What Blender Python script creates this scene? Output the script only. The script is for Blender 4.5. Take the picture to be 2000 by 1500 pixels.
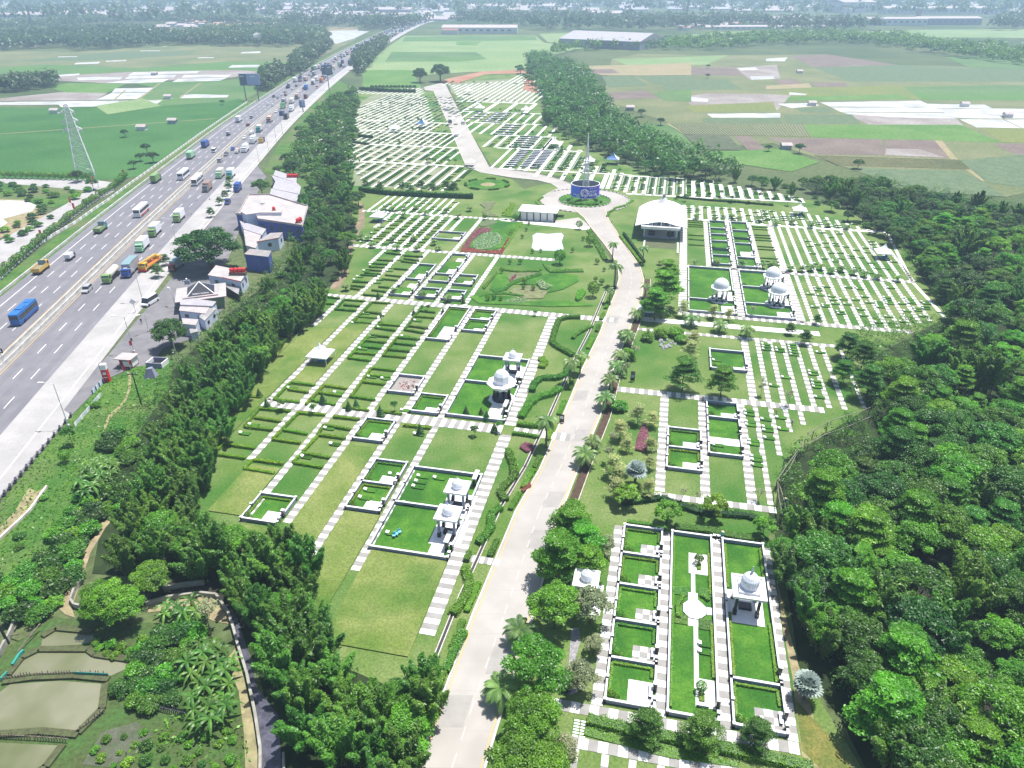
import bpy,bmesh,math,random
import numpy as np
from mathutils import Vector,Matrix
random.seed(7);RNG=np.random.default_rng(11)
C=bpy.context.scene.collection
for o in list(bpy.data.objects):bpy.data.objects.remove(o)
H=80.0;F=1400.0;YH=-40.0;HAZE_D=0.00028
PITCH=math.atan((750-YH)/F)
cam_d=bpy.data.cameras.new('camera');cam=bpy.data.objects.new('camera',cam_d);C.objects.link(cam)
cam.location=(0,0,H);cam.rotation_euler=(math.pi/2-PITCH,0,0)
cam_d.sensor_width=36.0;cam_d.lens=36.0*F/2000.0
cam_d.clip_start=0.5;cam_d.clip_end=30000
sc=bpy.context.scene;sc.camera=cam
SV=Vector((0.25,0.20,1.0)).normalized()
W=bpy.data.worlds.new('World');sc.world=W;W.use_nodes=True
nt=W.node_tree;nt.nodes.clear()
sky=nt.nodes.new('ShaderNodeTexSky');sky.sky_type='NISHITA';sky.sun_disc=False
sky.sun_elevation=math.asin(SV.z);sky.sun_rotation=math.atan2(SV.x,SV.y)
sky.air_density=1.0;sky.dust_density=1.5;sky.ozone_density=1.0
bg=nt.nodes.new('ShaderNodeBackground');bg.inputs[1].default_value=0.09
wo=nt.nodes.new('ShaderNodeOutputWorld');nt.links.new(sky.outputs[0],bg.inputs[0]);nt.links.new(bg.outputs[0],wo.inputs[0])
sd=bpy.data.lights.new('sun','SUN');sd.energy=5.0;sd.angle=math.radians(0.6);sd.color=(1.0,0.965,0.91)
so=bpy.data.objects.new('sun',sd);C.objects.link(so)
so.rotation_euler=SV.to_track_quat('Z','Y').to_euler();so.location=(200,200,400)
vs=sc.view_settings;vs.view_transform='Standard';vs.look='None';vs.gamma=1.0;vs.use_curve_mapping=False
vs.exposure=0.66
sc.render.engine='CYCLES';sc.cycles.max_bounces=5;sc.cycles.diffuse_bounces=3;sc.cycles.transmission_bounces=3
sc.cycles.volume_bounces=1;sc.cycles.transparent_max_bounces=4
def at(x,y,z=0.0):
 """ground-plan position of the thing seen at photograph pixel x, y when it is z metres up"""
 dx=(x-1000)/F;dy=-(y-750)/F
 Y=math.cos(PITCH)+dy*math.sin(PITCH);Z=-math.sin(PITCH)+dy*math.cos(PITCH)
 t=(H-z)/-Z
 return(dx*t,Y*t)
TH=math.radians(12.0);CT,ST=math.cos(TH),math.sin(TH)
def G(u,v):return(u*CT+v*ST,-u*ST+v*CT)
def UVf(p):return(p[0]*CT-p[1]*ST,p[0]*ST+p[1]*CT)
def atg(x,y,z=0.0):return UVf(at(x,y,z))
def inside(p,poly):
 x,y=p;c=False;n=len(poly);j=n-1
 for i in range(n):
  xi,yi=poly[i];xj,yj=poly[j]
  if(yi>y)!=(yj>y)and x<(xj-xi)*(y-yi)/(yj-yi)+xi:c=not c
  j=i
 return c
def tag(o,label=None,cat=None,group=None,kind=None):
 if label:o['label']=label
 if cat:o['category']=cat
 if group:o['group']=group
 if kind:o['kind']=kind
 return o
def link(name,me,parent=None,loc=None,rz=0.0):
 o=bpy.data.objects.new(name,me);C.objects.link(o)
 if parent:o.parent=parent
 if loc is not None:o.location=loc
 if rz:o.rotation_euler=(0,0,rz)
 return o
def thing(name,label,cat,loc=(0,0,0),rz=0.0,group=None):
 o=link(name,None,None,loc,rz);o.empty_display_size=0.5
 return tag(o,label,cat,group)
def dup(root,loc=None,rz=None,label=None,group=None):
 r=root.copy();C.objects.link(r)
 if loc is not None:r.location=loc
 if rz is not None:r.rotation_euler=(0,0,rz)
 if label:r['label']=label
 if group:r['group']=group
 for ch in root.children:
  c=ch.copy();C.objects.link(c);c.parent=r
  for g2 in ch.children:
   d=g2.copy();C.objects.link(d);d.parent=c
 return r
class MB:
 """collects simple shapes and turns them into one mesh"""
 def __init__(s):s.v=[];s.f=[];s.m=[]
 def add(s,vs,fs,m=0):
  b=len(s.v);s.v+=[tuple(p)for p in vs];s.f+=[tuple(i+b for i in f)for f in fs];s.m+=[m]*len(fs);return s
 def box(s,x0,y0,z0,x1,y1,z1,m=0,bottom=False):
  v=[(x0,y0,z0),(x1,y0,z0),(x1,y1,z0),(x0,y1,z0),(x0,y0,z1),(x1,y0,z1),(x1,y1,z1),(x0,y1,z1)]
  f=[(4,5,6,7),(0,1,5,4),(1,2,6,5),(2,3,7,6),(3,0,4,7)]
  if bottom:f.append((3,2,1,0))
  return s.add(v,f,m)
 def prism(s,poly,z0,z1,m=0,top=True,bottom=False,mt=None):
  n=len(poly);a=sum(poly[i][0]*poly[(i+1)%n][1]-poly[(i+1)%n][0]*poly[i][1]for i in range(n))
  if a<0:poly=poly[::-1]
  v=[(p[0],p[1],z0)for p in poly]+[(p[0],p[1],z1)for p in poly]
  s.add(v,[(i,(i+1)%n,(i+1)%n+n,i+n)for i in range(n)],m)
  if top:s.add([(p[0],p[1],z1)for p in poly],[tuple(range(n))],m if mt is None else mt)
  if bottom:s.add([(p[0],p[1],z0)for p in poly],[tuple(range(n))[::-1]],m)
  return s
 def bar(s,a,b,r=0.05,m=0,r2=None,n=4):
  a=Vector(a);b=Vector(b);d=(b-a)
  if d.length<1e-6:return s
  q=d.to_track_quat('Z','Y').to_matrix();r2=r if r2 is None else r2;v=[]
  for c,rr in((a,r),(b,r2)):
   for i in range(n):
    t=2*math.pi*(i+0.5)/n;v.append(c+q@Vector((math.cos(t)*rr,math.sin(t)*rr,0)))
  f=[(i,(i+1)%n,(i+1)%n+n,i+n)for i in range(n)]+[tuple(range(n,2*n)),tuple(range(n))[::-1]]
  return s.add(v,f,m)
 def lathe(s,prof,n=12,m=0,c=(0,0),ph=0.0,ribs=0.0,cap=True):
  b=len(s.v)
  for r,z in prof:
   for i in range(n):
    t=2*math.pi*i/n+ph;rr=r*(1-(ribs if i%2 else 0))
    s.v.append((c[0]+rr*math.cos(t),c[1]+rr*math.sin(t),z))
  for k in range(len(prof)-1):
   for i in range(n):
    j=(i+1)%n;s.f.append((b+k*n+i,b+k*n+j,b+(k+1)*n+j,b+(k+1)*n+i));s.m.append(m)
  if cap and prof[-1][0]>0.02:s.f.append(tuple(b+(len(prof)-1)*n+i for i in range(n)));s.m.append(m)
  return s
 def rot(s,rz,ox=0,oy=0,oz=0):
  c,sn=math.cos(rz),math.sin(rz);s.v=[(x*c-y*sn+ox,x*sn+y*c+oy,z+oz)for x,y,z in s.v];return s
 def mesh(s,name,mats,smooth=False):
  me=bpy.data.meshes.new(name);me.from_pydata(s.v,[],s.f)
  for m in(mats if isinstance(mats,(list,tuple))else[mats]):me.materials.append(m)
  if any(s.m):me.polygons.foreach_set('material_index',s.m)
  if smooth:me.polygons.foreach_set('use_smooth',[True]*len(s.f))
  me.update();return me
 def build(s,name,mats,parent=None,smooth=False,loc=None,rz=0.0):return link(name,s.mesh(name,mats,smooth),parent,loc,rz)
def np_mesh(name,V,Fq,mats,attr=None,midx=None):
 """V (n,3), Fq (m,4) quads"""
 me=bpy.data.meshes.new(name);n=len(V);m=len(Fq);k=Fq.shape[1]
 me.vertices.add(n);me.vertices.foreach_set('co',np.ascontiguousarray(V,dtype=np.float32).ravel())
 me.loops.add(m*k);me.loops.foreach_set('vertex_index',np.ascontiguousarray(Fq,dtype=np.int32).ravel())
 me.polygons.add(m);me.polygons.foreach_set('loop_start',np.arange(0,m*k,k,dtype=np.int32))
 for mt in mats:me.materials.append(mt)
 if midx is not None:me.polygons.foreach_set('material_index',np.asarray(midx,dtype=np.int32))
 if attr is not None:
  a=me.attributes.new('tone','FLOAT','FACE');a.data.foreach_set('value',np.asarray(attr,dtype=np.float32))
 me.update(calc_edges=True);return me
MATS={}
def mat(name,col,rough=0.8,col2=None,scale=1.0,bump=0.0,metal=0.0,spec=0.3,kind='noise',amt=1.0,col3=None,scale3=0.02,coords='Object',fine=0.0,famp=0.28):
 if name in MATS:return MATS[name]
 q_=lambda c:c if c is None else tuple(v*(.82 if v<.5 else 1)for v in c)
 col,col2,col3=q_(col),q_(col2),q_(col3)
 m=bpy.data.materials.new(name);m.use_nodes=True;t=m.node_tree;p=t.nodes['Principled BSDF']
 p.inputs['Roughness'].default_value=rough;p.inputs['Metallic'].default_value=metal
 p.inputs['Specular IOR Level'].default_value=spec
 p.inputs['Base Color'].default_value=(*col,1);m.diffuse_color=(*col,1)
 if col2 is not None:
  if coords=='World':
   g=t.nodes.new('ShaderNodeNewGeometry');src=g.outputs['Position']
  else:
   g=t.nodes.new('ShaderNodeTexCoord');src=g.outputs['Object']
  def noise(sc_,det=4,rough_=0.6):
   n=t.nodes.new('ShaderNodeTexNoise');n.inputs['Scale'].default_value=sc_;n.inputs['Detail'].default_value=det
   n.inputs['Roughness'].default_value=rough_;t.links.new(src,n.inputs['Vector']);return n
  def ramp(n,lo,hi):
   r=t.nodes.new('ShaderNodeMapRange');r.inputs[1].default_value=lo;r.inputs[2].default_value=hi;t.links.new(n,r.inputs[0]);return r.outputs[0]
  n1=noise(scale);mx=t.nodes.new('ShaderNodeMix');mx.data_type='RGBA'
  mx.inputs[6].default_value=(*col,1);mx.inputs[7].default_value=(*col2,1);t.links.new(ramp(n1.outputs[0],0.38,0.64),mx.inputs[0])
  out=mx.outputs[2]
  if col3 is not None:
   n3=noise(scale3,3);m3=t.nodes.new('ShaderNodeMix');m3.data_type='RGBA'
   t.links.new(out,m3.inputs[6]);m3.inputs[7].default_value=(*col3,1);t.links.new(ramp(n3.outputs[0],0.47,0.63),m3.inputs[0]);out=m3.outputs[2]
  if fine:
   n4=noise(fine,2,0.7);hv=t.nodes.new('ShaderNodeHueSaturation');t.links.new(out,hv.inputs['Color'])
   r4=t.nodes.new('ShaderNodeMapRange');r4.inputs[1].default_value=0.3;r4.inputs[2].default_value=0.7;r4.inputs[3].default_value=1-famp;r4.inputs[4].default_value=1+famp
   t.links.new(n4.outputs[0],r4.inputs[0]);t.links.new(r4.outputs[0],hv.inputs['Value']);out=hv.outputs[0]
  t.links.new(out,p.inputs['Base Color'])
  if bump:
   nb=noise(fine or scale*6,3);b=t.nodes.new('ShaderNodeBump');b.inputs['Strength'].default_value=bump;b.inputs['Distance'].default_value=0.05
   t.links.new(nb.outputs[0],b.inputs['Height']);t.links.new(b.outputs[0],p.inputs['Normal'])
 MATS[name]=m;return m
def leafmat(name,col,col2,var=0.35,trans=0.5):
 k_=1.0 if col2[1]>.3 else 1.35;col=(col[0]*1.4*k_,col[1]*1.15*k_,col[2]*.9*k_);col2=(min(.6,col2[0]*1.5*k_),min(.65,col2[1]*1.25*k_),col2[2]*k_)
 """foliage: tone varies per leaf cluster, per plant and rises to the crown top, where light is painted in"""
 if name in MATS:return MATS[name]
 m=bpy.data.materials.new(name);m.use_nodes=True;t=m.node_tree;t.nodes.clear()
 o=t.nodes.new('ShaderNodeOutputMaterial');d=t.nodes.new('ShaderNodeBsdfDiffuse');tr=t.nodes.new('ShaderNodeBsdfTranslucent');gl=t.nodes.new('ShaderNodeBsdfGlossy')
 mxs=t.nodes.new('ShaderNodeMixShader');mxs.inputs[0].default_value=trans;mx2=t.nodes.new('ShaderNodeMixShader');mx2.inputs[0].default_value=0.035
 gl.inputs['Roughness'].default_value=0.45
 at_=t.nodes.new('ShaderNodeAttribute');at_.attribute_name='tone';oi=t.nodes.new('ShaderNodeObjectInfo')
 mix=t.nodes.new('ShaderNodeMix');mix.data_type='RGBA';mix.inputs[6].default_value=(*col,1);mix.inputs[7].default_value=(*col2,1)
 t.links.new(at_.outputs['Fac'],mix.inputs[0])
 hs=t.nodes.new('ShaderNodeHueSaturation');t.links.new(mix.outputs[2],hs.inputs['Color'])
 mr=t.nodes.new('ShaderNodeMapRange');mr.inputs[3].default_value=1-var;mr.inputs[4].default_value=1+var;t.links.new(oi.outputs['Random'],mr.inputs[0]);t.links.new(mr.outputs[0],hs.inputs['Value'])
 ml=t.nodes.new('ShaderNodeMath');ml.operation='MULTIPLY';ml.inputs[1].default_value=7.31;t.links.new(oi.outputs['Random'],ml.inputs[0])
 fr=t.nodes.new('ShaderNodeMath');fr.operation='FRACT';t.links.new(ml.outputs[0],fr.inputs[0])
 mh=t.nodes.new('ShaderNodeMapRange');mh.inputs[3].default_value=0.475;mh.inputs[4].default_value=0.515;t.links.new(fr.outputs[0],mh.inputs[0]);t.links.new(mh.outputs[0],hs.inputs['Hue'])
 for s_ in(d,tr):t.links.new(hs.outputs[0],s_.inputs['Color'])
 t.links.new(d.outputs[0],mxs.inputs[1]);t.links.new(tr.outputs[0],mxs.inputs[2]);t.links.new(mxs.outputs[0],mx2.inputs[1]);t.links.new(gl.outputs[0],mx2.inputs[2]);t.links.new(mx2.outputs[0],o.inputs[0])
 m.diffuse_color=(*col,1);MATS[name]=m;return m
def flat(name,col,rough=0.6,metal=0.0,spec=0.4):return mat(name,col,rough,metal=metal,spec=spec)
L_BAM=leafmat('bamboo_leaf',(0.024,0.105,0.014),(0.085,0.25,0.032),0.25)
L_BRD=leafmat('broad_leaf',(0.014,0.075,0.010),(0.060,0.20,0.022),0.30)
L_DRK=leafmat('dark_leaf',(0.010,0.055,0.012),(0.036,0.135,0.020),0.30)
L_BRT=leafmat('bright_leaf',(0.030,0.13,0.010),(0.095,0.30,0.022),0.22)
L_LIM=leafmat('lime_leaf',(0.075,0.24,0.012),(0.17,0.44,0.03),0.18)
L_SIL=leafmat('silver_leaf',(0.13,0.21,0.13),(0.30,0.42,0.28),0.15)
L_PAL=leafmat('pale_leaf',(0.22,0.36,0.14),(0.42,0.56,0.30),0.12)
L_BLU=leafmat('blue_grey_frond',(0.10,0.17,0.19),(0.22,0.33,0.38),0.1,0.2)
L_PLM=leafmat('palm_frond',(0.035,0.11,0.03),(0.14,0.27,0.10),0.22)
L_BAN=leafmat('banana_leaf',(0.025,0.10,0.02),(0.08,0.22,0.04),0.25)
L_HDG=leafmat('hedge_leaf',(0.020,0.085,0.008),(0.085,0.24,0.018),0.2,0.25)
L_LHG=leafmat('lime_hedge_leaf',(0.065,0.20,0.01),(0.17,0.36,0.02),0.15,0.3)
L_PNK=leafmat('magenta_bloom',(0.07,0.04,0.04),(0.26,0.09,0.22),0.15,0.2)
L_RED=leafmat('red_foliage',(0.10,0.035,0.03),(0.19,0.055,0.06),0.15,0.2)
L_WHT=leafmat('white_flower_leaf',(0.05,0.14,0.05),(0.45,0.55,0.42),0.1,0.2)
L_CON=leafmat('conifer_leaf',(0.015,0.06,0.02),(0.06,0.17,0.05),0.2,0.2)
BARK=mat('bark',(0.10,0.075,0.05),0.9,(0.17,0.14,0.10),2.0)
PBARK=mat('palm_bark',(0.13,0.11,0.085),0.9,(0.22,0.20,0.16),3.0)
CULM=mat('bamboo_culm',(0.14,0.22,0.05),0.6,(0.25,0.26,0.08),1.5)
def leaves(P,N,size,rng,asp=1.6,jit=0.6,tone=None,droop=0.0):
 """one bent quad per point; N leaf normals"""
 n=len(P);N=N+rng.normal(0,jit,(n,3));N/=np.linalg.norm(N,axis=1)[:,None]+1e-9
 R=rng.normal(0,1,(n,3));R[:,2]-=droop
 T=R-(R*N).sum(1)[:,None]*N;T/=np.linalg.norm(T,axis=1)[:,None]+1e-9
 B=np.cross(N,T);s=(size*rng.uniform(0.65,1.35,n))[:,None]
 a=P-T*s*asp*0.5;c=P+T*s*asp*0.5-N*s*0.15
 b=P+B*s*0.5;d=P-B*s*0.5
 V=np.stack([a,b,c,d],1).reshape(-1,3);Fq=np.arange(4*n).reshape(n,4)
 return V,Fq
def merge(parts):
 Vs,Fs,Ts,k=[],[],[],0
 for V,Fq,T in parts:Vs.append(V);Fs.append(Fq+k);Ts.append(T);k+=len(V)
 return np.concatenate(Vs),np.concatenate(Fs),np.concatenate(Ts)
def crown_mesh(name,m,seed,R=3.5,Hh=4.0,zc=5.0,nclump=26,per=220,ls=0.28,cr=1.1,shape='round',asp=1.5):
 rng=np.random.default_rng(seed);parts=[]
 for k in range(nclump):
  if shape=='tier':
   lay=k%5;fr=1-0.17*lay;ang=rng.uniform(0,6.283);rr=R*fr*math.sqrt(rng.uniform(0.05,1.0))
   c=np.array([rr*math.cos(ang),rr*math.sin(ang),zc-Hh*0.5+Hh*lay/4.4+rr/R*0.5]);sc=np.array([cr*1.25,cr*1.25,cr*0.22])
  else:
   d=rng.normal(0,1,3);d/=np.linalg.norm(d);d[2]=abs(d[2])*1.0-0.38
   q=rng.uniform(0.62,1.0);c=np.array([d[0]*R*q,d[1]*R*q,zc+d[2]*Hh*0.55*q]);s=cr*rng.uniform(0.7,1.25);sc=np.array([s,s,s*0.72])
  n=int(per*rng.uniform(0.7,1.2));dd=rng.normal(0,1,(n,3));dd/=np.linalg.norm(dd,axis=1)[:,None];dd[:,2]=np.where(dd[:,2]<-0.25,-dd[:,2],dd[:,2])
  rad=rng.uniform(0.55,1.08,(n,1));P=c+dd*rad*sc;N=dd*0.7+np.array([0,0,0.75])
  V,Fq=leaves(P,N,ls,rng,asp);t0=rng.uniform(0.1,0.75)
  parts.append((V,Fq,np.clip(t0+rng.normal(0,0.16,n)+0.15*dd[:,2],0,1)))  # upward leaves get a lighter tone: top light put into the colour
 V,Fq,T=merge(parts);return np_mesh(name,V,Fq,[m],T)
def trunk_mesh(name,h,r,spread,seed,m=BARK,nb=6,zb=0.4):
 rng=random.Random(seed);b=MB();pts=[Vector((0,0,0)),Vector((rng.uniform(-.2,.2),rng.uniform(-.2,.2),h*zb)),Vector((rng.uniform(-.3,.3),rng.uniform(-.3,.3),h*0.85))]
 b.bar(pts[0],pts[1],r,0,r*0.75,7);b.bar(pts[1],pts[2],r*0.75,0,r*0.3,6)
 for i in range(nb):
  a=6.283*(i+rng.random()*0.6)/nb;q=rng.uniform(0.0,0.6);s=pts[1].lerp(pts[2],q)
  e=Vector((math.cos(a)*spread,math.sin(a)*spread,s.z+spread*rng.uniform(0.4,0.8)));mid=s.lerp(e,0.5)+Vector((0,0,-0.15*spread))
  b.bar(s,mid,r*0.42,0,r*0.28,5);b.bar(mid,e,r*0.28,0,r*0.1,4)
 return b.mesh(name,m)
def bamboo_mesh(name,seed,n=11,h=9.0,sp=2.6,m=L_BAM,per=720,ls=0.17):
 rng=np.random.default_rng(seed);parts=[];cb=MB()
 for k in range(n):
  a=rng.uniform(0,6.283);out=sp*math.sqrt(rng.uniform(0.03,1));hh=h*rng.uniform(0.72,1.08)*(1-0.18*out/sp)
  b0=np.array([math.cos(a),math.sin(a),0])*out*0.35;tip=np.array([math.cos(a)*out*1.5,math.sin(a)*out*1.5,hh]);mid=np.array([math.cos(a)*out*0.7,math.sin(a)*out*0.7,hh*0.66])
  cb.bar(b0,mid,0.07,0,0.05,4);cb.bar(mid,tip,0.05,0,0.02,3)
  nn=int(per*rng.uniform(0.8,1.2));q=rng.beta(1.6,1.0,nn)[:,None];q=0.18+0.85*q
  P=(1-q)**2*b0+2*q*(1-q)*mid*1.15+q**2*tip
  w=0.95*np.sin(np.clip(q,0,1)**.8*3.0)**0.8*rng.uniform(.55,1.25,(nn,1))+0.06;dd=rng.normal(0,1,(nn,3));dd/=np.linalg.norm(dd,axis=1)[:,None]
  P=P+dd*w*rng.uniform(0.5,1.0,(nn,1))*np.array([0.9,0.9,0.75]);P[:,2]=np.maximum(P[:,2],0.3)
  V,Fq=leaves(P,dd*0.9+np.array([0,0,0.6]),ls,rng,3.0,0.4,droop=1.4);t0=rng.uniform(0.1,0.6)
  parts.append((V,Fq,np.clip(t0+rng.normal(0,.15,nn)+0.2*dd[:,2]+.3*(q[:,0]-.5),0,1)))  # tone climbs with height, painting sunlit tops into the plumes
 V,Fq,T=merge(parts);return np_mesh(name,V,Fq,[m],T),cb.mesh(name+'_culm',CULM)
def frond_mesh(name,m,seed,n=18,L=2.6,z=4.5,up=0.5,leaf=0.5,nl=13,lw=0.10,droop=1.0):
 rng=np.random.default_rng(seed);V,Fq,T=[],[],[]
 for k in range(n):
  a=6.283*k/n+rng.uniform(-.2,.2);e=up+rng.uniform(-0.45,0.45);d=np.array([math.cos(a),math.sin(a),0]);s=np.array([-math.sin(a),math.cos(a),0]);t0=rng.uniform(0.2,0.8);LL=L*rng.uniform(0.8,1.1)
  pr=None
  for i in range(nl+1):
   q=i/nl;p=np.array([0,0,z])+d*LL*q*(1-0.12*q)+np.array([0,0,LL*(e*q-droop*0.75*q*q)])
   if pr is not None:
    w=0.03;b=len(V);V+=[pr-s*w,pr+s*w,p+s*w,p-s*w];Fq.append([b,b+1,b+2,b+3]);T.append(t0)
    ll=leaf*math.sin(0.25+2.7*q);ax=(p-pr)/np.linalg.norm(p-pr)
    for sg in(-1,1):
     tip=p+s*sg*ll+ax*ll*0.5+np.array([0,0,-ll*0.45]);b=len(V)
     V+=[pr,p+ax*lw*0.2,tip+ax*lw*0.4,tip-ax*lw];Fq.append([b,b+1,b+2,b+3]);T.append(min(1,t0+rng.uniform(-.15,.2)))
   pr=p
 return np_mesh(name,np.array(V),np.array(Fq),[m],T)
def fan_mesh(name,m,seed,n=20,z=2.6,R=1.6,fr=1.1):
 rng=np.random.default_rng(seed);V,Fq,T=[],[],[]
 for k in range(n):
  d=rng.normal(0,1,3);d[2]=abs(d[2])*0.9+0.05;d/=np.linalg.norm(d);c=np.array([0,0,z])+d*R*rng.uniform(.2,1.1);s=np.cross(d,[0,0,1.0]);s/=np.linalg.norm(s)+1e-6;upv=np.cross(s,d);t0=rng.uniform(.3,.9)
  b=len(V);w=0.03;V+=[np.array([0,0,z])-s*w,np.array([0,0,z])+s*w,c+s*w,c-s*w];Fq.append([b,b+1,b+2,b+3]);T.append(0.2)
  for i in range(9):
   a0=-1.9+3.8*i/9;a1=a0+0.36;ex=d*0.75+upv*-0.25
   p0=c;q0=c+(ex*math.cos(a0)+s*math.sin(a0))*fr*0.75;q1=c+(ex*math.cos(a1)+s*math.sin(a1))*fr*0.75;q2=c+(ex*math.cos(a0+.18)+s*math.sin(a0+.18))*fr*1.05-np.array([0,0,0.12])
   b=len(V);V+=[p0,q0,q2,q1];Fq.append([b,b+1,b+2,b+3]);T.append(min(1,t0+0.2*(i%2)-0.1))
 return np_mesh(name,np.array(V),np.array(Fq),[m],T)
def banana_mesh(name,seed,n=8,z=2.2,L=2.3):
 rng=np.random.default_rng(seed);V,Fq,T=[],[],[]
 for k in range(n):
  a=6.283*k/n+rng.uniform(-.3,.3);e=rng.uniform(0.5,1.3);d=np.array([math.cos(a),math.sin(a),0]);s=np.array([-math.sin(a),math.cos(a),0]);t0=rng.uniform(.2,.9);pr=None
  for i in range(8):
   q=i/7;p=np.array([0,0,z])+d*L*q+np.array([0,0,L*(e*q-1.15*q*q)]);w=0.24*math.sin(0.1+2.95*q)+0.02
   if pr is not None:
    for sg in(-1,1):
     b=len(V);V+=[pr,p,p+s*sg*w-np.array([0,0,w*.5]),pr+s*sg*pw-np.array([0,0,pw*.5])];Fq.append([b,b+1,b+2,b+3]);T.append(min(1,max(0,t0+0.12*sg)))
   pr=p;pw=w
 return np_mesh(name,np.array(V),np.array(Fq),[L_BAN],T)
def cone_tree_mesh(name,m,seed,R=0.9,h=2.6,n=900,z0=0.3,ls=0.14):
 rng=np.random.default_rng(seed);q=1-np.sqrt(rng.uniform(0,1,n));lay=np.round(q*6)/6;q=0.65*lay+0.35*q;a=rng.uniform(0,6.283,n);r=R*(1-q)*rng.uniform(0.4,1.05,n)
 P=np.stack([r*np.cos(a),r*np.sin(a),z0+(h-z0)*q],1);N=np.stack([np.cos(a)*.6,np.sin(a)*.6,np.ones(n)],1)
 V,Fq=leaves(P,N,ls,rng,2.2);return np_mesh(name,V,Fq,[m],np.clip(rng.normal(.5,.2,n),0,1))
def ball_mesh(name,m,seed,R=0.5,z=0.6,n=420,ls=0.12,sq=1.0):
 rng=np.random.default_rng(seed);d=rng.normal(0,1,(n,3));d/=np.linalg.norm(d,axis=1)[:,None];P=d*R*rng.uniform(0.88,1.05,(n,1))*np.array([1,1,sq])+np.array([0,0,z])
 V,Fq=leaves(P,d,ls,rng,1.2,.35);return np_mesh(name,V,Fq,[m],np.clip(rng.normal(.45,.2,n),0,1))
def bare_mesh(name,seed,h=3.5,m=None,leaf=L_SIL,n=260):
 rng=random.Random(seed);b=MB();tips=[]
 def rec(p,d,L,r,k):
  e=p+d*L;b.bar(p,e,r,0,r*.6,3)
  if k==0:tips.append(e);return
  for i in range(3):
   nd=(d+Vector((rng.uniform(-.8,.8),rng.uniform(-.8,.8),rng.uniform(-.1,.5)))).normalized();rec(e,nd,L*.68,r*.6,k-1)
 rec(Vector((0,0,0)),Vector((0,0,1)),h*.36,.07,4)
 tm=b.mesh(name+'_branches',mat('pale_bark',(0.30,0.27,0.24),.9));rg=np.random.default_rng(seed)
 idx=rg.integers(0,len(tips),n);P=np.array([tips[i]for i in idx])+rg.normal(0,.16,(n,3));V,Fq=leaves(P,np.tile([0,0,1.0],(n,1)),.17,rg,1.6)
 return np_mesh(name,V,Fq,[leaf],rg.uniform(0,1,n)),tm
VAR={}
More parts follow.
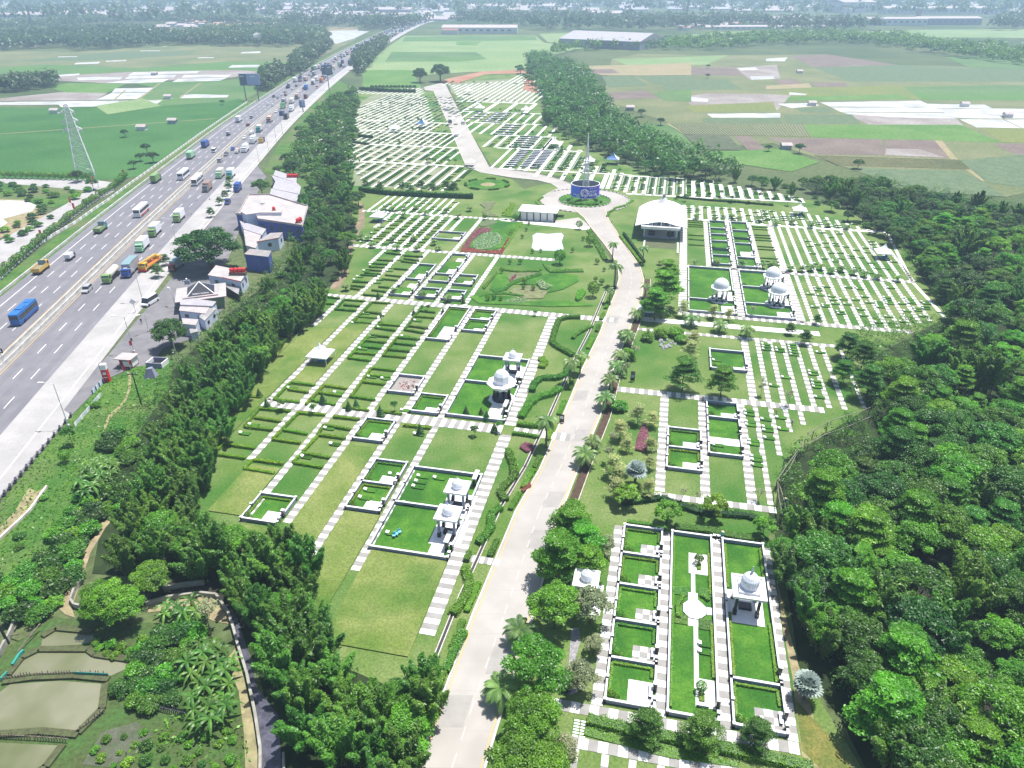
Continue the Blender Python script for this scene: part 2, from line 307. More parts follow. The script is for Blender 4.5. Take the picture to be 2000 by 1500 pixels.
def variants(kind):
 if kind in VAR:return VAR[kind]
 r=[]
 if kind=='bamboo':
  for i in range(4):
   a,b=bamboo_mesh('bamboo_foliage',50+i,n=[17,14,19,16][i],h=[9,10,8.5,9.5][i],sp=[2.7,2.3,3.0,2.6][i]);r.append([('foliage',a),('culms',b)])
 elif kind=='broad':
  for i in range(4):r.append([('crown',crown_mesh('broad_crown',L_BRD,70+i,R=3.4,Hh=4.6,zc=4.9,nclump=46,per=300,ls=.175,cr=.92)),('trunk',trunk_mesh('broad_trunk',5.6,.2,2.2,i))])
 elif kind=='dark':
  for i in range(3):r.append([('crown',crown_mesh('dark_crown',L_DRK,80+i,R=3.6,Hh=4.4,zc=5.0,nclump=50,per=280,ls=.18,cr=.9)),('trunk',trunk_mesh('dark_trunk',5.6,.24,2.4,10+i))])
 elif kind=='great':
  r.append([('crown',crown_mesh('great_crown',L_DRK,77,R=3.4,Hh=6.4,zc=4.0,nclump=90,per=230,ls=.15,cr=.8)),('trunk',trunk_mesh('great_trunk',5.0,.3,2.2,9,nb=9))])
 elif kind=='tier':
  for i in range(3):r.append([('crown',crown_mesh('tiered_crown',L_BRT,90+i,R=3.5,Hh=5.0,zc=5.4,nclump=64,per=190,ls=.17,cr=.85,shape='tier',asp=1.9)),('trunk',trunk_mesh('tiered_trunk',7.0,.16,2.6,20+i,nb=9))])
 elif kind=='tierg':
  for i in range(3):r.append([('crown',crown_mesh('layered_crown',L_BRD,95+i,R=3.6,Hh=5.0,zc=5.2,nclump=64,per=190,ls=.17,cr=.85,shape='tier')),('trunk',trunk_mesh('layered_trunk',7.0,.16,2.6,25+i,nb=9))])
 elif kind=='bright':
  for i in range(3):r.append([('crown',crown_mesh('bright_crown',L_BRT,110+i,R=3.3,Hh=4.6,zc=4.8,nclump=44,per=300,ls=.17,cr=.95)),('trunk',trunk_mesh('bright_trunk',5.2,.18,2.1,30+i))])
 elif kind=='lime':
  for i in range(2):r.append([('crown',crown_mesh('lime_crown',L_LIM,120+i,R=1.9,Hh=2.6,zc=2.7,nclump=30,per=110,ls=.19,cr=.52)),('trunk',trunk_mesh('lime_trunk',2.8,.09,1.1,40+i))])
 elif kind=='silver':
  for i in range(2):r.append([('crown',crown_mesh('silver_crown',L_SIL,130+i,R=2.1,Hh=3.8,zc=3.5,nclump=28,per=180,ls=.18,cr=.75)),('trunk',trunk_mesh('silver_trunk',3.8,.12,1.3,50+i))])
 elif kind=='pale':
  for i in range(2):r.append([('crown',crown_mesh('pale_tiered_crown',L_PAL,140+i,R=1.9,Hh=3.2,zc=2.9,nclump=30,per=75,ls=.17,cr=.6,shape='tier')),('trunk',trunk_mesh('pale_trunk',4.2,.07,1.2,60+i,nb=8))])
 elif kind=='palm':
  for i in range(2):
   b=MB();b.bar((0,0,0),(.1,.05,2.8),.26,0,.22,8);r.append([('fronds',frond_mesh('date_palm_fronds',L_PLM,150+i,n=26,L=3.0,z=2.7,up=.72,leaf=.52,droop=1.25)),('trunk',b.mesh('date_palm_trunk',PBARK))])
 elif kind=='royal':
  for i in range(2):
   b=MB();b.bar((0,0,0),(0,0,4.6),.2,0,.13,8);b.bar((0,0,4.6),(0,0,5.3),.15,1,.1,8);r.append([('fronds',frond_mesh('royal_palm_fronds',L_PLM,160+i,n=13,L=2.3,z=5.3,up=.62,leaf=.5,droop=1.2,lw=.16)),('trunk',b.mesh('royal_palm_trunk',[PBARK,flat('crownshaft',(.10,.20,.05))]))])
 elif kind=='smallpalm':
  for i in range(2):
   b=MB()
   for k in range(4):b.bar((.1*k-.15,.1*(k%2),0),(.25*k-.35,.2*(k%2)-.1,1.3),.05,0,.04,5)
   r.append([('fronds',frond_mesh('clump_palm_fronds',L_PLM,170+i,n=24,L=1.6,z=1.2,up=.9,leaf=.32,droop=1.0,nl=9)),('stems',b.mesh('clump_palm_stems',CULM))])
 elif kind=='bluepalm':
  b=MB();b.bar((0,0,0),(0,0,2.4),.22,0,.2,8);r.append([('fronds',fan_mesh('blue_fan_fronds',L_BLU,180,n=44,z=2.3,R=1.0,fr=1.05)),('trunk',b.mesh('blue_fan_trunk',PBARK))])
 elif kind=='banana':
  for i in range(3):
   b=MB();b.bar((0,0,0),(0,0,2.2),.16,0,.1,6);r.append([('leaves',banana_mesh('banana_leaves',190+i)),('stem',b.mesh('banana_stem',mat('banana_stem',(.16,.20,.06),.7)))])
 elif kind=='conifer':
  for i in range(2):
   b=MB();b.bar((0,0,0),(0,0,2.3),.05,0,.02,5);r.append([('crown',cone_tree_mesh('conifer_crown',L_CON,200+i)),('trunk',b.mesh('conifer_trunk',BARK))])
 elif kind=='sapling':
  for i in range(3):
   b=MB();b.bar((0,0,0),(.05,0,1.7),.04,0,.025,5);r.append([('crown',crown_mesh('sapling_crown',L_BRD,210+i,R=.75,Hh=1.5,zc=1.9,nclump=14,per=44,ls=.16,cr=.36)),('trunk',b.mesh('sapling_trunk',BARK))])
 elif kind=='topiary':
  for i in range(2):
   b=MB();b.bar((0,0,0),(0,0,.9),.05,0,.04,5);r.append([('crown',ball_mesh('topiary_crown',L_HDG,220+i,R=.62,z=1.0,n=520)),('trunk',b.mesh('topiary_trunk',BARK))])
 elif kind=='shrub':
  for i in range(3):r.append([('',crown_mesh('shrub_mesh',[L_HDG,L_BRD,L_BRT][i],230+i,R=.8,Hh=1.0,zc=.55,nclump=14,per=70,ls=.16,cr=.42))])
 elif kind=='bush':
  for i in range(3):r.append([('',crown_mesh('bush_mesh',[L_BRD,L_BRT,L_DRK][i],240+i,R=1.6,Hh=1.8,zc=1.0,nclump=20,per=110,ls=.22,cr=.75))])
 elif kind=='bare':
  for i in range(2):a,b=bare_mesh('bare_twigs',250+i);r.append([('foliage',a),('branches',b)])
 VAR[kind]=r;return r
PROTO={}
def plant(name,kind,x,y,s=1.0,label='',cat='tree',group=None,i=None,rnd=random,sz=None):
 vs_=variants(kind);i=rnd.randrange(len(vs_))if i is None else i%len(vs_);v=vs_[i]
 rz=rnd.uniform(0,6.283);sc_=(s,s,sz if sz else s*rnd.uniform(0.92,1.08))
 if v[0][0]=='':o=link(name,v[0][1],None,(x,y,0),rz);tag(o,label,cat,group);o.scale=sc_;return o
 r=thing(name,label,cat,(x,y,0),rz,group);r.scale=sc_
 for pn,me in v:link(pn,me,r)
 return r
def scatter(poly,dist,seed,tries=8000,avoid=None):
 """points at least dist apart inside a ground polygon"""
 rnd=random.Random(seed);xs=[p[0]for p in poly];ys=[p[1]for p in poly];out=[];grid={}
 for _ in range(tries):
  p=(rnd.uniform(min(xs),max(xs)),rnd.uniform(min(ys),max(ys)))
  if not inside(p,poly)or(avoid and avoid(p)):continue
  d=dist(p)if callable(dist)else dist;k=(int(p[0]//4),int(p[1]//4));w=int(d//4)+1;ok=True
  for a in range(-w,w+1):
   for b in range(-w,w+1):
    for q in grid.get((k[0]+a,k[1]+b),()):
     if(q[0]-p[0])**2+(q[1]-p[1])**2<d*d:ok=False;break
    if not ok:break
   if not ok:break
  if ok:out.append(p);grid.setdefault(k,[]).append(p)
 return out
def hedge_obj(pts,w=0.5,h=0.55,m=None,label='',group=None,name='hedge',cat='hedge',dens=95,ls=0.12,seed=0,par=None):
 """a clipped hedge along a ground polyline: woody core and a coat of leaves"""
 m=m or L_HDG;rng=np.random.default_rng(abs(seed+int(abs(pts[0][0]*13+pts[0][1]*7)))%99999);parts=[];core=MB()
 for a,b in zip(pts[:-1],pts[1:]):
  a=np.array(a);b=np.array(b);d=b-a;L=np.linalg.norm(d)
  if L<.05:continue
  d/=L;s=np.array([-d[1],d[0]]);n=max(8,int(dens*L*(w+2*h)/1.6))
  t=rng.uniform(0,L,n);q=rng.uniform(-1,1,n)*(w/2+h);side=np.clip(q,-w/2,w/2);z=h-np.maximum(0,np.abs(q)-w/2)
  lump=1+0.14*np.sin(t*2.1+a[0])*np.sin(t*0.83+a[1]);xy=a+np.outer(t,d)+np.outer(side*lump,s)
  P=np.column_stack([xy,z*lump+rng.normal(0,.03,n)]);top=(np.abs(q)<w/2)[:,None]
  N=np.where(top,np.array([0,0,1.0]),np.column_stack([s[0]*np.sign(q),s[1]*np.sign(q),np.full(n,.4)]))
  V,Fq=leaves(P,N,ls,rng,1.4,.5);parts.append((V,Fq,np.clip(rng.normal(.5,.22,n),0,1)))
  e=s*w*.40;c0,c1=a,b
  core.prism([tuple(c0-e),tuple(c1-e),tuple(c1+e),tuple(c0+e)],0,h*.86,0)
 V,Fq,T=merge(parts);nV=len(V);cv=np.array(core.v);cf=[list(f)for f in core.f if len(f)==4]
 V=np.concatenate([V,cv]);Fq=np.concatenate([Fq,np.array(cf)+nV]);T=np.concatenate([T,np.zeros(len(cf))])
 o=link(name,np_mesh(name,V,Fq,[m],T),par)
 if par is None:tag(o,label,cat,group)
 return o
def bed_obj(poly,m,label,h=0.4,dens=22,ls=0.14,name='flower_bed',cat='planting bed',group=None,seed=1,kind=None):
 """a bed of low plants filling a ground polygon"""
 rng=np.random.default_rng(seed+len(poly));xs=[p[0]for p in poly];ys=[p[1]for p in poly];A=abs(sum(poly[i][0]*poly[(i+1)%len(poly)][1]-poly[(i+1)%len(poly)][0]*poly[i][1]for i in range(len(poly))))/2
 n=int(A*dens);P=[]
 while len(P)<n:
  q=(rng.uniform(min(xs),max(xs)),rng.uniform(min(ys),max(ys)))
  if inside(q,poly):P.append((q[0],q[1],h*rng.uniform(.55,1.1)))
 V,Fq=leaves(np.array(P),np.tile([0,0,1.0],(n,1)),ls,rng,1.4,.5);T=np.clip(rng.normal(.5,.25,n),0,1)
 core=MB().prism(poly,0.0,h*.7);b=len(V);q4=[f for f in core.f if len(f)==4][:len(poly)]
 me=np_mesh(name,np.concatenate([V,np.array(core.v[:2*len(poly)])]),np.concatenate([Fq,np.array(q4)+b]),[m],np.concatenate([T,np.zeros(len(q4))]))
 bm=bmesh.new();bm.from_mesh(me);bm.verts.ensure_lookup_table()
 try:bm.faces.new([bm.verts[b+len(poly)+i]for i in range(len(poly))])
 except Exception:pass
 bm.to_mesh(me);bm.free();o=link(name,me);return tag(o,label,cat,group,kind)
M_LAND=mat('land',(0.075,0.115,0.04),0.95,(0.12,0.15,0.06),0.012,0.3,coords='World',col3=(0.05,0.09,0.03),scale3=0.004,fine=0.5)
M_LAWN=mat('lawn',(0.105,0.185,0.035),0.95,(0.180,0.235,0.078),0.09,0.5,coords='World',col3=(0.050,0.150,0.018),scale3=0.035,fine=2.6)
M_TURF=mat('coarse_turf',(0.135,0.20,0.038),0.95,(0.21,0.25,0.075),0.12,1.0,coords='World',col3=(0.07,0.16,0.02),scale3=0.05,fine=3.2)
M_RICH=mat('rich_lawn',(0.040,0.155,0.010),0.95,(0.085,0.215,0.020),0.35,0.5,coords='World',col3=(0.028,0.12,0.010),scale3=0.08,fine=3.0)
M_VERGE=mat('verge_grass',(0.045,0.135,0.018),0.95,(0.10,0.19,0.035),0.14,0.9,coords='World',col3=(0.13,0.16,0.06),scale3=0.03,fine=1.6)
M_SOIL=mat('bare_soil',(0.24,0.17,0.115),0.95,(0.33,0.25,0.18),0.4,0.6,coords='World',col3=(0.15,0.16,0.07),scale3=0.12,fine=2.5)
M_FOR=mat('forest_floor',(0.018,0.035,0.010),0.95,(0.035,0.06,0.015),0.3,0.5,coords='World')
M_ASPH=mat('asphalt',(0.20,0.195,0.22),0.9,(0.235,0.23,0.25),0.09,0.1,coords='World',fine=4.0,famp=.07,col3=(0.18,.175,.20),scale3=.05)
M_ASP2=mat('worn_asphalt',(0.17,0.165,0.18),0.9,(0.24,0.23,0.24),0.16,0.1,coords='World',fine=3.0,famp=.1)
M_CONC=mat('pale_concrete',(0.37,0.36,0.355),0.9,(0.45,0.435,0.43),0.12,0.1,coords='World',fine=1.5,famp=.06)
M_ROAD=mat('road_concrete',(0.42,0.395,0.37),0.9,(0.46,0.435,0.405),0.22,0.1,coords='World',col3=(0.385,0.36,0.335),scale3=0.07,fine=0)
M_WPAVE=mat('white_paving',(0.60,0.59,0.57),0.8,(0.72,0.71,0.69),0.6,coords='World')
M_GPAVE=mat('grey_paving',(0.29,0.28,0.265),0.8,(0.35,0.34,0.325),0.6,coords='World')
M_WP=flat('white_line',(0.78,0.78,0.76));M_YP=flat('yellow_line',(0.50,0.41,0.14));M_KERB=mat('kerb_stone',(0.50,0.49,0.47),.9,(0.62,0.61,0.58),1.0,coords='World')
M_BLK=flat('black_paint_and_shade',(0.03,0.03,0.035));M_WHITE=mat('white_render',(0.76,0.76,0.77),.6,(0.82,0.82,0.82),.8)
M_WATER=mat('river_water',(0.035,0.035,0.03),0.12,(0.06,0.055,0.04),0.3,spec=0.6,coords='World')
M_POND=mat('fish_pond_water',(0.20,0.205,0.12),0.12,(0.25,0.25,0.165),0.12,spec=0.6,coords='World',col3=(.14,.16,.07),scale3=.07)
M_MIRR=mat('garden_pond_water',(0.52,0.55,0.60),0.06,spec=0.9)
FM={
'paddy':mat('young_rice',(0.030,0.125,0.022),.95,(0.050,0.155,0.03),.03,.2,coords='World',col3=(0.06,0.17,0.04),scale3=0.009,fine=0.8),
'green':mat('green_crop',(0.075,0.165,0.05),.95,(0.12,0.20,0.07),.02,.2,coords='World',col3=(0.09,0.20,0.04),scale3=.008,fine=.5),
'light':mat('light_green_crop',(0.17,0.27,0.10),.95,(0.24,0.32,0.14),.012,.2,coords='World',fine=.4),
'bright':mat('bright_green_crop',(0.085,0.20,0.035),.95,(0.13,0.235,0.06),.05,.2,coords='World',fine=.6),
'olive':mat('olive_field',(0.13,0.165,0.07),.95,(0.20,0.21,0.10),.02,.2,coords='World',fine=.6),
'sage':mat('sage_crop',(0.095,0.15,0.075),.95,(0.14,0.19,0.10),.2,.4,coords='World',fine=.9),
'brown':mat('ploughed_soil',(0.165,0.125,0.11),.95,(0.21,0.17,0.14),.05,.2,coords='World',fine=.8),
'mud':mat('wet_mud',(0.24,0.20,0.18),.7,(0.34,0.31,0.29),.04,.2,coords='World',fine=.6),
'flood':mat('flooded_field',(0.58,0.575,0.565),.35,(0.42,0.41,0.38),.06,coords='World',spec=.6),
'yell':mat('yellowing_crop',(0.19,0.21,0.06),.95,(0.15,0.20,0.06),.02,.2,coords='World',fine=.5),
'soil':mat('red_soil',(0.36,0.16,0.10),.95,(0.42,0.24,0.16),.03,.2,coords='World'),
'tan':mat('dry_tan_ground',(0.34,0.27,0.17),.95,(0.28,0.26,0.13),.05,.2,coords='World',fine=.7),
}
LV=[0.0]
def sheet(name,poly,m,z=None,kind='structure',px=False,label=None):
 if px:poly=[at(*p)for p in poly]
 if z is None:LV[0]+=0.0015;z=0.01+LV[0]
 n=len(poly);a=sum(poly[i][0]*poly[(i+1)%n][1]-poly[(i+1)%n][0]*poly[i][1]for i in range(n))
 if a<0:poly=poly[::-1]
 me=bpy.data.meshes.new(name);me.from_pydata([(p[0],p[1],z)for p in poly],[],[tuple(range(n))]);me.materials.append(m);me.update()
 o=link(name,me);o['kind']=kind
 if label:o['label']=label
 return o
b=MB();b.add([(-9000,-300,-0.06),(9000,-300,-0.06),(9000,16000,-0.06),(-9000,16000,-0.06)],[(0,1,2,3)]);o=b.build('ground',M_LAND);o['kind']='structure'
def S(name,pts,m,s=1.0,ox=0.0,oy=0.0,z=None):return sheet(name,[at(ox+x/s,oy+y/s)for x,y in pts],m,z)
A=(3.333,0,0)
for k,pts in[
('olive',[(-900,345),(0,336),(700,330),(980,292),(1900,290),(2330,250),(1900,470),(1560,455),(860,465),(300,500),(-900,520)]),
('green',[(-900,430),(0,440),(300,420),(900,440),(1500,400),(1950,400),(1870,470),(860,466),(340,490),(-900,510)]),
('sage',[(100,400),(700,340),(1300,330),(1200,360),(600,395)]),
('green',[(860,540),(1480,520),(1800,500),(1650,620),(1560,660),(1060,700),(890,640),(1005,570)]),
('bright',[(300,560),(460,540),(820,545),(740,585),(690,606),(420,600)]),
('paddy',[(-1200,690),(390,700),(1010,690),(1560,640),(1650,690),(1240,960),(900,1150),(560,1180),(-1200,1180)]),
('green',[(1080,640),(1560,640),(1480,660),(1050,690)]),
('mud',[(-900,640),(0,640),(400,600),(700,606),(620,652),(-900,668)]),
('mud',[(330,497),(860,467),(1560,455),(1720,470),(1500,505),(690,542),(380,525)]),
('flood',[(-900,668),(0,664),(620,656),(780,655),(765,690),(400,698),(380,682),(-900,690)]),
('flood',[(750,576),(1005,571),(965,600),(725,604)]),('flood',[(722,607),(960,603),(890,645),(622,650)]),
('flood',[(785,655),(1060,650),(1010,685),(768,696)]),
('flood',[(500,505),(800,500),(780,518),(510,522)]),('flood',[(842,492),(1150,489),(1130,506),(812,513)]),('flood',[(1200,488),(1510,486),(1480,502),(1180,505)]),
('flood',[(690,540),(860,517),(1100,515),(1060,535),(840,543)]),('flood',[(1160,514),(1480,506),(1430,526),(1120,533)]),('flood',[(870,470),(1300,464),(1280,478),(830,490)]),
('flood',[(1180,622),(1240,613),(1490,619),(1480,634),(1165,640)]),('flood',[(360,488),(520,479),(515,490),(345,500)]),('flood',[(1510,424),(1695,422),(1675,438),(1485,440)]),
('flood',[(1575,338),(1700,334),(1690,346),(1565,348)]),('flood',[(690,396),(820,390),(825,397),(690,402)]),('flood',[(500,408),(655,402),(640,415),(480,419)]),('flood',[(380,368),(505,366),(500,371),(375,373)]),
('flood',[(1290,374),(1395,373),(1390,378),(1283,379)]),('flood',[(915,329),(1045,328),(1040,333),(910,334)]),('flood',[(1875,368),(2050,368),(2030,380),(1865,380)]),
('tan',[(900,205),(1420,178),(2330,176),(2330,215),(1900,235),(1100,245)]),('flood',[(1850,215),(2330,195),(2300,240),(2180,275),(2080,260)]),
('flood',[(920,212),(1240,205),(1230,225),(1100,240)]),('light',[(0,150),(0,125),(380,135),(380,150)]),('light',[(930,300),(1480,290),(1400,300),(1000,308)]),
('light',[(620,600+90),(930,640),(1050,690),(700,745)]),
]:S('field',pts,FM[k],*A)
for x0,y0,x1,y1 in[(205,199,330,196),(245,176,222,196),(312,163,270,195),(392,162,350,192),(150,160,250,150),(0,262,420,232)]:
 a=Vector(at(x0,y0));c=Vector(at(x1,y1));d=(c-a).normalized();n=Vector((-d.y,d.x))*0.7;sheet('field_bund',[tuple(a-n),tuple(c-n),tuple(c+n),tuple(a+n)],FM['tan'])
A=(2.857,1300,0)
for k,pts in[
('olive',[(-300,330),(-150,300),(300,310),(900,303),(1290,362),(2400,400),(2400,1000),(1900,1100),(1200,1000),(600,800),(300,820),(0,680),(-350,560)]),
('light',[(-300,330),(0,322),(350,308),(230,360),(-200,370)]),('brown',[(-20,380),(380,375),(450,425),(-10,412)]),('mud',[(390,378),(620,362),(640,440),(470,445)]),
('flood',[(560,328),(680,320),(665,342),(560,342)]),('flood',[(400,380),(500,376),(520,390),(420,394)]),('flood',[(470,428),(600,426),(610,440),(480,446)]),
('brown',[(690,312),(900,303),(1290,362),(830,376)]),('sage',[(820,378),(1290,364),(1700,382),(2400,400),(2400,470),(2000,456),(1030,456)]),('sage',[(-20,447),(340,443),(430,498),(-10,510)]),
('brown',[(610,448),(720,440),(760,470),(640,474)]),('brown',[(800,462),(1000,460),(1020,486),(840,484)]),('tan',[(560,478),(800,465),(820,492),(560,498)]),
('yell',[(700,492),(1300,478),(2400,478),(2400,545),(1400,556),(560,552)]),('green',[(1330,485),(2400,470),(2400,560),(1430,560)]),('bright',[(560,542),(1300,528),(1380,553),(640,562)]),
('mud',[(100,540),(240,520),(700,530),(620,620),(150,600)]),('flood',[(120,540),(240,552),(235,568),(150,566)]),('flood',[(690,515),(790,525),(780,532),(690,530)]),
('yell',[(100,590),(600,570),(620,620),(160,625)]),
('mud',[(1000,632),(1620,660),(1660,700),(1140,700)]),
('flood',[(622,580),(830,575),(860,590),(700,604)]),('flood',[(860,572),(1420,562),(1500,598),(920,596)]),('flood',[(925,600),(1505,600),(1555,628),(975,625)]),('flood',[(980,628),(1560,632),(1615,662),(1250,655),(1020,636)]),
('flood',[(1450,580),(1780,585),(1820,603),(1500,604)]),('flood',[(1508,607),(1826,606),(1880,663),(1612,660)]),('flood',[(1640,667),(1880,667),(1985,716),(1735,712)]),('flood',[(1890,667),(2400,670),(2400,716),(1990,716)]),
('flood',[(1790,606),(2400,612),(2400,660),(1900,662)]),('flood',[(230,636),(640,632),(640,658),(260,657)]),('sage',[(200,660),(640,660),(650,690),(210,688)]),('sage',[(660,640),(1040,640),(1090,694),(680,690)]),('sage',[(720,605),(900,598),(950,630),(760,628)]),
('bright',[(770,697),(1640,697),(1880,797),(820,767)]),('yell',[(1760,715),(2400,720),(2400,800),(1880,795)]),('brown',[(1830,803),(2400,800),(2400,930),(2000,885)]),
('brown',[(560,770),(1210,778),(1225,868),(840,862)]),('brown',[(1225,780),(1500,783),(1630,888),(1225,868)]),('mud',[(1230,830),(1420,835),(1560,880),(1225,866)]),
('sage',[(1640,895),(2400,830),(2400,1100),(1800,1020)]),('sage',[(1060,940),(1640,955),(1760,1010),(1900,1100),(1300,1060)]),('tan',[(1540,785),(1620,880),(1780,1010),(1770,1015),(1590,890),(1500,785)]),
('bright',[(200,850),(640,830),(860,905),(700,960),(300,900)]),('green',[(-200,700),(0,690),(100,750),(180,840),(0,800)]),
('light',[(960,180),(1500,166),(2400,160),(2400,215),(1000,205)]),('light',[(-100,215),(300,180),(800,160),(960,190),(400,215),(250,250),(-80,262)]),('green',[(1560,320),(2400,300),(2400,400),(1700,380)]),
]:S('field',pts,FM[k],*A)
def ridges(pts,s,ox,oy,n,m,name='crop_rows'):
 q=[Vector(at(ox+x/s,oy+y/s))for x,y in pts];b=MB()
 for i in range(n):
  t0=(i+.2)/n;t1=(i+.75)/n;a0=q[0].lerp(q[1],t0);a1=q[0].lerp(q[1],t1);c0=q[3].lerp(q[2],t0);c1=q[3].lerp(q[2],t1)
  b.prism([tuple(a0),tuple(a1),tuple(c1),tuple(c0)],0.0,0.35)
 o=b.build(name,m);o['kind']='stuff';o['label']='long parallel ridges of a vegetable plot beyond the tree belt';return o
S('field',[(0,690),(770,695),(812,765),(110,752)],FM['tan'],2.857,1300,0);ridges([(20,690),(770,696),(812,764),(110,752)],2.857,1300,0,46,FM['sage'])
S('field',[(100,755),(350,755),(430,840),(190,835)],FM['brown'],2.857,1300,0);ridges([(100,755),(350,756),(430,840),(190,835)],2.857,1300,0,22,FM['sage'])
S('field',[(830,868),(1640,893),(1700,948),(960,925)],FM['tan'],2.857,1300,0);ridges([(830,868),(960,925),(1700,948),(1640,893)],2.857,1300,0,9,FM['olive'])
S('field',[(380,680+80),(470,760),(560,835),(460,840)],FM['brown'],2.857,1300,0)
A=(2.857,650,0)
for k,pts in[
('light',[(400,200),(1130,200),(1180,240),(1440,260),(1260,300),(1060,395),(480,410),(185,392),(250,300)]),('green',[(330,290),(800,292),(860,330),(700,345),(290,345)]),
('bright',[(690,232),(830,232),(800,255),(690,252)]),('green',[(400,205),(1130,202),(1140,225),(390,232)]),('bright',[(150,392),(440,392),(470,450),(500,490),(160,505),(170,440)]),
('light',[(1150,190),(1500,175),(1700,190),(1560,270),(1200,235)]),('flood',[(-180,176),(210,172),(120,215),(20,245),(-60,240)]),('green',[(1700,215),(2050,200),(2050,245),(1850,260)]),
('tan',[(1300,370),(1800,360),(2000,350),(2000,420),(1500,420)]),('brown',[(1400,390),(1560,385),(1600,410),(1420,412)]),('sage',[(1500,425),(1680,422),(1760,480),(1540,490)]),
('sage',[(1690,425),(2000,420),(2000,480),(1790,470)]),('brown',[(1530,520),(1740,505),(1820,545),(1530,560)]),('green',[(1780,520),(2000,500),(2000,570),(1850,560)]),
('soil',[(640,440),(830,400),(1060,390),(1100,420),(1140,490),(1140,520),(1060,500),(1080,440),(1060,410),(850,415),(700,465),(590,460)]),('light',[(480,360),(1080,370),(1060,388),(830,398),(500,420)]),
]:S('field',pts,FM[k],*A)
sheet('lawn',[(CXA+31*math.cos(i*.2618),CYA+31*math.sin(i*.2618))for CXA,CYA in[at(1142,391)]for i in range(24)],M_LAWN,.002)
for q_ in(((-156,300),(-98,300),(-98,346),(-160,346)),((-176,348),(-114,348),(-130,388),(-180,388)),((-196,390),(-124,390),(-136,426),(-198,426)),((-210,430),(-140,430),(-150,462),(-212,462)),((-222,464),(-152,464),(-195,575),(-235,575)),((-240,577),(-196,577),(-215,634),(-250,620)),((-178,600),(-150,556),(-102,556),(-130,720),(-198,660))):sheet('pale_lawn',[G(*p)for p in q_],mat('pale_lawn',(.20,.235,.13),.95,(.27,.29,.19),.05,.2,coords='World',fine=.9),.007)
sheet('lawn',[(700,180),(870,178),(912,330),(1000,350),(1056,395),(1150,440),(1200,520),(1195,590),(1110,820),(1010,1000),(930,1200),(830,1450),(700,1400),(540,1150),(330,1030),(470,760),(620,570),(690,440),(670,380),(668,260)],M_LAWN,0.004,px=True)
sheet('lawn',[(880,170),(960,135),(1030,135),(1050,180),(1062,235),(1130,275),(1240,330),(1480,375),(1640,400),(1760,480),(1850,620),(1700,690),(1690,800),(1530,900),(1500,1060),(1560,1300),(1720,1560),(930,1560),(1000,1300),(1060,1050),(1150,850),(1240,600),(1260,540),(1190,440),(1240,390),(1100,345),(960,325),(920,260)],M_LAWN,0.006,px=True)
S('soil_track',[(1510,430),(1500,640),(1440,760),(1400,930),(1310,1180),(1200,1310),(1300,1330),(1400,1180),(1440,960),(1490,800),(1560,700),(1560,560)],M_SOIL,5,400,300,0.012)
for a_ in((-88.3,100,-80.6,158),(-95,112,-88.4,150),(-79,128,-73.2,166),(-71.6,84,-65.2,98),(-56,84,-50,108),(-48.4,66,-42,89),(-40.3,62,-27.6,80.8),(-56,78,-50,84),(-64,76,-57.4,82)):sheet('coarse_lawn',[G(a_[0],a_[1]),G(a_[2],a_[1]),G(a_[2],a_[3]),G(a_[0],a_[3])],M_TURF)
def ribbon(name,fn0,fn1,ys,m,z):
 v=[(fn0(y),y,z)for y in ys]+[(fn1(y),y,z)for y in ys];n=len(ys);me=bpy.data.meshes.new(name)
 me.from_pydata(v,[],[(i,n+i,n+i+1,i+1)for i in range(n-1)]);me.materials.append(m);me.update();o=link(name,me);o['kind']='structure';return o
HM=[(40,-106.0),(101,-115),(157,-122.8),(211,-130.5),(253,-136.4),(322,-145),(382,-152),(464,-162),(565,-171),(677,-180),(787,-187),(1000,-197),(1136,-201),(1388,-206),(1650,-206),(1900,-180),(2300,-150),(3200,-60)]
_hy=np.array([a for a,_ in HM]);_hx=np.array([b_ for _,b_ in HM])
def hm(y):return float(np.interp(y,_hy,_hx))*0.5+0.25*float(np.interp(y-40,_hy,_hx))+0.25*float(np.interp(y+40,_hy,_hx))
YS=list(range(40,500,12))+list(range(500,2300,40))
hx=lambda d:(lambda y:hm(y)+d)
ribbon('motorway_verge',hx(-27),hx(-18.5),YS,M_VERGE,0.02)
ribbon('motorway_carriageway',hx(-20.0),hx(-1.9),YS,M_ASPH,0.05);ribbon('motorway_carriageway',hx(1.9),hx(14.6),YS,M_ASPH,0.05)
ribbon('motorway_shoulder',hx(14.6),hx(23.5),YS,M_CONC,0.056);ribbon('motorway_median',hx(-1.9),hx(1.9),YS,mat('median_strip',(.26,.25,.24),.9,(.34,.33,.31),.3,coords='World'),0.07)
for d,m_ in((-16.9,M_WP),(-2.3,M_YP),(2.3,M_YP),(21.5,M_WP)):ribbon('road_line',hx(d-.11),hx(d+.11),YS[:60],m_,0.066)
for d in(-15,-11.5,-7.8,-4.2,4.2,8.2,12.3):ribbon('tyre_track',hx(d-.9),hx(d+.9),YS,mat('tyre_darkened_asphalt',(.185,.18,.20),.9,(.215,.21,.23),.25,coords='World'),.054)
db=MB()
for d in(-13.25,-9.6,-5.95,6.3,10.4):
 y=40.0
 while y<640:
  db.add([(hm(y)+d-.09,y,.068),(hm(y)+d+.09,y,.068),(hm(y+5)+d+.09,y+5,.068),(hm(y+5)+d-.09,y+5,.068)],[(0,1,2,3)]);y+=13.0
o=db.build('lane_dashes',M_WP);o['kind']='structure'
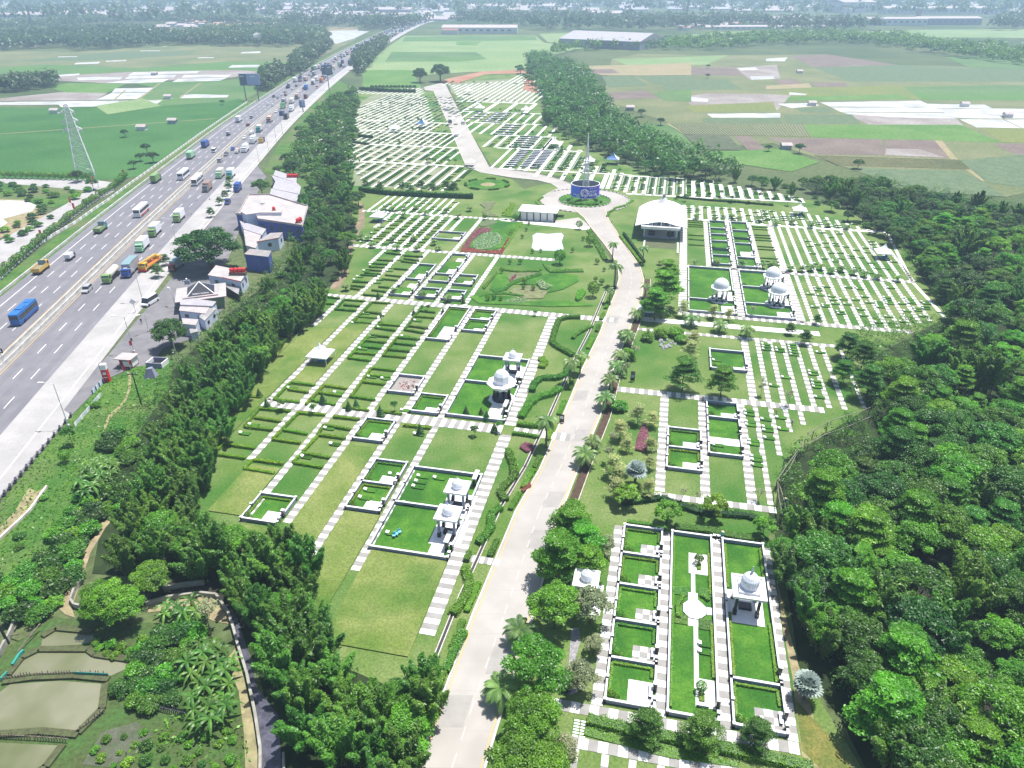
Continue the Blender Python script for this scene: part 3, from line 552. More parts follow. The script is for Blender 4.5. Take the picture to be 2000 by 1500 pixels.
def strip_mesh(name,d0,d1,z0,z1,m,ys,label=None,cat=None):
 b=MB()
 for y0,y1 in zip(ys[:-1],ys[1:]):b.prism([(hm(y0)+d0,y0),(hm(y0)+d1,y0),(hm(y1)+d1,y1),(hm(y1)+d0,y1)],z0,z1)
 o=b.build(name,m);return tag(o,label,cat)if label else tag(o,kind='structure')
M_BARR=mat('barrier_concrete',(.46,.45,.43),.9,(.56,.55,.53),.5,coords='World')
strip_mesh('median_barrier',-1.15,-0.85,0.07,.85,M_BARR,YS[:70],'pale concrete crash barrier on the left edge of the motorway median','barrier')
strip_mesh('median_barrier',0.85,1.15,0.07,.85,M_BARR,YS[:70],'pale concrete crash barrier on the right edge of the motorway median','barrier')
strip_mesh('edge_barrier',-21.2,-20.8,0.02,.75,M_BARR,YS[:70],'long low concrete barrier between the motorway and its grass bank','barrier')
strip_mesh('shoulder_kerb',23.5,23.8,0.0,.3,M_KERB,[y for y in YS[:70]if y>250])
sheet('service_road',[(117,790),(215,690),(265,628),(300,588),(345,530),(380,480),(430,405),(470,350),(500,320),(520,345),(480,420),(440,520),(440,600),(380,660),(320,680),(290,715),(262,716),(208,741),(140,811),(70,895),(-40,1020),(-60,990),(40,875)],M_ASP2,0.03,px=True)
S('exit_lane',[(0,1230),(260,950),(500,600),(520,640),(600,690),(300,1010),(0,1370)],M_CONC,4.287,0,650,0.074)
sheet('verge',[(140,812),(208,742),(262,718),(340,700),(330,760),(260,860),(200,960),(120,1080),(-60,1250),(-100,1030),(0,985),(70,900)],M_VERGE,0.036,px=True)
S('dirt_path',[(1085,330),(1100,380),(1095,470),(1060,560),(1000,640),(920,720),(885,800),(878,980),(862,980),(865,800),(900,700),(980,630),(1040,560),(1075,470),(1075,330)],FM['tan'],4.287,0,650,0.042)
S('concrete_ditch_bed',[(240,1300),(310,1330),(380,1300),(250,1500),(-60,1780),(-60,1700),(120,1500)],FM['tan'],4.287,0,650,0.045)
sheet('frontage_road',[(-60,500),(0,470),(60,437),(130,398),(170,372),(0,357),(-60,356),(-60,348),(0,349),(180,351),(225,357),(222,374),(185,395),(110,450),(40,505),(-60,560)],M_CONC,0.03,px=True)
S('dry_scrub_ground',[(-200,230),(180,240),(300,290),(330,340),(420,350),(200,470),(0,540),(-200,560)],FM['tan'],4,0,330,0.024)
S('white_gravel',[(-200,240),(200,250),(290,285),(250,330),(20,390),(60,420),(0,460),(-200,470)],mat('white_gravel',(.55,.54,.53),.9,(.42,.41,.38),.3,coords='World',fine=1.5),4,0,330,0.028)
sheet('scrub_grass',[(-80,352),(180,356),(182,372),(120,405),(-80,400)],M_VERGE,0.022,px=True)
sheet('motorway_bank',[(515,335),(545,280),(600,215),(660,155),(700,180),(690,350),(640,420),(560,345)],M_VERGE,0.018,px=True)
RL=[(780,1600),(815,1500),(870,1350),(925,1200),(1008,1000),(1055,918),(1101,813),(1139,720),(1173,650),(1190,605),(1203,572),(1210,545),(1208,520),(1196,498),(1182,478),(1156,446),(1142,426),(1128,414),(1120,405)]
RR=[(925,1600),(945,1500),(990,1350),(1040,1200),(1095,1000),(1127,918),(1171,813),(1197,720),(1226,650),(1243,605),(1254,572),(1256,545),(1250,524),(1238,505),(1222,482),(1200,448),(1188,430),(1184,418),(1180,405)]
def road(name,L,R,m,z,kerb=True,lines=True,klabel=None):
 L=[at(*p)for p in L];R=[at(*p)for p in R];sheet(name,L+R[::-1],m,z)
 if kerb:
  for P,sg in((L,-1),(R,1)):
   b=MB();yb=MB()
   for a,c in zip(P[:-1],P[1:]):
    a=Vector(a);c=Vector(c);d=(c-a).normalized();n=Vector((d.y,-d.x))*sg
    b.prism([tuple(a+n*.02),tuple(c+n*.02),tuple(c+n*.27),tuple(a+n*.27)],0,.17)
    if lines:yb.add([(*(a-n*.42),z+.006),(*(a-n*.27),z+.006),(*(c-n*.27),z+.006),(*(c-n*.42),z+.006)],[(0,1,2,3)])
   tag(b.build('kerb',M_KERB),kind='structure')
   if lines:tag(yb.build('road_edge_line',M_YP),kind='structure')
 return L,R
L_,R_=road('park_road',RL,RR,M_ROAD,0.03)
cb=MB();jb=MB()
for i in range(len(L_)-1):
 a0,a1=Vector(L_[i]).lerp(Vector(R_[i]),.52),Vector(L_[i+1]).lerp(Vector(R_[i+1]),.52);d=(a1-a0);Ln=d.length;d.normalize();n=Vector((d.y,-d.x));t=0
 while t<Ln-2:
  p=a0+d*t;q=a0+d*(t+1.9);cb.add([(*(p-n*.07),.036),(*(p+n*.07),.036),(*(q+n*.07),.036),(*(q-n*.07),.036)],[(0,1,2,3)])
  t+=3.6
 t=0
 while t<Ln:
  f=t/Ln;p=Vector(L_[i]).lerp(Vector(L_[i+1]),f);q=Vector(R_[i]).lerp(Vector(R_[i+1]),f);jb.add([(*p,.034),(*q,.034),(*(q+d*.05),.034),(*(p+d*.05),.034)],[(0,1,2,3)]);t+=4.8
for i_,f_,s0,s1 in((2,.2,.55,.98),(3,.6,.5,.95),(6,.3,.05,.45),(5,.5,.5,.96),(8,.4,.1,.5),(1,.5,.04,.48),(4,.1,.5,.9)):
 p_=[Vector(L_[i_]).lerp(Vector(L_[i_+1]),f_),Vector(R_[i_]).lerp(Vector(R_[i_+1]),f_)];d_=(Vector(L_[i_+1])-Vector(L_[i_])).normalized()*4.7;sheet('road_patch',[tuple(p_[0].lerp(p_[1],s0)),tuple(p_[0].lerp(p_[1],s1)),tuple(p_[0].lerp(p_[1],s1)+d_),tuple(p_[0].lerp(p_[1],s0)+d_)],mat('patched_concrete',(.33,.315,.30),.9,(.38,.365,.345),.4,coords='World'),.0325)
tag(cb.build('road_dashes',flat('faded_line',(.50,.49,.47))),kind='structure');tag(jb.build('road_joints',flat('joint_tar',(.34,.33,.31))),kind='structure')
road('park_road',[(1140,425),(1100,400),(1066,402),(1056,393),(1060,384),(1075,376),(1092,368),(1078,359),(1050,352),(1000,347),(940,337),(911,325),(897,292),(875,240),(857,200),(847,177)][4:],
 [(1184,425),(1200,380),(1160,370),(1140,368),(1130,366),(1120,362),(1105,356),(1092,351),(1066,344),(1040,338),(980,330),(954,326),(925,272),(900,225),(885,197),(870,166)][4:],M_ROAD,0.026,lines=False)
sheet('park_road',[(847,178),(870,166),(862,162),(827,170),(830,176)],M_ROAD,0.028,px=True)
CX0,CY0=at(1142,391)
def circle(r,n=48,cx=CX0,cy=CY0):return[(cx+r*math.cos(6.28318*i/n),cy+r*math.sin(6.28318*i/n))for i in range(n)]
sheet('roundabout_road',circle(18.4),M_ROAD,0.022)
rb=MB()
for i in range(72):
 a0=6.28318*i/72;a1=6.28318*(i+1)/72
 for r0,r1 in((10.8,11.15),):rb.prism([(CX0+r*math.cos(a),CY0+r*math.sin(a))for r,a in((r0,a0),(r1,a0),(r1,a1),(r0,a1))],0,.25,i%2)
tag(rb.build('island_kerb',[M_KERB,M_BLK]),kind='structure')
sheet('island_lawn',circle(10.8),M_RICH,0.06)
rb=MB()
for i in range(110):
 a0=6.28318*i/110;x,y=CX0+18.6*math.cos(a0),CY0+18.6*math.sin(a0)
 if not(-2.0<a0-4.75<0.35 and a0>4.3)and not(2.3<a0<3.1):
  a1=a0+6.28318/110;rb.prism([(CX0+r*math.cos(a),CY0+r*math.sin(a))for r,a in((18.4,a0),(18.75,a0),(18.75,a1),(18.4,a1))],0,.22,i%2)
tag(rb.build('roundabout_kerb',[M_KERB,M_BLK]),kind='structure')
sheet('river',[at(1425+265,1035,0),at(1760,1075),at(1870,1085),at(1900,1180),at(1880,1290),at(1960,1400),at(2100,1520),at(1980,1480),at(1860,1370),at(1800,1240),at(1790,1120),at(1690,1090)],M_WATER,0.02)
sheet('river',[(1146,222),(1152,222),(1156,262),(1144,262)],mat('pale_stream',(.42,.42,.42),.4,(.5,.5,.5),.2,coords='World'),0.02,px=True)
sheet('stream',[(440,1195),(462,1200),(490,1290),(500,1340),(545,1400),(550,1520),(515,1520),(510,1440),(490,1340),(470,1260)],mat('dark_stream_water',(.10,.10,.14),.35,(.05,.05,.07),.8,spec=.6,coords='World',fine=2.0),0.02,px=True)
S('stream',[(860,560),(1000,480),(1200,460),(1330,560),(1390,640),(1420,700),(1500,640),(1440,520),(1260,400),(1020,400),(850,470)],M_WATER,3,0,1000,0.016)
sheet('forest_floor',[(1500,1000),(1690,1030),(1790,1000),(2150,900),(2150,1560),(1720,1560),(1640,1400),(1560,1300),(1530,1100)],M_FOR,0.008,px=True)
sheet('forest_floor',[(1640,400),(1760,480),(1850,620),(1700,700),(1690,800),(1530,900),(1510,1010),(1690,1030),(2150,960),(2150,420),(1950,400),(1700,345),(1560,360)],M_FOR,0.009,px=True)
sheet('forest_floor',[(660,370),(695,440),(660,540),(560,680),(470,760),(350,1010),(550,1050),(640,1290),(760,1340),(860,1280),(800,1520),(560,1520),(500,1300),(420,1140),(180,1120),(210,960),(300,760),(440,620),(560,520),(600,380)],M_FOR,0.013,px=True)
S('dry_bank',[(1640,950),(1590,700),(1540,350),(1600,600),(1650,800),(1780,1250),(2000,1500),(1790,1500),(1700,1430)],FM['tan'],3,1000,1000,0.02)
S('dry_grass',[(1660,1100),(1850,1300),(1990,1500),(1800,1500),(1700,1400)],mat('dry_grass',(.20,.19,.05),.95,(.11,.15,.03),.5,.8,coords='World',fine=3.0),3,1000,1000,0.025)
for pts in([(50,960),(130,860),(230,810),(520,810),(560,840),(760,870),(740,920),(640,965),(440,950),(200,960)],[(-60,1100),(60,1010),(350,990),(620,1010),(600,1160),(460,1300),(240,1280),(-60,1290)],[(-60,1350),(370,1370),(270,1500),(180,1560),(-60,1560)],[(250,740),(330,690),(540,710),(560,760),(460,780),(240,790)]):
 S('fish_pond',pts,M_POND,3,0,1000,0.05)
S('marsh_water',[(480,1480),(600,1290),(800,1230),(900,1300),(820,1400),(640,1500)],mat('marsh_water',(.13,.135,.10),.3,(.07,.10,.04),.5,coords='World',fine=2.0),3,0,1000,0.05)
S('pond_bank',[(-60,850),(200,700),(300,620),(900,650),(1330,760),(1400,1080),(1480,1560),(-60,1560)],mat('pond_bank',(.07,.095,.03),.95,(.06,.13,.03),.25,.6,coords='World',fine=2.0),3,0,1000,0.012)
S('dirt_track',[(1330,860),(1380,800),(1430,980),(1500,1300),(1520,1560),(1440,1560),(1430,1300),(1400,1060)],FM['tan'],3,0,1000,0.03)
S('dirt_track',[(340,560),(380,480),(450,400),(500,230),(600,60),(660,10),(690,10),(620,90),(530,240),(480,400),(420,560),(440,620),(380,600)],FM['tan'],3,0,1000,0.03)
S('dirt_track',[(860,550),(980,515),(1180,490),(1270,500),(1330,570),(1360,660),(1250,640),(1100,560),(870,590)],FM['tan'],3,0,1000,0.03)
def gp(u0,v0,u1,v1):return[G(u0,v0),G(u1,v0),G(u1,v1),G(u0,v1)]
SLW=None;slab_cache={}
def slab_mesh(w,l,m):
 k=(round(w,2),round(l,2),m.name)
 if k not in slab_cache:
  b=MB();b.box(-w/2,-l/2,0,w/2,l/2,.05);slab_cache[k]=b.mesh('paving_slab',m)
 return slab_cache[k]
def path(u,v0,v1,w=1.4,cross=False,mode=None,pitch=1.0,z=0.0,name='footpath',ph=0):
 """a path along the long axis (or across it) at grid position u; striped slabs where they show"""
 vc=(v0+v1)/2 if not cross else u
 def q(a,b_):return G(b_,a)if cross else G(a,b_)
 if mode is None:mode='joined' if(v0 if not cross else u)<262 else 'plain'
 if mode=='plain':
  b=MB();b.prism([q(u-w/2,v0),q(u+w/2,v0),q(u+w/2,v1),q(u-w/2,v1)],0,.05+z);return tag(b.build(name,M_WPAVE),kind='structure')
 n=max(1,int(round((v1-v0)/pitch)));l=(v1-v0)/n
 if mode=='joined':
  b=MB()
  for i in range(n):
   a0=v0+i*l+.012;a1=v0+(i+1)*l-.012;b.prism([q(u-w/2,a0),q(u+w/2,a0),q(u+w/2,a1),q(u-w/2,a1)],0,.05+z+.003*(i%2),(i+ph)%2)
  return tag(b.build(name,[M_WPAVE,M_GPAVE]),kind='structure')
 base=MB();base.prism([q(u-w/2,v0),q(u+w/2,v0),q(u+w/2,v1),q(u-w/2,v1)],0,.03+z)
 r=tag(base.build(name,flat('mortar',(.30,.29,.28))),kind='structure');ang=-TH+(math.pi/2 if cross else 0)
 for i in range(n):
  c=q(u,v0+(i+.5)*l);me=slab_mesh(w,l-.03,(M_WPAVE,M_GPAVE)[(i+ph)%2]);link('paving_slab',me,r,(c[0],c[1],.01+z+.004*((i*7)%3)),ang)
 return r
PU=[-87.6,-79.7,-72.4,-64.3,-56.8,-49.3,-41.1,-26.3]
for u,vt,vb in((PU[0],177,142.8),(PU[1],177,120.6),(PU[2],177,121.4),(PU[2],118,99.5),(PU[3],177,121.4),(PU[3],118,82.8),(PU[4],177,121.4),(PU[4],118,84),(PU[5],177,121.4),(PU[5],118,75.7),(PU[6],177,121.4),(PU[6],118,75.9)):
 path(u,vb,vt,1.45)
path(PU[7],121.6,177,2.3);path(PU[7],106,118,2.3);path(PU[7],66.2,106,2.3,mode='slabs')
path(119.7,-80.6,-27.5,3.2,True);path(119.7,-25.1,-13.5,2.6,True);path(178.6,-95,-9,2.8,True);path(82.2,-25.1,-19.5,1.5,True,pitch=.6)
for u,vb,vt in((-91,207.2,221),(-84.2,180,221),(-76.2,180,221),(-68.0,180,221),(-60.3,180,221),(-52,180,221)):path(u,vb,vt,1.4)
path(222.4,-104.5,-33,2.3,True)
for u,vb in((-103.8,243.6),(-99.8,223.6),(-95.0,223.6),(-90.8,223.6),(-86.8,223.6),(-83.0,223.6),(-79.0,223.6),(-67.8,223.6)):path(u,vb,262.5,1.4)
path(-75.2,243,262.5,1.4);path(263.3,-116.6,-40,1.9,True,mode='joined')
for i in range(11):path(-114.6+3.18*i,264.4,287.6 if i<10 else 283.2,.95)
def rnd_top(i):return 0
for i in range(13):
 u=-159+5.35*i;path(u,max(299+0.0*i,299+max(0,-129-u)*1.55),345.0-(0 if u<-99 else 6),1.05)
path(346.6,-159.4,-94,1.8,True)
for i in range(14):path(-180+5.45*i,348,387.5-(0 if i else 6),1.0)
path(388.6,-178,-110,1.8,True)
for i in range(19):path(-196+4.15*i,390,426.5,.9)
path(428,-195,-123,1.9,True)
for i in range(17):path(-208+4.0*i,430,460,.9)
path(461.5,-208,-138,1.9,True)
lm=lambda u:385+(-119.5-u)/.38
for i in range(21):
 u=-221+4.05*i
 if lm(u)>470:path(u,463,min(575,lm(u)),.95)
for i in range(20):
 u=-255+4.3*i
 if lm(u)>585:path(u,577,min(634 if i>3 else 600,lm(u)),.95)
for i in range(15):
 u=-84+4.55*i;vt=356+max(0,12-abs(i-3)*6)if i<4 else 392-0.0*i
 if i<4:path(u,346.5,392,1.3)
for i in range(7):path(-66.4+6.5*i,347.5,(426,418,409,397,380,360,348.5)[i],2.0)
for i in range(7):path(-66.4+6.5*i,(343.5,343.5,343.5,339,335,331,328)[i]-10*(i>0),344.5,2.0)
for i in range(9):path(-20.8+4.0*(i-1),(318,316,313.5,311,311,311,312,312,312)[i],(356,350,347,343,344,344,343,342,340)[i]-1,1.7)
for i in range(12):path(12.0+4.0*i,312.3+.15*i,(339.5,338.5,337,336,335,334,332,330,328,325,322,319)[i],1.7)
path(345.8,-80.5,-18,1.7,True);path(343.9,-16,8,1.5,True);path(311.2,-16,20,1.7,True);path(312.8,20,57,1.7,True);path(393.4,-92,-45,1.7,True)
for u0,u1,vb,vt,st,w in((-100,-62,394.5,428.5,6.6,1.5),(-125,-66,431,468,6.9,1.6),(-143,-83,470,509,6.3,1.5),(-143,-98,512,553,14.4,3.0)):
 u=u0
 while u<=u1:path(u,vb,vt,w);u+=st
path(429.6,-100,-65,1.7,True);path(468.6,-127,-79,1.7,True);path(510,-144,-84,2,True);path(555,-161,-99,2.2,True)
u=-198
while u<-101:path(u,max(557,414+(-105-u)/.375),640+(u+198)*.9 if u<-150 else(745-(u+150)*2.2),1.2);u+=4.55
for i in range(1,8):path(8.35+3.2*i,279.3,298,1.4)
path(8.3,279.3,298.3,1.5);path(8.2,187.8,277.5,2.4);path(16.2,227.2,277,1.5);path(24.0,187.5,277.4,1.9);path(32.0,227,277,1.6);path(39.4,187.2,276.4,2.4)
path(278.4,9.5,33,1.7,True);path(276.4,33,81,1.7,True);path(225.5,9.5,77,2.0,True,mode='joined');path(187.2,7,67,2.2,True,mode='joined')
for i in range(15):path(33.9+3.12*i,277.3,(297.5,297,297,297,296.5,296.5,296,295.5,294,292,289,286,282,279,278)[i],1.1)
for i in range(12):path(42.6+3.1*i,226.6,275.5 if i<10 else 276-(i-9)*12,1.15)
for i in range(11):path(42.4+3.1*i,188.4+max(0,i-6)*1.8,224.4,1.15)
path(277.5,70,81,1.0,True)
b=MB();b.prism([G(80,277),G(81,277),G(76.8,226),G(78.5,199),G(77.4,199),G(75.8,226)],0,.05);tag(b.build('footpath',M_WPAVE),kind='structure')
path(181,-3.4,43,2.8,True,mode='plain',name='service_lane')
path(174.3,-4,46.5,1.5,True);path(141.3,-7,38,2.3,True);path(4.6,105.8,140.1,1.75);path(12.6,105.6,140.1,1.7);path(20.6,105.4,140.1,1.7);path(23.6,142.6,173.5,1.7)
for i in range(6):path(26.8+3.12*i,142.6,173.5,1.1)
path(46.6,144,173.5,.8);path(23.7,106,140.1,1.0);path(26.9,122,140.1,1.0);path(29.9,131,140.1,1.0);path(32.9,134.5,140.1,1.0);path(104.6,3.7,24.5,1.7,True,mode='slabs',pitch=1.2)
for u,w,ph in((-1.78,1.45,0),(6.15,1.35,0),(14.05,1.35,1),(21.85,1.35,0)):path(u,59.95,95.0,w,mode='slabs',pitch=1.08,ph=ph)
path(59.05,-7.4,22.5,1.6,True,mode='slabs',pitch=1.2);path(54.35,-4.6,24,1.5,True,mode='slabs',pitch=1.2,ph=1)
for u in(-3.6,-0.05,3.15,6.4):path(u,46,53.5,.85,mode='slabs',pitch=1.4)
st=MB()
for i in range(6):
 for j in range(2):
  c=G(-3.9+j*.85,57.3-i*.42);me=slab_mesh(.72,.26,M_WPAVE)
  if i==0 and j==0:stp=tag(link('stepping_stones',sheet('tmp',gp(-4.4,55.1,-2.6,57.6),M_RICH,.012).data),kind='structure');bpy.data.objects.remove(bpy.data.objects['tmp'])
  link('stepping_stone',me,stp,(c[0],c[1],.015),-TH)
M_WALL=mat('slate_wall',(0.20,0.23,0.30),.7,(0.30,0.33,0.40),2.0);M_DK=flat('black_granite',(0.018,0.018,0.024),.25,spec=.6);M_CAP=mat('coping_white',(.60,.61,.64),.5,(.70,.71,.73),1.3)
M_GRN=flat('grey_stone_band',(.42,.45,.52),.6)
def wall_run(r,a,b,h=.7,t=.2,dark=False):
 """one straight wall on the ground from a to b (plot coordinates), with ledges and a coping"""
 (x0,y0),(x1,y1)=a,b;hx_=abs(x1-x0)>abs(y1-y0)
 if hx_:bx=(min(x0,x1),y0-t/2,max(x0,x1),y0+t/2)
 else:bx=(x0-t/2,min(y0,y1),x0+t/2,max(y0,y1))
 m=MB();m.box(bx[0],bx[1],0,bx[2],bx[3],h,0)
 e=.035
 for z in(.14,.34,.52):m.box(bx[0]+.01,bx[1]-e,z,bx[2]-.01,bx[3]+e,z+.09,1)
 w=m.build('wall',[M_DK if dark else M_WALL,M_GRN if not dark else M_WALL],r)
 c=MB();c.box(bx[0]-.03,bx[1]-.07,h,bx[2]+.03,bx[3]+.07,h+.09);c.build('coping',M_CAP,w)
def post(r,x,y,h=.95,s=.16,dark=True):
 m=MB();m.box(x-s,y-s,0,x+s,y+s,h);p=m.build('post',M_DK if dark else M_WHITE,r);c=MB();c.box(x-s-.05,y-s-.05,h,x+s+.05,y+s+.05,h+.1);c.build('post_cap',M_CAP,p)
shr_n=[0]
def plot(u0,v0,u1,v1,label,walls='NSEW',patio='white',ps=(3.0,2.9),hedge=True,shrubs=True,rich=True,where='',kind='walled_plot',bench=True):
 c=G(u0,v0);r=thing(kind,label,'walled plot',(c[0],c[1],0),-TH,None);W_,D_=u1-u0,v1-v0
 m=MB();m.box(.1,.1,0,W_-.1,D_-.1,.045);m.build('lawn',M_RICH if rich else M_LAWN,r)
 if 'N' in walls:wall_run(r,(0,D_),(W_,D_))
 if 'S' in walls:wall_run(r,(0,0),(W_,0))
 if 'W' in walls:
  wall_run(r,(0,.2),(0,D_-.2));post(r,0,D_*.5,1.0,.17)
 if 'E' in walls:
  wall_run(r,(W_,ps[1]*.78),(W_,D_-.2));wall_run(r,(W_,.2),(W_,ps[1]*.3));post(r,W_,ps[1]*.78,1.5,.24);post(r,W_,ps[1]*.3,1.05,.2)
 for x,y in((0,0),(W_,0),(0,D_),(W_,D_)):post(r,x,y,.82,.16)
 if patio:
  pm=MB();px0,py0=W_-.2-ps[0],.2;pm.box(px0,py0,0,W_-.15,py0+ps[1],.07);p=pm.build('patio',M_GPAVE if patio=='checker' else M_WPAVE,r)
  if patio=='checker':
   for i in range(3):
    for j in range(3):
     t=MB();a=ps[0]/3;b_=ps[1]/3;t.box(px0+i*a+.02,py0+j*b_+.02,.07,px0+(i+1)*a-.02,py0+(j+1)*b_-.02,.095);t.build('tile',M_WPAVE if(i+j)%2 else M_GPAVE,p)
  if bench:
   bm_=MB();bm_.box(W_-.75,ps[1]*.42,.45,W_-.3,ps[1]*.95,.55,0,True);bm_.box(W_-.7,ps[1]*.45,0,W_-.35,ps[1]*.52,.45,1);bm_.box(W_-.7,ps[1]*.84,0,W_-.35,ps[1]*.91,.45,1);bm_.build('bench',[M_CAP,M_DK],r)
 if hedge:
  hh=[(.5,D_-.55),(W_-.55,D_-.55)];z0=ps[1]+.5 if patio else .6
  P=[G(u0+a,v0+b_)for a,b_ in[(.42,1.4),(.42,D_-.55),(W_-.5,D_-.55),(W_-.5,z0+.3)]]
  hedge_obj(P,.38,.42,L_LHG if shr_n[0]%3 else L_HDG,'lime clipped hedge inside '+where,None,dens=80,seed=int(u0*10+v0))
 if shrubs:
  shr_n[0]+=1
  for k,(dx,dy,s_)in enumerate(((.75,.8,.85),(1.45,.6,.65))):x,y=G(u0+dx,v0+dy);plant('topiary_ball','topiary',x,y,s_,('larger' if k==0 else 'smaller')+' round shrub in '+where,'shrub')
 return r
ORD=['first','second','third','fourth','fifth','sixth']
ordn=['farthest','second farthest','middle','second nearest','nearest']
vd=[94.7,88.0,81.1,74.1,67.3,60.6]
for i in range(5):
 w=f'the {ordn[i]} plot of the left foreground column'
 plot(-.85,vd[i+1],5.3,vd[i],f'{ordn[i]} of five walled plots in the left foreground column, {"plain white" if i == 4 else "checkered"} patio','NEW'+('S' if i==4 else ''),'checker' if i<4 else 'white',(3.0,2.9)if i<4 else(3.2,3.9),where=w)
r=plot(6.95,60.5,13.15,94.7,'long walled garden with octagonal terrace and narrow white walk in the foreground','NSEW',None,hedge=False,shrubs=False,where='')
def sub(r,name,m,*boxes):
 b=MB()
 for bx in boxes:b.box(*bx)
 return b.build(name,m,r)
sub(r,'walk',M_WPAVE,(3.05,17.8,0,3.65,27.2,.08),(3.35,4.6,0,3.95,15,.08),(2.6,15,0,4.0,21.5,.085),(2.7,25.6,0,5.6,30.2,.09),(3.5,1.9,0,6.0,6.2,.09))
om=MB();om.prism([(3.5+1.75*math.cos(math.pi/8+i*math.pi/4),18.2+1.95*math.sin(math.pi/8+i*math.pi/4))for i in range(8)],0,.16);om.box(4.9,17.6,0,6.1,19,.1);om.build('octagon_terrace',M_CAP,r)
b=MB();b.prism([(3.5+1.85*math.cos(math.pi/8+i*math.pi/4),18.2+2.05*math.sin(math.pi/8+i*math.pi/4))for i in range(8)],0,.12);b.build('terrace_step',M_DK,r)
for nm,P,h in(('lower left',[(1.2,16.0),(1.0,18.2),(1.9,20.6)],.6),('lower right',[(5.6,20.2),(4.9,20.9),(4.4,21.0)],.6)):
 hedge_obj([G(6.95+a,60.5+b_)for a,b_ in P],.6,h,L_LHG,f'lime hedge curving round the {nm} side of the octagonal terrace',dens=90)
for nm,bx in(('near left',(.4,15.0,2.5,16.8)),('near right',(4.1,14.6,6.0,16.6)),('far left',(.4,20.6,2.6,22.2)),('far right',(4.1,21.0,6.0,22.8))):
 bed_obj([G(6.95+a,60.5+b_)for a,b_ in((bx[0],bx[1]),(bx[2],bx[1]),(bx[2],bx[3]),(bx[0],bx[3]))],L_HDG,f'square dark groundcover bed on the {nm} corner of the octagonal terrace',.3,55,.11)
hedge_obj([G(7.35,61.5),G(7.35,94)],.35,.45,L_LHG,'long lime hedge down the left wall of the central foreground garden',dens=70);hedge_obj([G(12.75,67),G(12.75,76)],.4,.45,L_LHG,'lime hedge along the right wall near the two headstones',dens=80);hedge_obj([G(12.75,82),G(12.75,91)],.35,.4,L_LHG,'lime hedge along the right wall beyond the octagonal terrace',dens=80)
for nm,v in(('far',88.0),('near',64.2)):
 x,y=G(11.2,v);plant('topiary_ball','topiary',x,y+.5,1.15,f'round topiary in the planter at the {nm} end of the central garden','shrub')
 hedge_obj([G(11.2,v-1),G(11.2,v+.3)],.7,.35,L_LHG,f'clipped square hedge under the topiary at the {nm} end',dens=110)
 r2=thing('bench',f'white stone bench beside the {nm} topiary planter','bench',(*G(10.6,v-1.9 if nm=='near' else v+1.6),0),-TH);sub(r2,'seat',M_CAP,(0,0,.42,1.5,.45,.52));sub(r2,'leg',M_DK,(.05,.05,0,.2,.4,.42));sub(r2,'leg',M_DK,(1.3,.05,0,1.45,.4,.42))
plot(14.95,60.4,21.25,67.3,'walled plot with checkered patio, nearest of the right foreground column','NSEW','checker',(3.4,3.2),where='the nearest plot of the right foreground column')
plot(14.95,67.3,21.25,94.5,'long walled lawn holding the ribbed-dome pavilion, right foreground column','NEW',None,hedge=False,shrubs=False)
hedge_obj([G(15.4,68),G(15.4,79)],.4,.45,L_LHG,'lime hedge on the left side of the lawn below the ribbed-dome pavilion',dens=80);hedge_obj([G(20.8,68),G(20.8,78)],.4,.45,L_LHG,'lime hedge on the right side of the lawn below the ribbed-dome pavilion',dens=80)
hedge_obj([G(15.4,84),G(15.4,93.8)],.4,.45,L_LHG,'lime hedge left of the pale lawn beyond the ribbed-dome pavilion',dens=80);hedge_obj([G(20.8,85),G(20.8,93.8)],.4,.45,L_LHG,'lime hedge right of the pale lawn beyond the ribbed-dome pavilion',dens=80)
vm=[126.8,119.8,112.8]
for i in range(2):plot(5.6,vm[i+1],12.0,vm[i],f'{("farther", "nearer")[i]} white-patio walled plot in the left lane of the middle right block','NEW'+('S' if i else ''),'white',(3.2,2.8),where=f'the {("farther", "nearer")[i]} white-patio plot of the middle right block')
plot(13.5,132.8,19.8,139.2,'walled plot with white patio next to the broad striped cross path, middle right block','NEW','white',(3.2,2.6),hedge=False,where='the plot beside the cross path, middle right block')
plot(13.5,126.6,19.8,132.8,'walled plot with plain lawn and no patio, middle right block','NEW',None,hedge=False,shrubs=False)
plot(13.5,119.2,19.8,126.6,'walled plot with a full-width white strip and one headstone, middle right block','SEW',None,hedge=False,where='the white-strip plot, middle right block')
b=MB();b.box(0,0,0,5.9,2.5,.1);o=b.build('white_terrace',M_WPAVE,None,loc=(*G(13.7,123.2),.04),rz=-TH);tag(o,'full-width white terrace inside the walled plot of the middle right block','terrace')
plot(14.8,155.1,23.0,165,'walled plot with dark shrubs and a small white bench beside the two big green trees','NSEW','white',(5,2.2),hedge=False,where='the walled plot beside the two big trees')
va=[276.3,267,259.8,252,243.3,236.9,228.3]
for i in range(6):plot(17.4,va[i+1],23.3,va[i],f'{ORD[i]} small walled plot from the far end, left column behind the domes','NEW'+('S' if i in(3,5)else ''),'white',(3,1.8),hedge=False,shrubs=i in(1,2,3,5),where=f'the {ORD[i]} plot from the far end, left column behind the domes')
vb=[276.4,266,257.0,250.8,236.2,227.5]
for i in range(5):plot(25.2,vb[i+1],31.1,vb[i],f'{ORD[i]} small walled plot from the far end, right column behind the domes','NEW'+('S' if i in(1,4)else ''),'white' if i!=3 else 'white',(3,1.8)if i!=3 else(4,7),hedge=False,shrubs=i in(0,2,3),where=f'the {ORD[i]} plot from the far end, right column behind the domes')
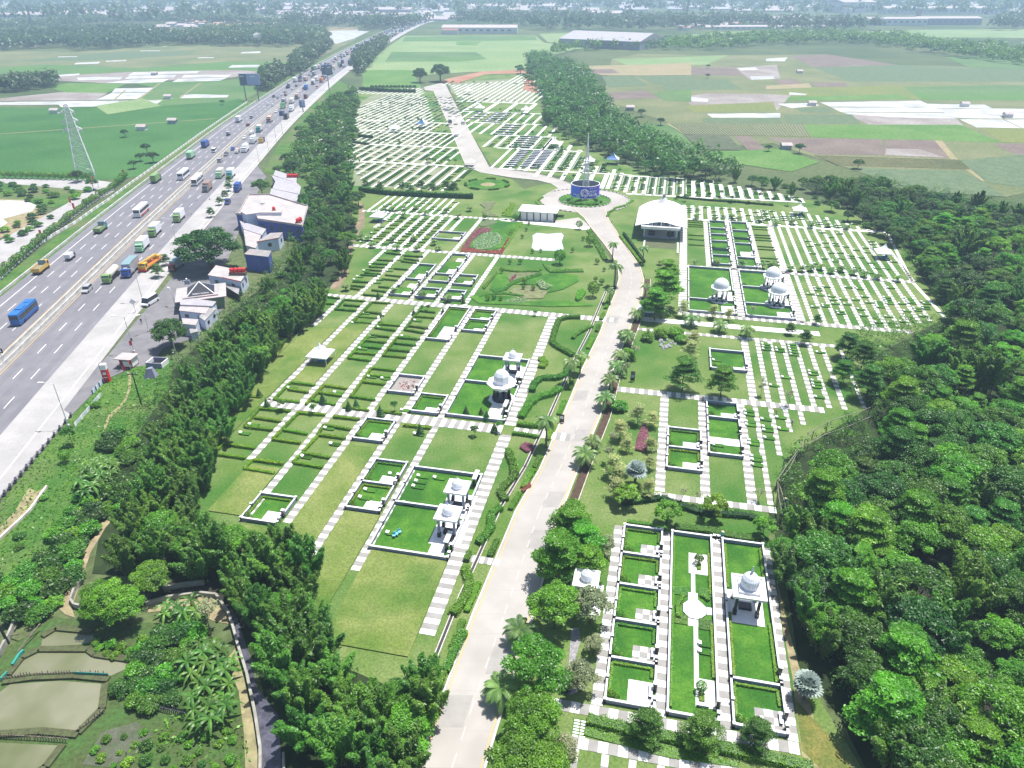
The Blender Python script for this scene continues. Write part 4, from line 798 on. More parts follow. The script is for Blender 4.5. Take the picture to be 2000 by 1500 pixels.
plot(9.8,197.3,22.5,224,'large walled lawn holding the left of the three smooth white domes','NSEW','white',(4.5,8),hedge=False,shrubs=False,bench=False);plot(9.8,188.3,22.5,197.3,'narrow walled lawn with a white corner in front of the left dome','SEW','white',(3.5,6),hedge=False,shrubs=False)
plot(25.2,210,37.8,223.6,'walled lawn holding the farther of the two right-hand white domes','NSEW','white',(5,10),hedge=False,shrubs=True,bench=False,where='the lawn of the farther right-hand dome');plot(25.2,197,37.8,210,'walled lawn holding the nearer of the two right-hand white domes','SEW','white',(5,9.5),hedge=False,shrubs=False,bench=False);plot(25.2,188.2,37.8,197,'walled lawn with a white porch in front of the right-hand domes','SEW','white',(4,5),hedge=False,shrubs=False)
plot(-55.6,156.4,-49.6,176.9,'long walled plot with a big white patio beside the upper cross path, left lawn','NSEW','white',(3.6,8.5),where='the long plot beside the upper cross path, left lawn')
plot(-48,170.2,-42,176.9,'white-patio walled plot, farther of a pair beside the upper cross path','NEW','white',(3.2,2.4),where='the farther plot of the pair by the upper cross path');plot(-48,163.1,-42,170.2,'white-patio walled plot, nearer of a pair beside the upper cross path','NSEW','white',(3.2,2.4),where='the nearer plot of the pair by the upper cross path')
plot(-40.2,137.2,-27.6,149.8,'large walled lawn with the small square pavilion, left of the wide striped path','NSEW',None,hedge=False,shrubs=False);plot(-40.2,122.3,-27.6,137.2,'large walled lawn with the tall octagonal pavilion, left of the wide striped path','SEW',None,hedge=False,shrubs=False)
plot(-48,122.1,-41.9,129.4,'small walled plot with white patio beside the lower cross path, left lawn','NSEW','white',(3.2,2.6),where='the small plot beside the lower cross path, left lawn')
r=plot(-55.7,129,-49.6,136.7,'walled plot under construction with pink debris on bare grey ground, left lawn','NSEW',None,hedge=False,shrubs=False);sub(r,'bare_fill',mat('grey_fill',(.36,.33,.31),.9,(.27,.24,.23),2.0),(.2,.2,0,5.9,7.4,.08))
rr=random.Random(5);b=MB()
for i in range(34):x,y=rr.gauss(3.3,1.1),rr.gauss(4,1.0);b.bar((x,y,.1),(x+rr.uniform(-.6,.6),y+rr.uniform(-.6,.6),rr.uniform(.1,.5)),.09,i%3)
o=b.build('rubble_pile',[flat('pink_debris',(.62,.22,.20)),flat('pale_debris',(.6,.56,.52)),flat('brown_debris',(.25,.13,.10))],None,loc=(*G(-55.7,129),.05),rz=-TH);tag(o,'heap of pink and white rubble inside the unfinished walled plot','rubble')
plot(-55.8,109.8,-49.6,117.4,'walled plot with white patio just below the lower cross path, left lawn','NSEW','white',(3.2,3),where='the plot just below the lower cross path, left lawn')
plot(-48.5,96.9,-42.3,103.9,'walled plot with one headstone, farther of the near pair on the left lawn','NEW','white',(3.2,2.8),where='the farther plot of the near pair, left lawn');plot(-48.5,89.5,-42.3,96.9,'walled plot with two headstones, nearer of the near pair on the left lawn','NSEW','white',(3.2,2.8),where='the nearer plot of the near pair, left lawn')
plot(-40.7,92.6,-27.6,103.1,'large walled plot with four headstones and the farther square dome pavilion','NSEW',None,hedge=False,shrubs=False);plot(-40.7,81,-27.6,92.6,'large walled plot with blue chairs and the nearer square dome pavilion','SEW',None,hedge=False,shrubs=False)
plot(-64.6,83,-58,89.9,'white balustraded plot half hidden by the bamboo, left lawn','NSEW','white',(3.2,3),where='the white balustraded plot by the bamboo')
for k,(a,b_,c,d,w)in enumerate(((-74.6,195.2,-69.2,208.2,'NSEW'),(-74.7,189.3,-69.2,195.2,'EW'),(-75.2,182.4,-69,189.3,'SEW'),(-67.0,213.8,-61.1,219.9,'NEW'),(-67.0,201.2,-61.1,213.8,'SEW'),(-67.2,194.9,-61.2,201.2,'SEW'),(-67.4,182.4,-61.5,189,'NSEW'),(-59.5,194,-53.6,201.8,'NSEW'),(-59.5,182.3,-53.8,189,'NSEW'),(-78.6,234.2,-68.6,242.5,'NSEW'))):
 wh=f'{["tallest left plot", "second left plot", "near left plot", "far middle plot", "big-patio middle plot", "sandy middle plot", "near middle plot", "upper right plot", "near right plot", "isolated long plot"][k]} beyond the upper cross path'
 plot(a,b_,c,d,'walled plot with white corner, the '+wh,w,'white' if k!=5 else None,(3,min(5.5,(d-b_)*.5)),hedge=False,shrubs=k in(0,4,7),where='the '+wh,rich=k%2==0)
k=0
for(u0,v0,v1,n)in((-45.8,394,430,9),(-66,0,0,0)):
 pass
bk=MB();
def darkrow(u0,u1,v0,v1,n,lab,cat='walled plots'):
 b=MB()
 for i in range(n):
  v=v0+(v1-v0)*i/max(1,n-1);b.box(u0,v-.15,0,u1,v+.15,.6,0);b.box(u0,v-.3,.6,u1,v+.3,.68,1)
 o=b.build('plot_wall_row',[M_WALL,M_CAP,M_DK],None,loc=(0,0,.05),rz=-TH);tag(o,lab,'low walls',None)
darkrow(-78,-72.5,350,389,10,'ladder of slate walls in the left dark row beyond the roundabout');darkrow(-70.6,-66.5,351,389,11,'ladder of slate walls in the second dark row beyond the roundabout');darkrow(-65.5,-60.5,350,390,12,'ladder of slate walls in the third dark row beyond the roundabout');darkrow(-86,-74,397,427,6,'wide slate walls beside the far park road, beyond the dark rows');darkrow(-103,-92,431,462,5,'slate walls near the road in the pale lawn strip');darkrow(-120,-108,471,506,6,'slate walls near the white tent far down the park road');darkrow(-132,-122,480,500,3,'three slate walls at the roadside far down the park')
def pavilion(kind,u,v,label,s=1.0):
 x,y=G(u,v);r=thing('pavilion',label,'pavilion',(x,y,0),-TH);r.scale=(s,s,s)
 DM=mat('dome_paint',(.66,.69,.76),.45,(.72,.74,.80),.6)
 if kind=='round':
  b=MB();b.prism([(3.1*math.cos(i*math.pi/4+.39),3.1*math.sin(i*math.pi/4+.39))for i in range(8)],0,.25);b.build('base',M_WHITE,r)
  for i in range(8):
   a=i*math.pi/4+.39;cx_,cy_=2.05*math.cos(a),2.05*math.sin(a);b=MB();b.box(cx_-.28,cy_-.28,.25,cx_+.28,cy_+.28,1.0,1);b.bar((cx_,cy_,1.0),(cx_,cy_,3.6),.17,0,.14,8);b.build('column',[M_WHITE,M_DK],r)
  b=MB();b.lathe([(2.2,3.4),(2.25,3.7),(2.9,3.85),(2.85,3.98),(2.35,4.12),(2.2,4.3)],8,ph=.39);b.build('eave',M_WHITE,r)
  b=MB();b.lathe([(2.15,4.2),(2.15,4.5),(2.1,4.9),(1.9,5.5),(1.5,6.05),(.95,6.45),(.4,6.68),(.1,6.8),(.05,7.0)],28);b.build('dome',DM,r,True)
  b=MB();b.bar((0,0,6.8),(0,0,7.6),.06,0,.02,6);b.build('finial',M_WHITE,r)
  b=MB();b.box(-.9,-.5,.25,.9,.5,.75);b.build('tomb',M_DK,r)
 elif kind=='octagon':
  b=MB();b.prism([(3.0*math.cos(i*math.pi/4+.39),3.0*math.sin(i*math.pi/4+.39))for i in range(8)],0,.3);b.build('base',M_WHITE,r)
  b=MB();b.lathe([(2.15,.3),(2.15,.75)],20,0);b.build('plinth_ring',M_DK,r)
  for i in range(8):
   a=i*math.pi/4;cx_,cy_=1.75*math.cos(a),1.75*math.sin(a);b=MB();b.box(cx_-.24,cy_-.24,.3,cx_+.24,cy_+.24,1.3,1);b.bar((cx_,cy_,1.3),(cx_,cy_,3.2),.19,1,.17,8);b.box(cx_-.26,cy_-.26,3.0,cx_+.26,cy_+.26,3.3,0);b.build('column',[M_WHITE,M_DK],r)
  b=MB();b.lathe([(1.6,2.9),(2.1,3.3),(2.2,4.1),(3.3,4.3),(3.3,4.42),(3.05,4.42),(3.0,4.3),(2.2,4.35)],8,ph=.39);b.build('eave',M_WHITE,r)
  b=MB();b.lathe([(1.85,4.3),(1.9,4.5),(1.78,4.6),(1.8,5.4),(1.65,6.2),(1.2,6.9),(.6,7.35),(.15,7.6),(.05,7.8)],8,ph=.39);b.build('dome',DM,r)
  b=MB();b.bar((0,0,7.6),(0,0,8.5),.06,0,.02,6);b.build('finial',M_WHITE,r)
 else:
  hw,rh=(2.3,3.9)if kind=='ribbed' else(1.9,4.0)
  b=MB();b.box(-2.6,-3.2,0,2.6,3.2,.14);b.build('base',M_WHITE,r)
  for sx in(-1,1):
   for sy in(-1,1):
    b=MB();q=hw*.68;b.box(sx*q-.28,sy*q-.28,.14,sx*q+.28,sy*q+.28,1.0,1);b.box(sx*q-.19,sy*q-.19,1.0,sx*q+.19,sy*q+.19,rh,0);b.build('column',[mat('blue_grey_column',(.30,.34,.45),.6)if kind!='ribbed' else M_DK,M_DK],r)
  b=MB();b.box(-hw,-hw,rh,hw,hw,rh+.14,0,True);b.build('roof_slab',M_WHITE if kind!='ribbed' else mat('grey_roof',(.50,.52,.53),.7),r)
  e=.3 if kind=='ribbed' else .16;b=MB()
  for bx in((-hw-.05,-hw-.05,hw+.05,-hw+e),(-hw-.05,hw-e,hw+.05,hw+.05),(-hw-.05,-hw+e,-hw+e,hw-e),(hw-e,-hw+e,hw+.05,hw-e)):b.box(bx[0],bx[1],rh-.05,bx[2],bx[3],rh+.32,0,True)
  b.build('parapet',M_WHITE,r);b=MB()
  if kind=='ribbed':
   b.box(-1.45,-1.45,rh+.14,1.45,1.45,rh+.5);b.build('drum_base',M_WHITE,r);b=MB()
   b.lathe([(1.2,rh+.5),(1.28,rh+.9),(1.28,rh+1.7),(1.18,rh+2.0),(.85,rh+2.5),(.45,rh+2.85),(.2,rh+3.0),(.12,rh+3.4),(.2,rh+3.5),(.05,rh+4.2)],48,ribs=.045)
  else:b.lathe([(.85,rh+.14),(.85,rh+.35),(.98,rh+.6),(.98,rh+.95),(.8,rh+1.35),(.45,rh+1.75),(.12,rh+2.0),(.04,rh+2.4)],40,ribs=.03)
  b.build('dome',DM,r)
  b=MB();b.box(-.9,-.6,.14,.9,.6,.6,0);b.build('tomb',M_DK,r)
 return r
pavilion('round',18.4,198.8,'white round pavilion with smooth dome on dark-footed columns, leftmost of the three domes');pavilion('round',33.7,211.4,'white round pavilion with smooth dome, farther of the right-hand pair');pavilion('round',34.0,198.8,'white round pavilion with smooth dome, nearer of the right-hand pair')
pavilion('octagon',-30.2,131.4,'tall octagonal white pavilion with faceted dome beside the wide striped path');pavilion('square',-30.4,143.8,'small square white pavilion behind the tall octagonal one')
pavilion('square',-29.6,94.3,'square white pavilion with small ribbed dome, farther of the pair by the wide path');pavilion('square',-29.2,87.3,'square white pavilion with round fluted dome, nearer of the pair by the wide path');pavilion('ribbed',17.6,80.6,'large square pavilion with tall ribbed dome and spire in the foreground block')
r=pavilion('square',-5.4,77.6,'small white pavilion with plain dome half hidden by roadside trees',.95)
for nm,(u,v,w,d)in(('in front of the octagonal pavilion',(-31.8,123,3.2,6.5)),('beside the small square pavilion',(-31.6,139.5,2.6,8)),('in front of the nearer square dome pavilion',(-31.2,81.6,2.6,4.4))):
 b=MB();b.box(0,0,0,w,d,.09);tag(b.build('terrace',M_WPAVE,None,loc=(*G(u,v),.045),rz=-TH),f'white terrace {nm}','terrace')
for nm,u,v in(('beside the tall octagonal pavilion',-28.3,126.8),('beside the small square pavilion',-28.3,139.8),('beside the nearer square dome pavilion',-28.4,84.2),('at the corner of the four-headstone plot',-28.2,101.2)):
 r=thing('gate_canopy','long white slab canopy on black posts '+nm,'canopy',(*G(u,v),0),-TH);sub(r,'roof',M_CAP,(-.4,-1.4,1.9,.4,1.4,2.08));sub(r,'post',M_DK,(-.25,-1.2,0,.25,-.8,1.9));sub(r,'post',M_DK,(-.25,.8,0,.25,1.2,1.9))
M_STONE=flat('headstone_white',(.78,.78,.76));M_MND=M_RICH;M_SIDE=mat('mound_soil_and_shade',(.02,.05,.012),.95)  # mound sides: soil tone darkened by shade put into the colour
gb=MB();gb.box(0,-.5,0,2.0,.5,.22,0);GM=gb.mesh('grave_mound',[M_RICH]);gb=MB();gb.box(0,-.54,0,2.0,-.505,.2);GSD=gb.mesh('mound_edge_shade',M_SIDE)  # dark strip along the near side: soil with painted shade
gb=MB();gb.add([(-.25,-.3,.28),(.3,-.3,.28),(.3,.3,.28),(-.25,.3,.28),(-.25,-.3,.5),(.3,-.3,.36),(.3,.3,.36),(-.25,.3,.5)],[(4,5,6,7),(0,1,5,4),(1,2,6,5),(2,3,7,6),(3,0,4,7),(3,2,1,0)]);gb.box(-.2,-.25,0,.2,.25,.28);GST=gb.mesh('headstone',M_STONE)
grave_n=[0];far_graves=[]
def grave(u,v,region,flip=False):
 if grave_n[0]>=295:far_graves.append((u,v));return
 grave_n[0]+=1;x,y=G(u,v);r=thing('grave',f'white pillow headstone on a raised grass mound, {region}','grave',(x,y,.02),-TH+(math.pi if flip else 0),f'graves, {region}')
 link('mound',GM,r);link('headstone',GST,r,(-.05,0,.02));e=link('mound_edge_shade',GSD,r)
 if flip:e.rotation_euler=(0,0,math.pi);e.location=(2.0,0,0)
def gpx(pts,s,ox,oy,region):
 for x,y in pts:u,v=atg(ox+x/s,oy+y/s,.3);grave(u,v,region)
gpx([(1125,240),(1110,272),(1095,302),(1222,250),(1038,402)],3.062,450,850,'inside the four-headstone walled plot');gpx([(940,580)],3.062,450,850,'in the rich lawn beside the blue chairs');gpx([(955,228),(808,322),(775,368)],3.062,450,850,'inside the near pair of walled plots');gpx([(600,48),(430,122)],3.062,450,850,'near the end of the fourth striped path')
gpx([(1000,178),(1435,202),(1355,280),(1555,315),(1490,383),(1410,478),(1840,260),(1740,382),(1480,698),(1585,712),(850,785),(1215,822),(550,1072),(480,1138),(1140,1100),(1185,1222),(960,1322),(1840,1145),(1740,960)],4,350,560,'scattered on the open left lawn')
gpx([(1100,765),(1100,810)],3,1000,1000,'behind the hedge beside the octagonal terrace');gpx([(885,300),(885,900),(1290,478)],3.636,1150,620,'inside the walled plots, middle right block')
gpx([(1232,185),(1238,203),(1238,222),(1330,215),(1335,233),(1415,185),(1420,203),(1425,222),(1430,240),(1435,260),(1620,243),(1565,378),(1570,398),(1585,445),(1590,467),(1595,488),(1375,420),(1610,560),(1108,658),(1112,682),(1118,735),(1120,757),(1230,718),(1238,772),(1243,797),(1250,850),(1138,868),(1142,892),(1157,980),(1160,1005),(1162,1040),(1335,705),(1352,785)],3.636,1150,620,'between the narrow white paths, middle right block')
gpx([(60,635),(80,680),(145,665),(215,650),(220,690),(300,655),(310,675),(395,685),(265,600),(190,560),(340,570),(100,745),(140,835),(210,790),(265,740),(300,805),(300,815),(345,740),(350,790),(440,765),(445,785),(490,715),(570,695),(585,735),(625,640),(640,665),(645,690),(650,705),(530,780),(490,870),(500,890),(620,830),(670,875),(610,915),(680,930),(750,880),(820,820),(325,885),(60,860),(80,1105),(140,1050),(150,1070),(170,1115),(220,1040),(270,1125),(280,1155),(210,1200),(215,1215),(120,1220),(300,1190),(370,1150),(405,1195),(415,1045),(500,1045),(515,1060),(480,1155),(525,1240),(600,1180),(550,1295),(560,1130),(680,1175),(685,1190),(690,1205),(700,1220),(755,1135),(760,1155),(775,1175),(780,1190),(790,1050),(890,1190),(940,1140),(955,1155),(960,1170),(975,1185),(935,1255),(1020,1230),(1030,1250),(1095,1215),(1100,1235),(1080,1300),(770,1305),(800,1360),(900,1350),(340,1260),(350,1280),(680,1355),(1090,1175),(1110,1190)],4.545,1560,330,'between the long white paths below the forest, upper right block')
rg=random.Random(9)
for i in range(11):
 for v in np.arange(180,187,2.4):pass
for(ua,ub,va_,vb_,dens,reg)in((-102.5,-99.8,226,258,.5,'x'),(-99,-95.5,226,259,.55,'x'),(-94.2,-91.2,226,259,.6,'x'),(-90,-87.3,226,259,.6,'x'),(-86,-83.3,226,259,.6,'x'),(-82.2,-79.3,226,259,.6,'x'),(-83.4,-77,183,218,.5,'b'),(-90.5,-84.8,184,218,.4,'b')):
 v=va_
 while v<vb_:
  if rg.random()<dens:grave(ua+.4,v,'in the dense striped lawns toward the bamboo' if reg=='x' else 'between hedges beyond the upper cross path')
  v+=2.6
def rows(u0,u1,v0,v1,step,dens,du=2.0):
 v=v0
 while v<v1:
  if rg.random()<dens:far_graves.append((u0+.5,v))
  v+=step
for i in range(13):rows(-159+5.35*i+.6,0,301+max(0,(5-i))*9,344,2.0,.75)
for i in range(13):rows(-180+5.45*i+1,0,349,386,2.2,.6)
for i in range(18):rows(-196+4.15*i+.6,0,391,426,2.6,.55)
for i in range(19):rows(-208+4*i+.6,0,431,460,2.6,.5)
for i in range(20):rows(-221+4.05*i+.6,0,464,574,3.2,.5)
for i in range(12):rows(-20+4*(i-1)+.6,0,313+(0 if i>3 else 4),342,2.0,.8)
for i in range(12):rows(8+4*i+.6,0,314,336-i*1.2,1.9,.8)
for i in range(5):rows(-59+6.5*i+.8,0,348,400-i*9,2.0,.85);rows(-57+6.5*i+.8,0,348,400-i*9,4.0,.5)
for i in range(11):rows(8.9+3.2*i,0,280,296,2.6,.5)
for i in range(10):rows(-114+3.18*i,0,266,285,4,.35)
for i in range(12):rows(35+3.12*i,0,279,293-i*.6,2.6,.5)
for i in range(6):rows(-98+6.6*i,0,396,427,2.6,.6)
b=MB()
for u,v in far_graves:
 x,y=G(u,v);c,s_=CT,-ST;w=2.2
 def R(a,q):return(x+a*c-q*s_,y+a*s_+q*c)
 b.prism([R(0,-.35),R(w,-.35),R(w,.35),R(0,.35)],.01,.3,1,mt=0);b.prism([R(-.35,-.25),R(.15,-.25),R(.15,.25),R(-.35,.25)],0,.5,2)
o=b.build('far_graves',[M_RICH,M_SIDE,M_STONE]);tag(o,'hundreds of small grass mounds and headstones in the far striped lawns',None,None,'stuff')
HS=[(4,350,560,'open left lawn',[
[(1110,75),(1050,120),(1210,135)],[(1110,75),(1255,90)],[(1290,100),(1220,175),(1385,188)],[(1290,100),(1455,112)],[(1285,142),(1410,152)],[(1505,120),(1360,275),(1500,285)],[(1505,120),(1650,130)],[(1430,195),(1580,210)],[(1390,235),(1545,247)],
[(1570,290),(1725,305)],[(1570,290),(1530,320),(1695,342)],[(1490,378),(1640,392)],[(1490,378),(1320,555),(1500,578)],[(1450,420),(1620,435)],[(1400,465),(1580,480)],[(1355,512),(1535,528)],
[(1900,150),(1760,335),(1915,362)],[(1880,187),(2000,200)],[(1830,230),(1995,243)],[(1790,305),(1945,325)],[(1700,395),(1880,412)],[(1700,395),(1590,535),(1775,552)],[(1680,440),(1850,458)],[(1625,490),(1800,505)],
[(1500,635),(1690,655)],[(1500,635),(1340,860)],[(1475,690),(1650,708)],[(1430,742),(1610,762)],[(1330,855),(1530,883)],[(870,745),(1060,770)],[(870,745),(740,880),(940,902)],[(850,800),(1010,825)],[(1130,770),(1310,795)],[(1130,770),(990,920)],[(1080,825),(1270,852)],
[(1280,940),(1480,966)],[(1545,970),(1740,995)],[(480,850),(640,865)],[(620,950),(870,972)],[(620,955),(510,1092),(730,1118)],[(590,1022),(795,1052)],[(930,985),(1140,1000)],[(930,985),(805,1112)],[(805,1115),(1000,1150)],[(805,1115),(730,1190),(945,1220)],
[(1205,1015),(1410,1038)],[(1130,1080),(1340,1115)],[(1130,1080),(1080,1155),(1300,1185)],[(1080,1165),(970,1285)],[(960,1300),(1180,1335)],[(960,1300),(890,1370),(1120,1410)],[(340,1225),(590,1262)],[(340,1225),(275,1305),(515,1338)],[(575,1352),(810,1382)],[(575,1352),(510,1420),(745,1458)],[(1750,1080),(1970,1105)],[(1020,880),(1220,920)]]),
(4.545,660,320,'lawns beyond the upper cross path',[[(430,790),(560,805)],[(590,815),(755,825)],[(585,840),(720,860)],[(560,865),(700,880)],[(500,930),(625,940)],[(420,985),(560,1000)],[(390,1020),(530,1035)],[(360,1090),(470,1100)],[(300,1120),(430,1135)],[(350,850),(490,860)],[(305,885),(440,892)],[(275,912),(415,920)],[(250,940),(390,950)],[(235,965),(380,980)],[(200,985),(350,992)],[(130,1045),(270,1050)],[(110,1080),(240,1092)],[(110,1105),(190,1115)],[(225,1160),(400,1175)]])]
hn=0;POS=['farthest','nearest','leftmost','rightmost']
for s_,ox,oy,reg,lst in HS:
 for P in lst:
  pts=[at(ox+x/s_,oy+y/s_,.3)for x,y in P];lim=oy>400 and(P[0][1]>600 or hn%3==0);L_R='U-shaped' if len(P)>2 else 'straight'
  hedge_obj(pts,.65,.6,L_LHG if lim else L_HDG,f'{L_R} {"lime" if lim else "green"} hedge marking a family plot, {reg}',f'plot hedges, {reg}',dens=55 if s_==4 else 38,ls=.15,seed=hn);hn+=1
for k,(u0,u1,vs__)in enumerate(((9.8,15.2,(276.4,274,271,268.6,258,253,247)),(32.9,38.6,(273,270,263,260,257,250,247,238,235,232)),(-102.6,-100.4,(228,232,236,240)),(-99.2,-95.8,(227,231,234,238,243,247,252,256)),(-94.2,-91.5,(226,230,235,239,243,247,251,256)),(-90.1,-87.5,(228,231,235,238,242,246,250,254,258)),(-86.1,-83.7,(226,229,233,237,241,244,248,252,256)),(-82.3,-79.7,(227,230,234,239,243,247,251)))):
 for v in vs__:
  reg=['left lane of the upper right block','right lane of the upper right block'][k]if k<2 else 'dense striped lawns toward the bamboo'
  hedge_obj([G(u0,v),G(u1,v)],.45,.4,L_LHG if(k<2 and v>267)else L_HDG,f'short {"lime" if (k < 2 and v > 267) else "green"} hedge across the lane, {reg}',f'short hedges, {reg}',dens=40,ls=.16)
M_STL=flat('galvanised_steel',(.62,.64,.66),.45,.3);M_GLS=flat('dark_glass',(.025,.03,.04),.12,spec=.8)
def lattice(name,label,cat,x,y,h,w0,w1,n,r0=.09,arms=(),rz=0,m=None):
 r=thing(name,label,cat,(x,y,0),rz);m=m or M_STL;lg=[]
 for sx,sy in((-1,-1),(1,-1),(1,1),(-1,1)):
  b=MB();b.bar((sx*w0,sy*w0,0),(sx*w1,sy*w1,h),r0*1.4,0,r0);b.build('leg',m,r);lg.append((sx,sy))
 b=MB();z=0.0
 zs=[h*(1-(1-i/n)**1.25)if w0/w1>2 else h*i/n for i in range(n+1)]
 for i in range(n):
  za,zb=zs[i],zs[i+1];wa=w0+(w1-w0)*za/h;wb=w0+(w1-w0)*zb/h
  for k in range(4):
   p,q=lg[k],lg[(k+1)%4]
   b.bar((p[0]*wa,p[1]*wa,za),(q[0]*wb,q[1]*wb,zb),r0*.7);b.bar((q[0]*wa,q[1]*wa,za),(p[0]*wb,p[1]*wb,zb),r0*.7);b.bar((p[0]*wb,p[1]*wb,zb),(q[0]*wb,q[1]*wb,zb),r0*.6)
 b.build('bracing',m,r)
 for z,l in arms:
  b=MB();wz=w0+(w1-w0)*z/h
  for sg in(-1,1):
   for yy in(-wz,wz):b.bar((sg*wz,yy,z),(sg*l,0,z+.3),r0);b.bar((sg*wz,yy,z+1.3),(sg*l,0,z+.3),r0)
   b.bar((sg*l,0,z+.3),(sg*l,0,z-1.2),r0*1.2)
  b.build('crossarm',m,r)
 return r
MX,MY=CX0+.3,CY0+1.0
ms=lattice('lattice_mast','tall white lattice mast rising from the blue banner ring on the roundabout','mast',MX,MY,21,1.5,.36,14,.10,m=flat('mast_white',(.72,.73,.75)))
b=MB();b.bar((0,0,21),(0,0,26.5),.36,0,.2,8);b.build('mast_top',M_WHITE,ms);b=MB();b.lathe([(.9,12.2),(1.1,12.4),(.9,12.7)],10);b.build('platform',M_WHITE,ms)
M_BNR=bpy.data.materials.new('banner_print');M_BNR.use_nodes=True;t=M_BNR.node_tree;p_=t.nodes['Principled BSDF'];p_.inputs['Roughness'].default_value=.6
tc=t.nodes.new('ShaderNodeTexCoord');sx_=t.nodes.new('ShaderNodeSeparateXYZ');t.links.new(tc.outputs['Object'],sx_.inputs[0]);mr=t.nodes.new('ShaderNodeMapRange');mr.inputs[1].default_value=-6;mr.inputs[2].default_value=2.5;t.links.new(sx_.outputs[0],mr.inputs[0])
cr=t.nodes.new('ShaderNodeValToRGB');cr.color_ramp.elements[0].color=(.05,.17,.80,1);cr.color_ramp.elements[1].color=(.08,.06,.62,1);t.links.new(mr.outputs[0],cr.inputs[0]);t.links.new(cr.outputs[0],p_.inputs['Base Color'])
RR_,RZ0,RZ1=5.9,2.2,6.9
rg_=thing('banner_ring','round blue banner wall with white tree emblem and the words AKAN MATI','banner',(CX0,CY0,0),0)
b=MB();N_=48
for i in range(N_):
 a0,a1=6.28318*i/N_,6.28318*(i+1)/N_;P=[(RR_*math.cos(a),RR_*math.sin(a))for a in(a0,a1)]
 b.add([(*P[0],RZ0),(*P[1],RZ0),(*P[1],RZ1),(*P[0],RZ1)],[(0,1,2,3)],0)
 Q=[(p[0]*.975,p[1]*.975)for p in P];b.add([(*Q[0],RZ0),(*Q[1],RZ0),(*Q[1],RZ1),(*Q[0],RZ1)],[(3,2,1,0)],1)
b.build('banner_wall',[M_BNR,flat('banner_back',(.30,.30,.40))],rg_)
for z in(RZ0-.06,RZ1):
 b=MB();b.lathe([(RR_+.05,z),(RR_+.05,z+.12),(RR_-.22,z+.12),(RR_-.22,z)],48,cap=False);b.build('rim',M_WHITE,rg_)
for i in range(16):
 a=6.28318*i/16;b=MB();b.bar((RR_*.94*math.cos(a),RR_*.94*math.sin(a),0),(RR_*.94*math.cos(a),RR_*.94*math.sin(a),RZ1),.08);b.build('support_post',flat('post_grey',(.25,.26,.30)),rg_)
def ring_pt(s,z,off=.04):a=-math.pi/2+s/RR_;return((RR_+off)*math.cos(a),(RR_+off)*math.sin(a),z)
def ring_text(body,s0,z0,h,m,wide=1.0):
 cu=bpy.data.curves.new('txt','FONT');cu.body=body;cu.size=h*1.35;cu.resolution_u=2;cu.offset=.02*h;to=bpy.data.objects.new('txt',cu);C.objects.link(to);bpy.context.view_layer.update()
 me=bpy.data.meshes.new_from_object(to.evaluated_get(bpy.context.evaluated_depsgraph_get()));bpy.data.objects.remove(to)
 bm=bmesh.new();bm.from_mesh(me);
 for v in bm.verts:v.co=ring_pt(s0+v.co.x*wide,z0+v.co.y)
 bm.to_mesh(me);bm.free();me.materials.clear();me.materials.append(m);me.name='lettering';link('lettering',me,rg_)
M_LW=flat('print_white',(.78,.80,.85));M_LB=flat('print_pale_blue',(.22,.34,.75))
ring_text('SETIAP YANG',1.15,6.15,.42,M_LW,.95);ring_text('BERJIWA',1.15,5.65,.36,M_LB,1.5);ring_text('AKAN',1.1,4.72,.82,M_LW,1.15);ring_text('MERASAKAN',1.15,4.22,.36,M_LW,1.1);ring_text('MATI',1.1,3.02,1.05,M_LW,1.15)
def ring_poly(pts,m,off=.03,name='print'):
 me=bpy.data.meshes.new(name);vs_=[ring_pt(a,z,off)for a,z in pts];me.from_pydata(vs_,[],[tuple(range(len(vs_)))]);me.materials.append(m);link(name,me,rg_)
for k in range(7):
 s0=-2.6+k*7.0/7;ring_poly([(s0,RZ0+.1),(s0+1.0,RZ0+.1),(s0+1.0,RZ1-.1 if 0<k<6 else RZ1-.1),(s0,RZ1-.1)],flat('print_deep_blue',(.07,.05,.55)),.012,'panel')
eb=MB();ec=(-.75,4.4);rE=random.Random(3)
for i in range(30):
 a=i*6.28318/30
 for r0,r1,w in((.35,.8,.05),(.9,1.3,.09),(1.38,1.72,.14)):
  if rE.random()<.12:continue
  P=[(ec[0]+r*math.cos(a+d),ec[1]+r*math.sin(a+d))for r,d in((r0,-w*.7),(r1,-w),(r1,w),(r0,w*.7))]
  eb.add([ring_pt(x,z,.045)for x,z in P],[(0,1,2,3)])
eb.build('emblem',M_LW,rg_)
ring_text('gratis',-5.9,3.3,.7,M_LW,.8)
for k,(s,z,m)in enumerate(((-3.4,3.4,flat('petal_yellow',(.55,.5,.15))),(-3.0,2.7,flat('petal_teal',(.25,.5,.65))),(-4.0,2.8,flat('petal_teal',(.25,.5,.65))),(4.7,3.3,flat('petal_teal',(.25,.5,.65))),(5.1,2.7,flat('petal_pale',(.5,.6,.6))))):
 ring_poly([(s+.55*math.cos(a*.785)*(1 if a%2 else .55),z+.75*math.sin(a*.785)*(1 if a%2 else .55))for a in range(8)],m,.05+.003*k,'flower_print')
for k in range(4):
 a=-.35+k*1.9;b=MB();b.bar((CX0+6.3*math.cos(a),CY0+6.3*math.sin(a),.1),(CX0+9.8*math.cos(a),CY0+9.8*math.sin(a),.2),.12,n=5);tag(b.build('drain_pipe',M_KERB),'low pipe lying across the island lawn, '+('right','far right','far left','near left')[k]+' of the banner ring','pipe')
rs=random.Random(21)
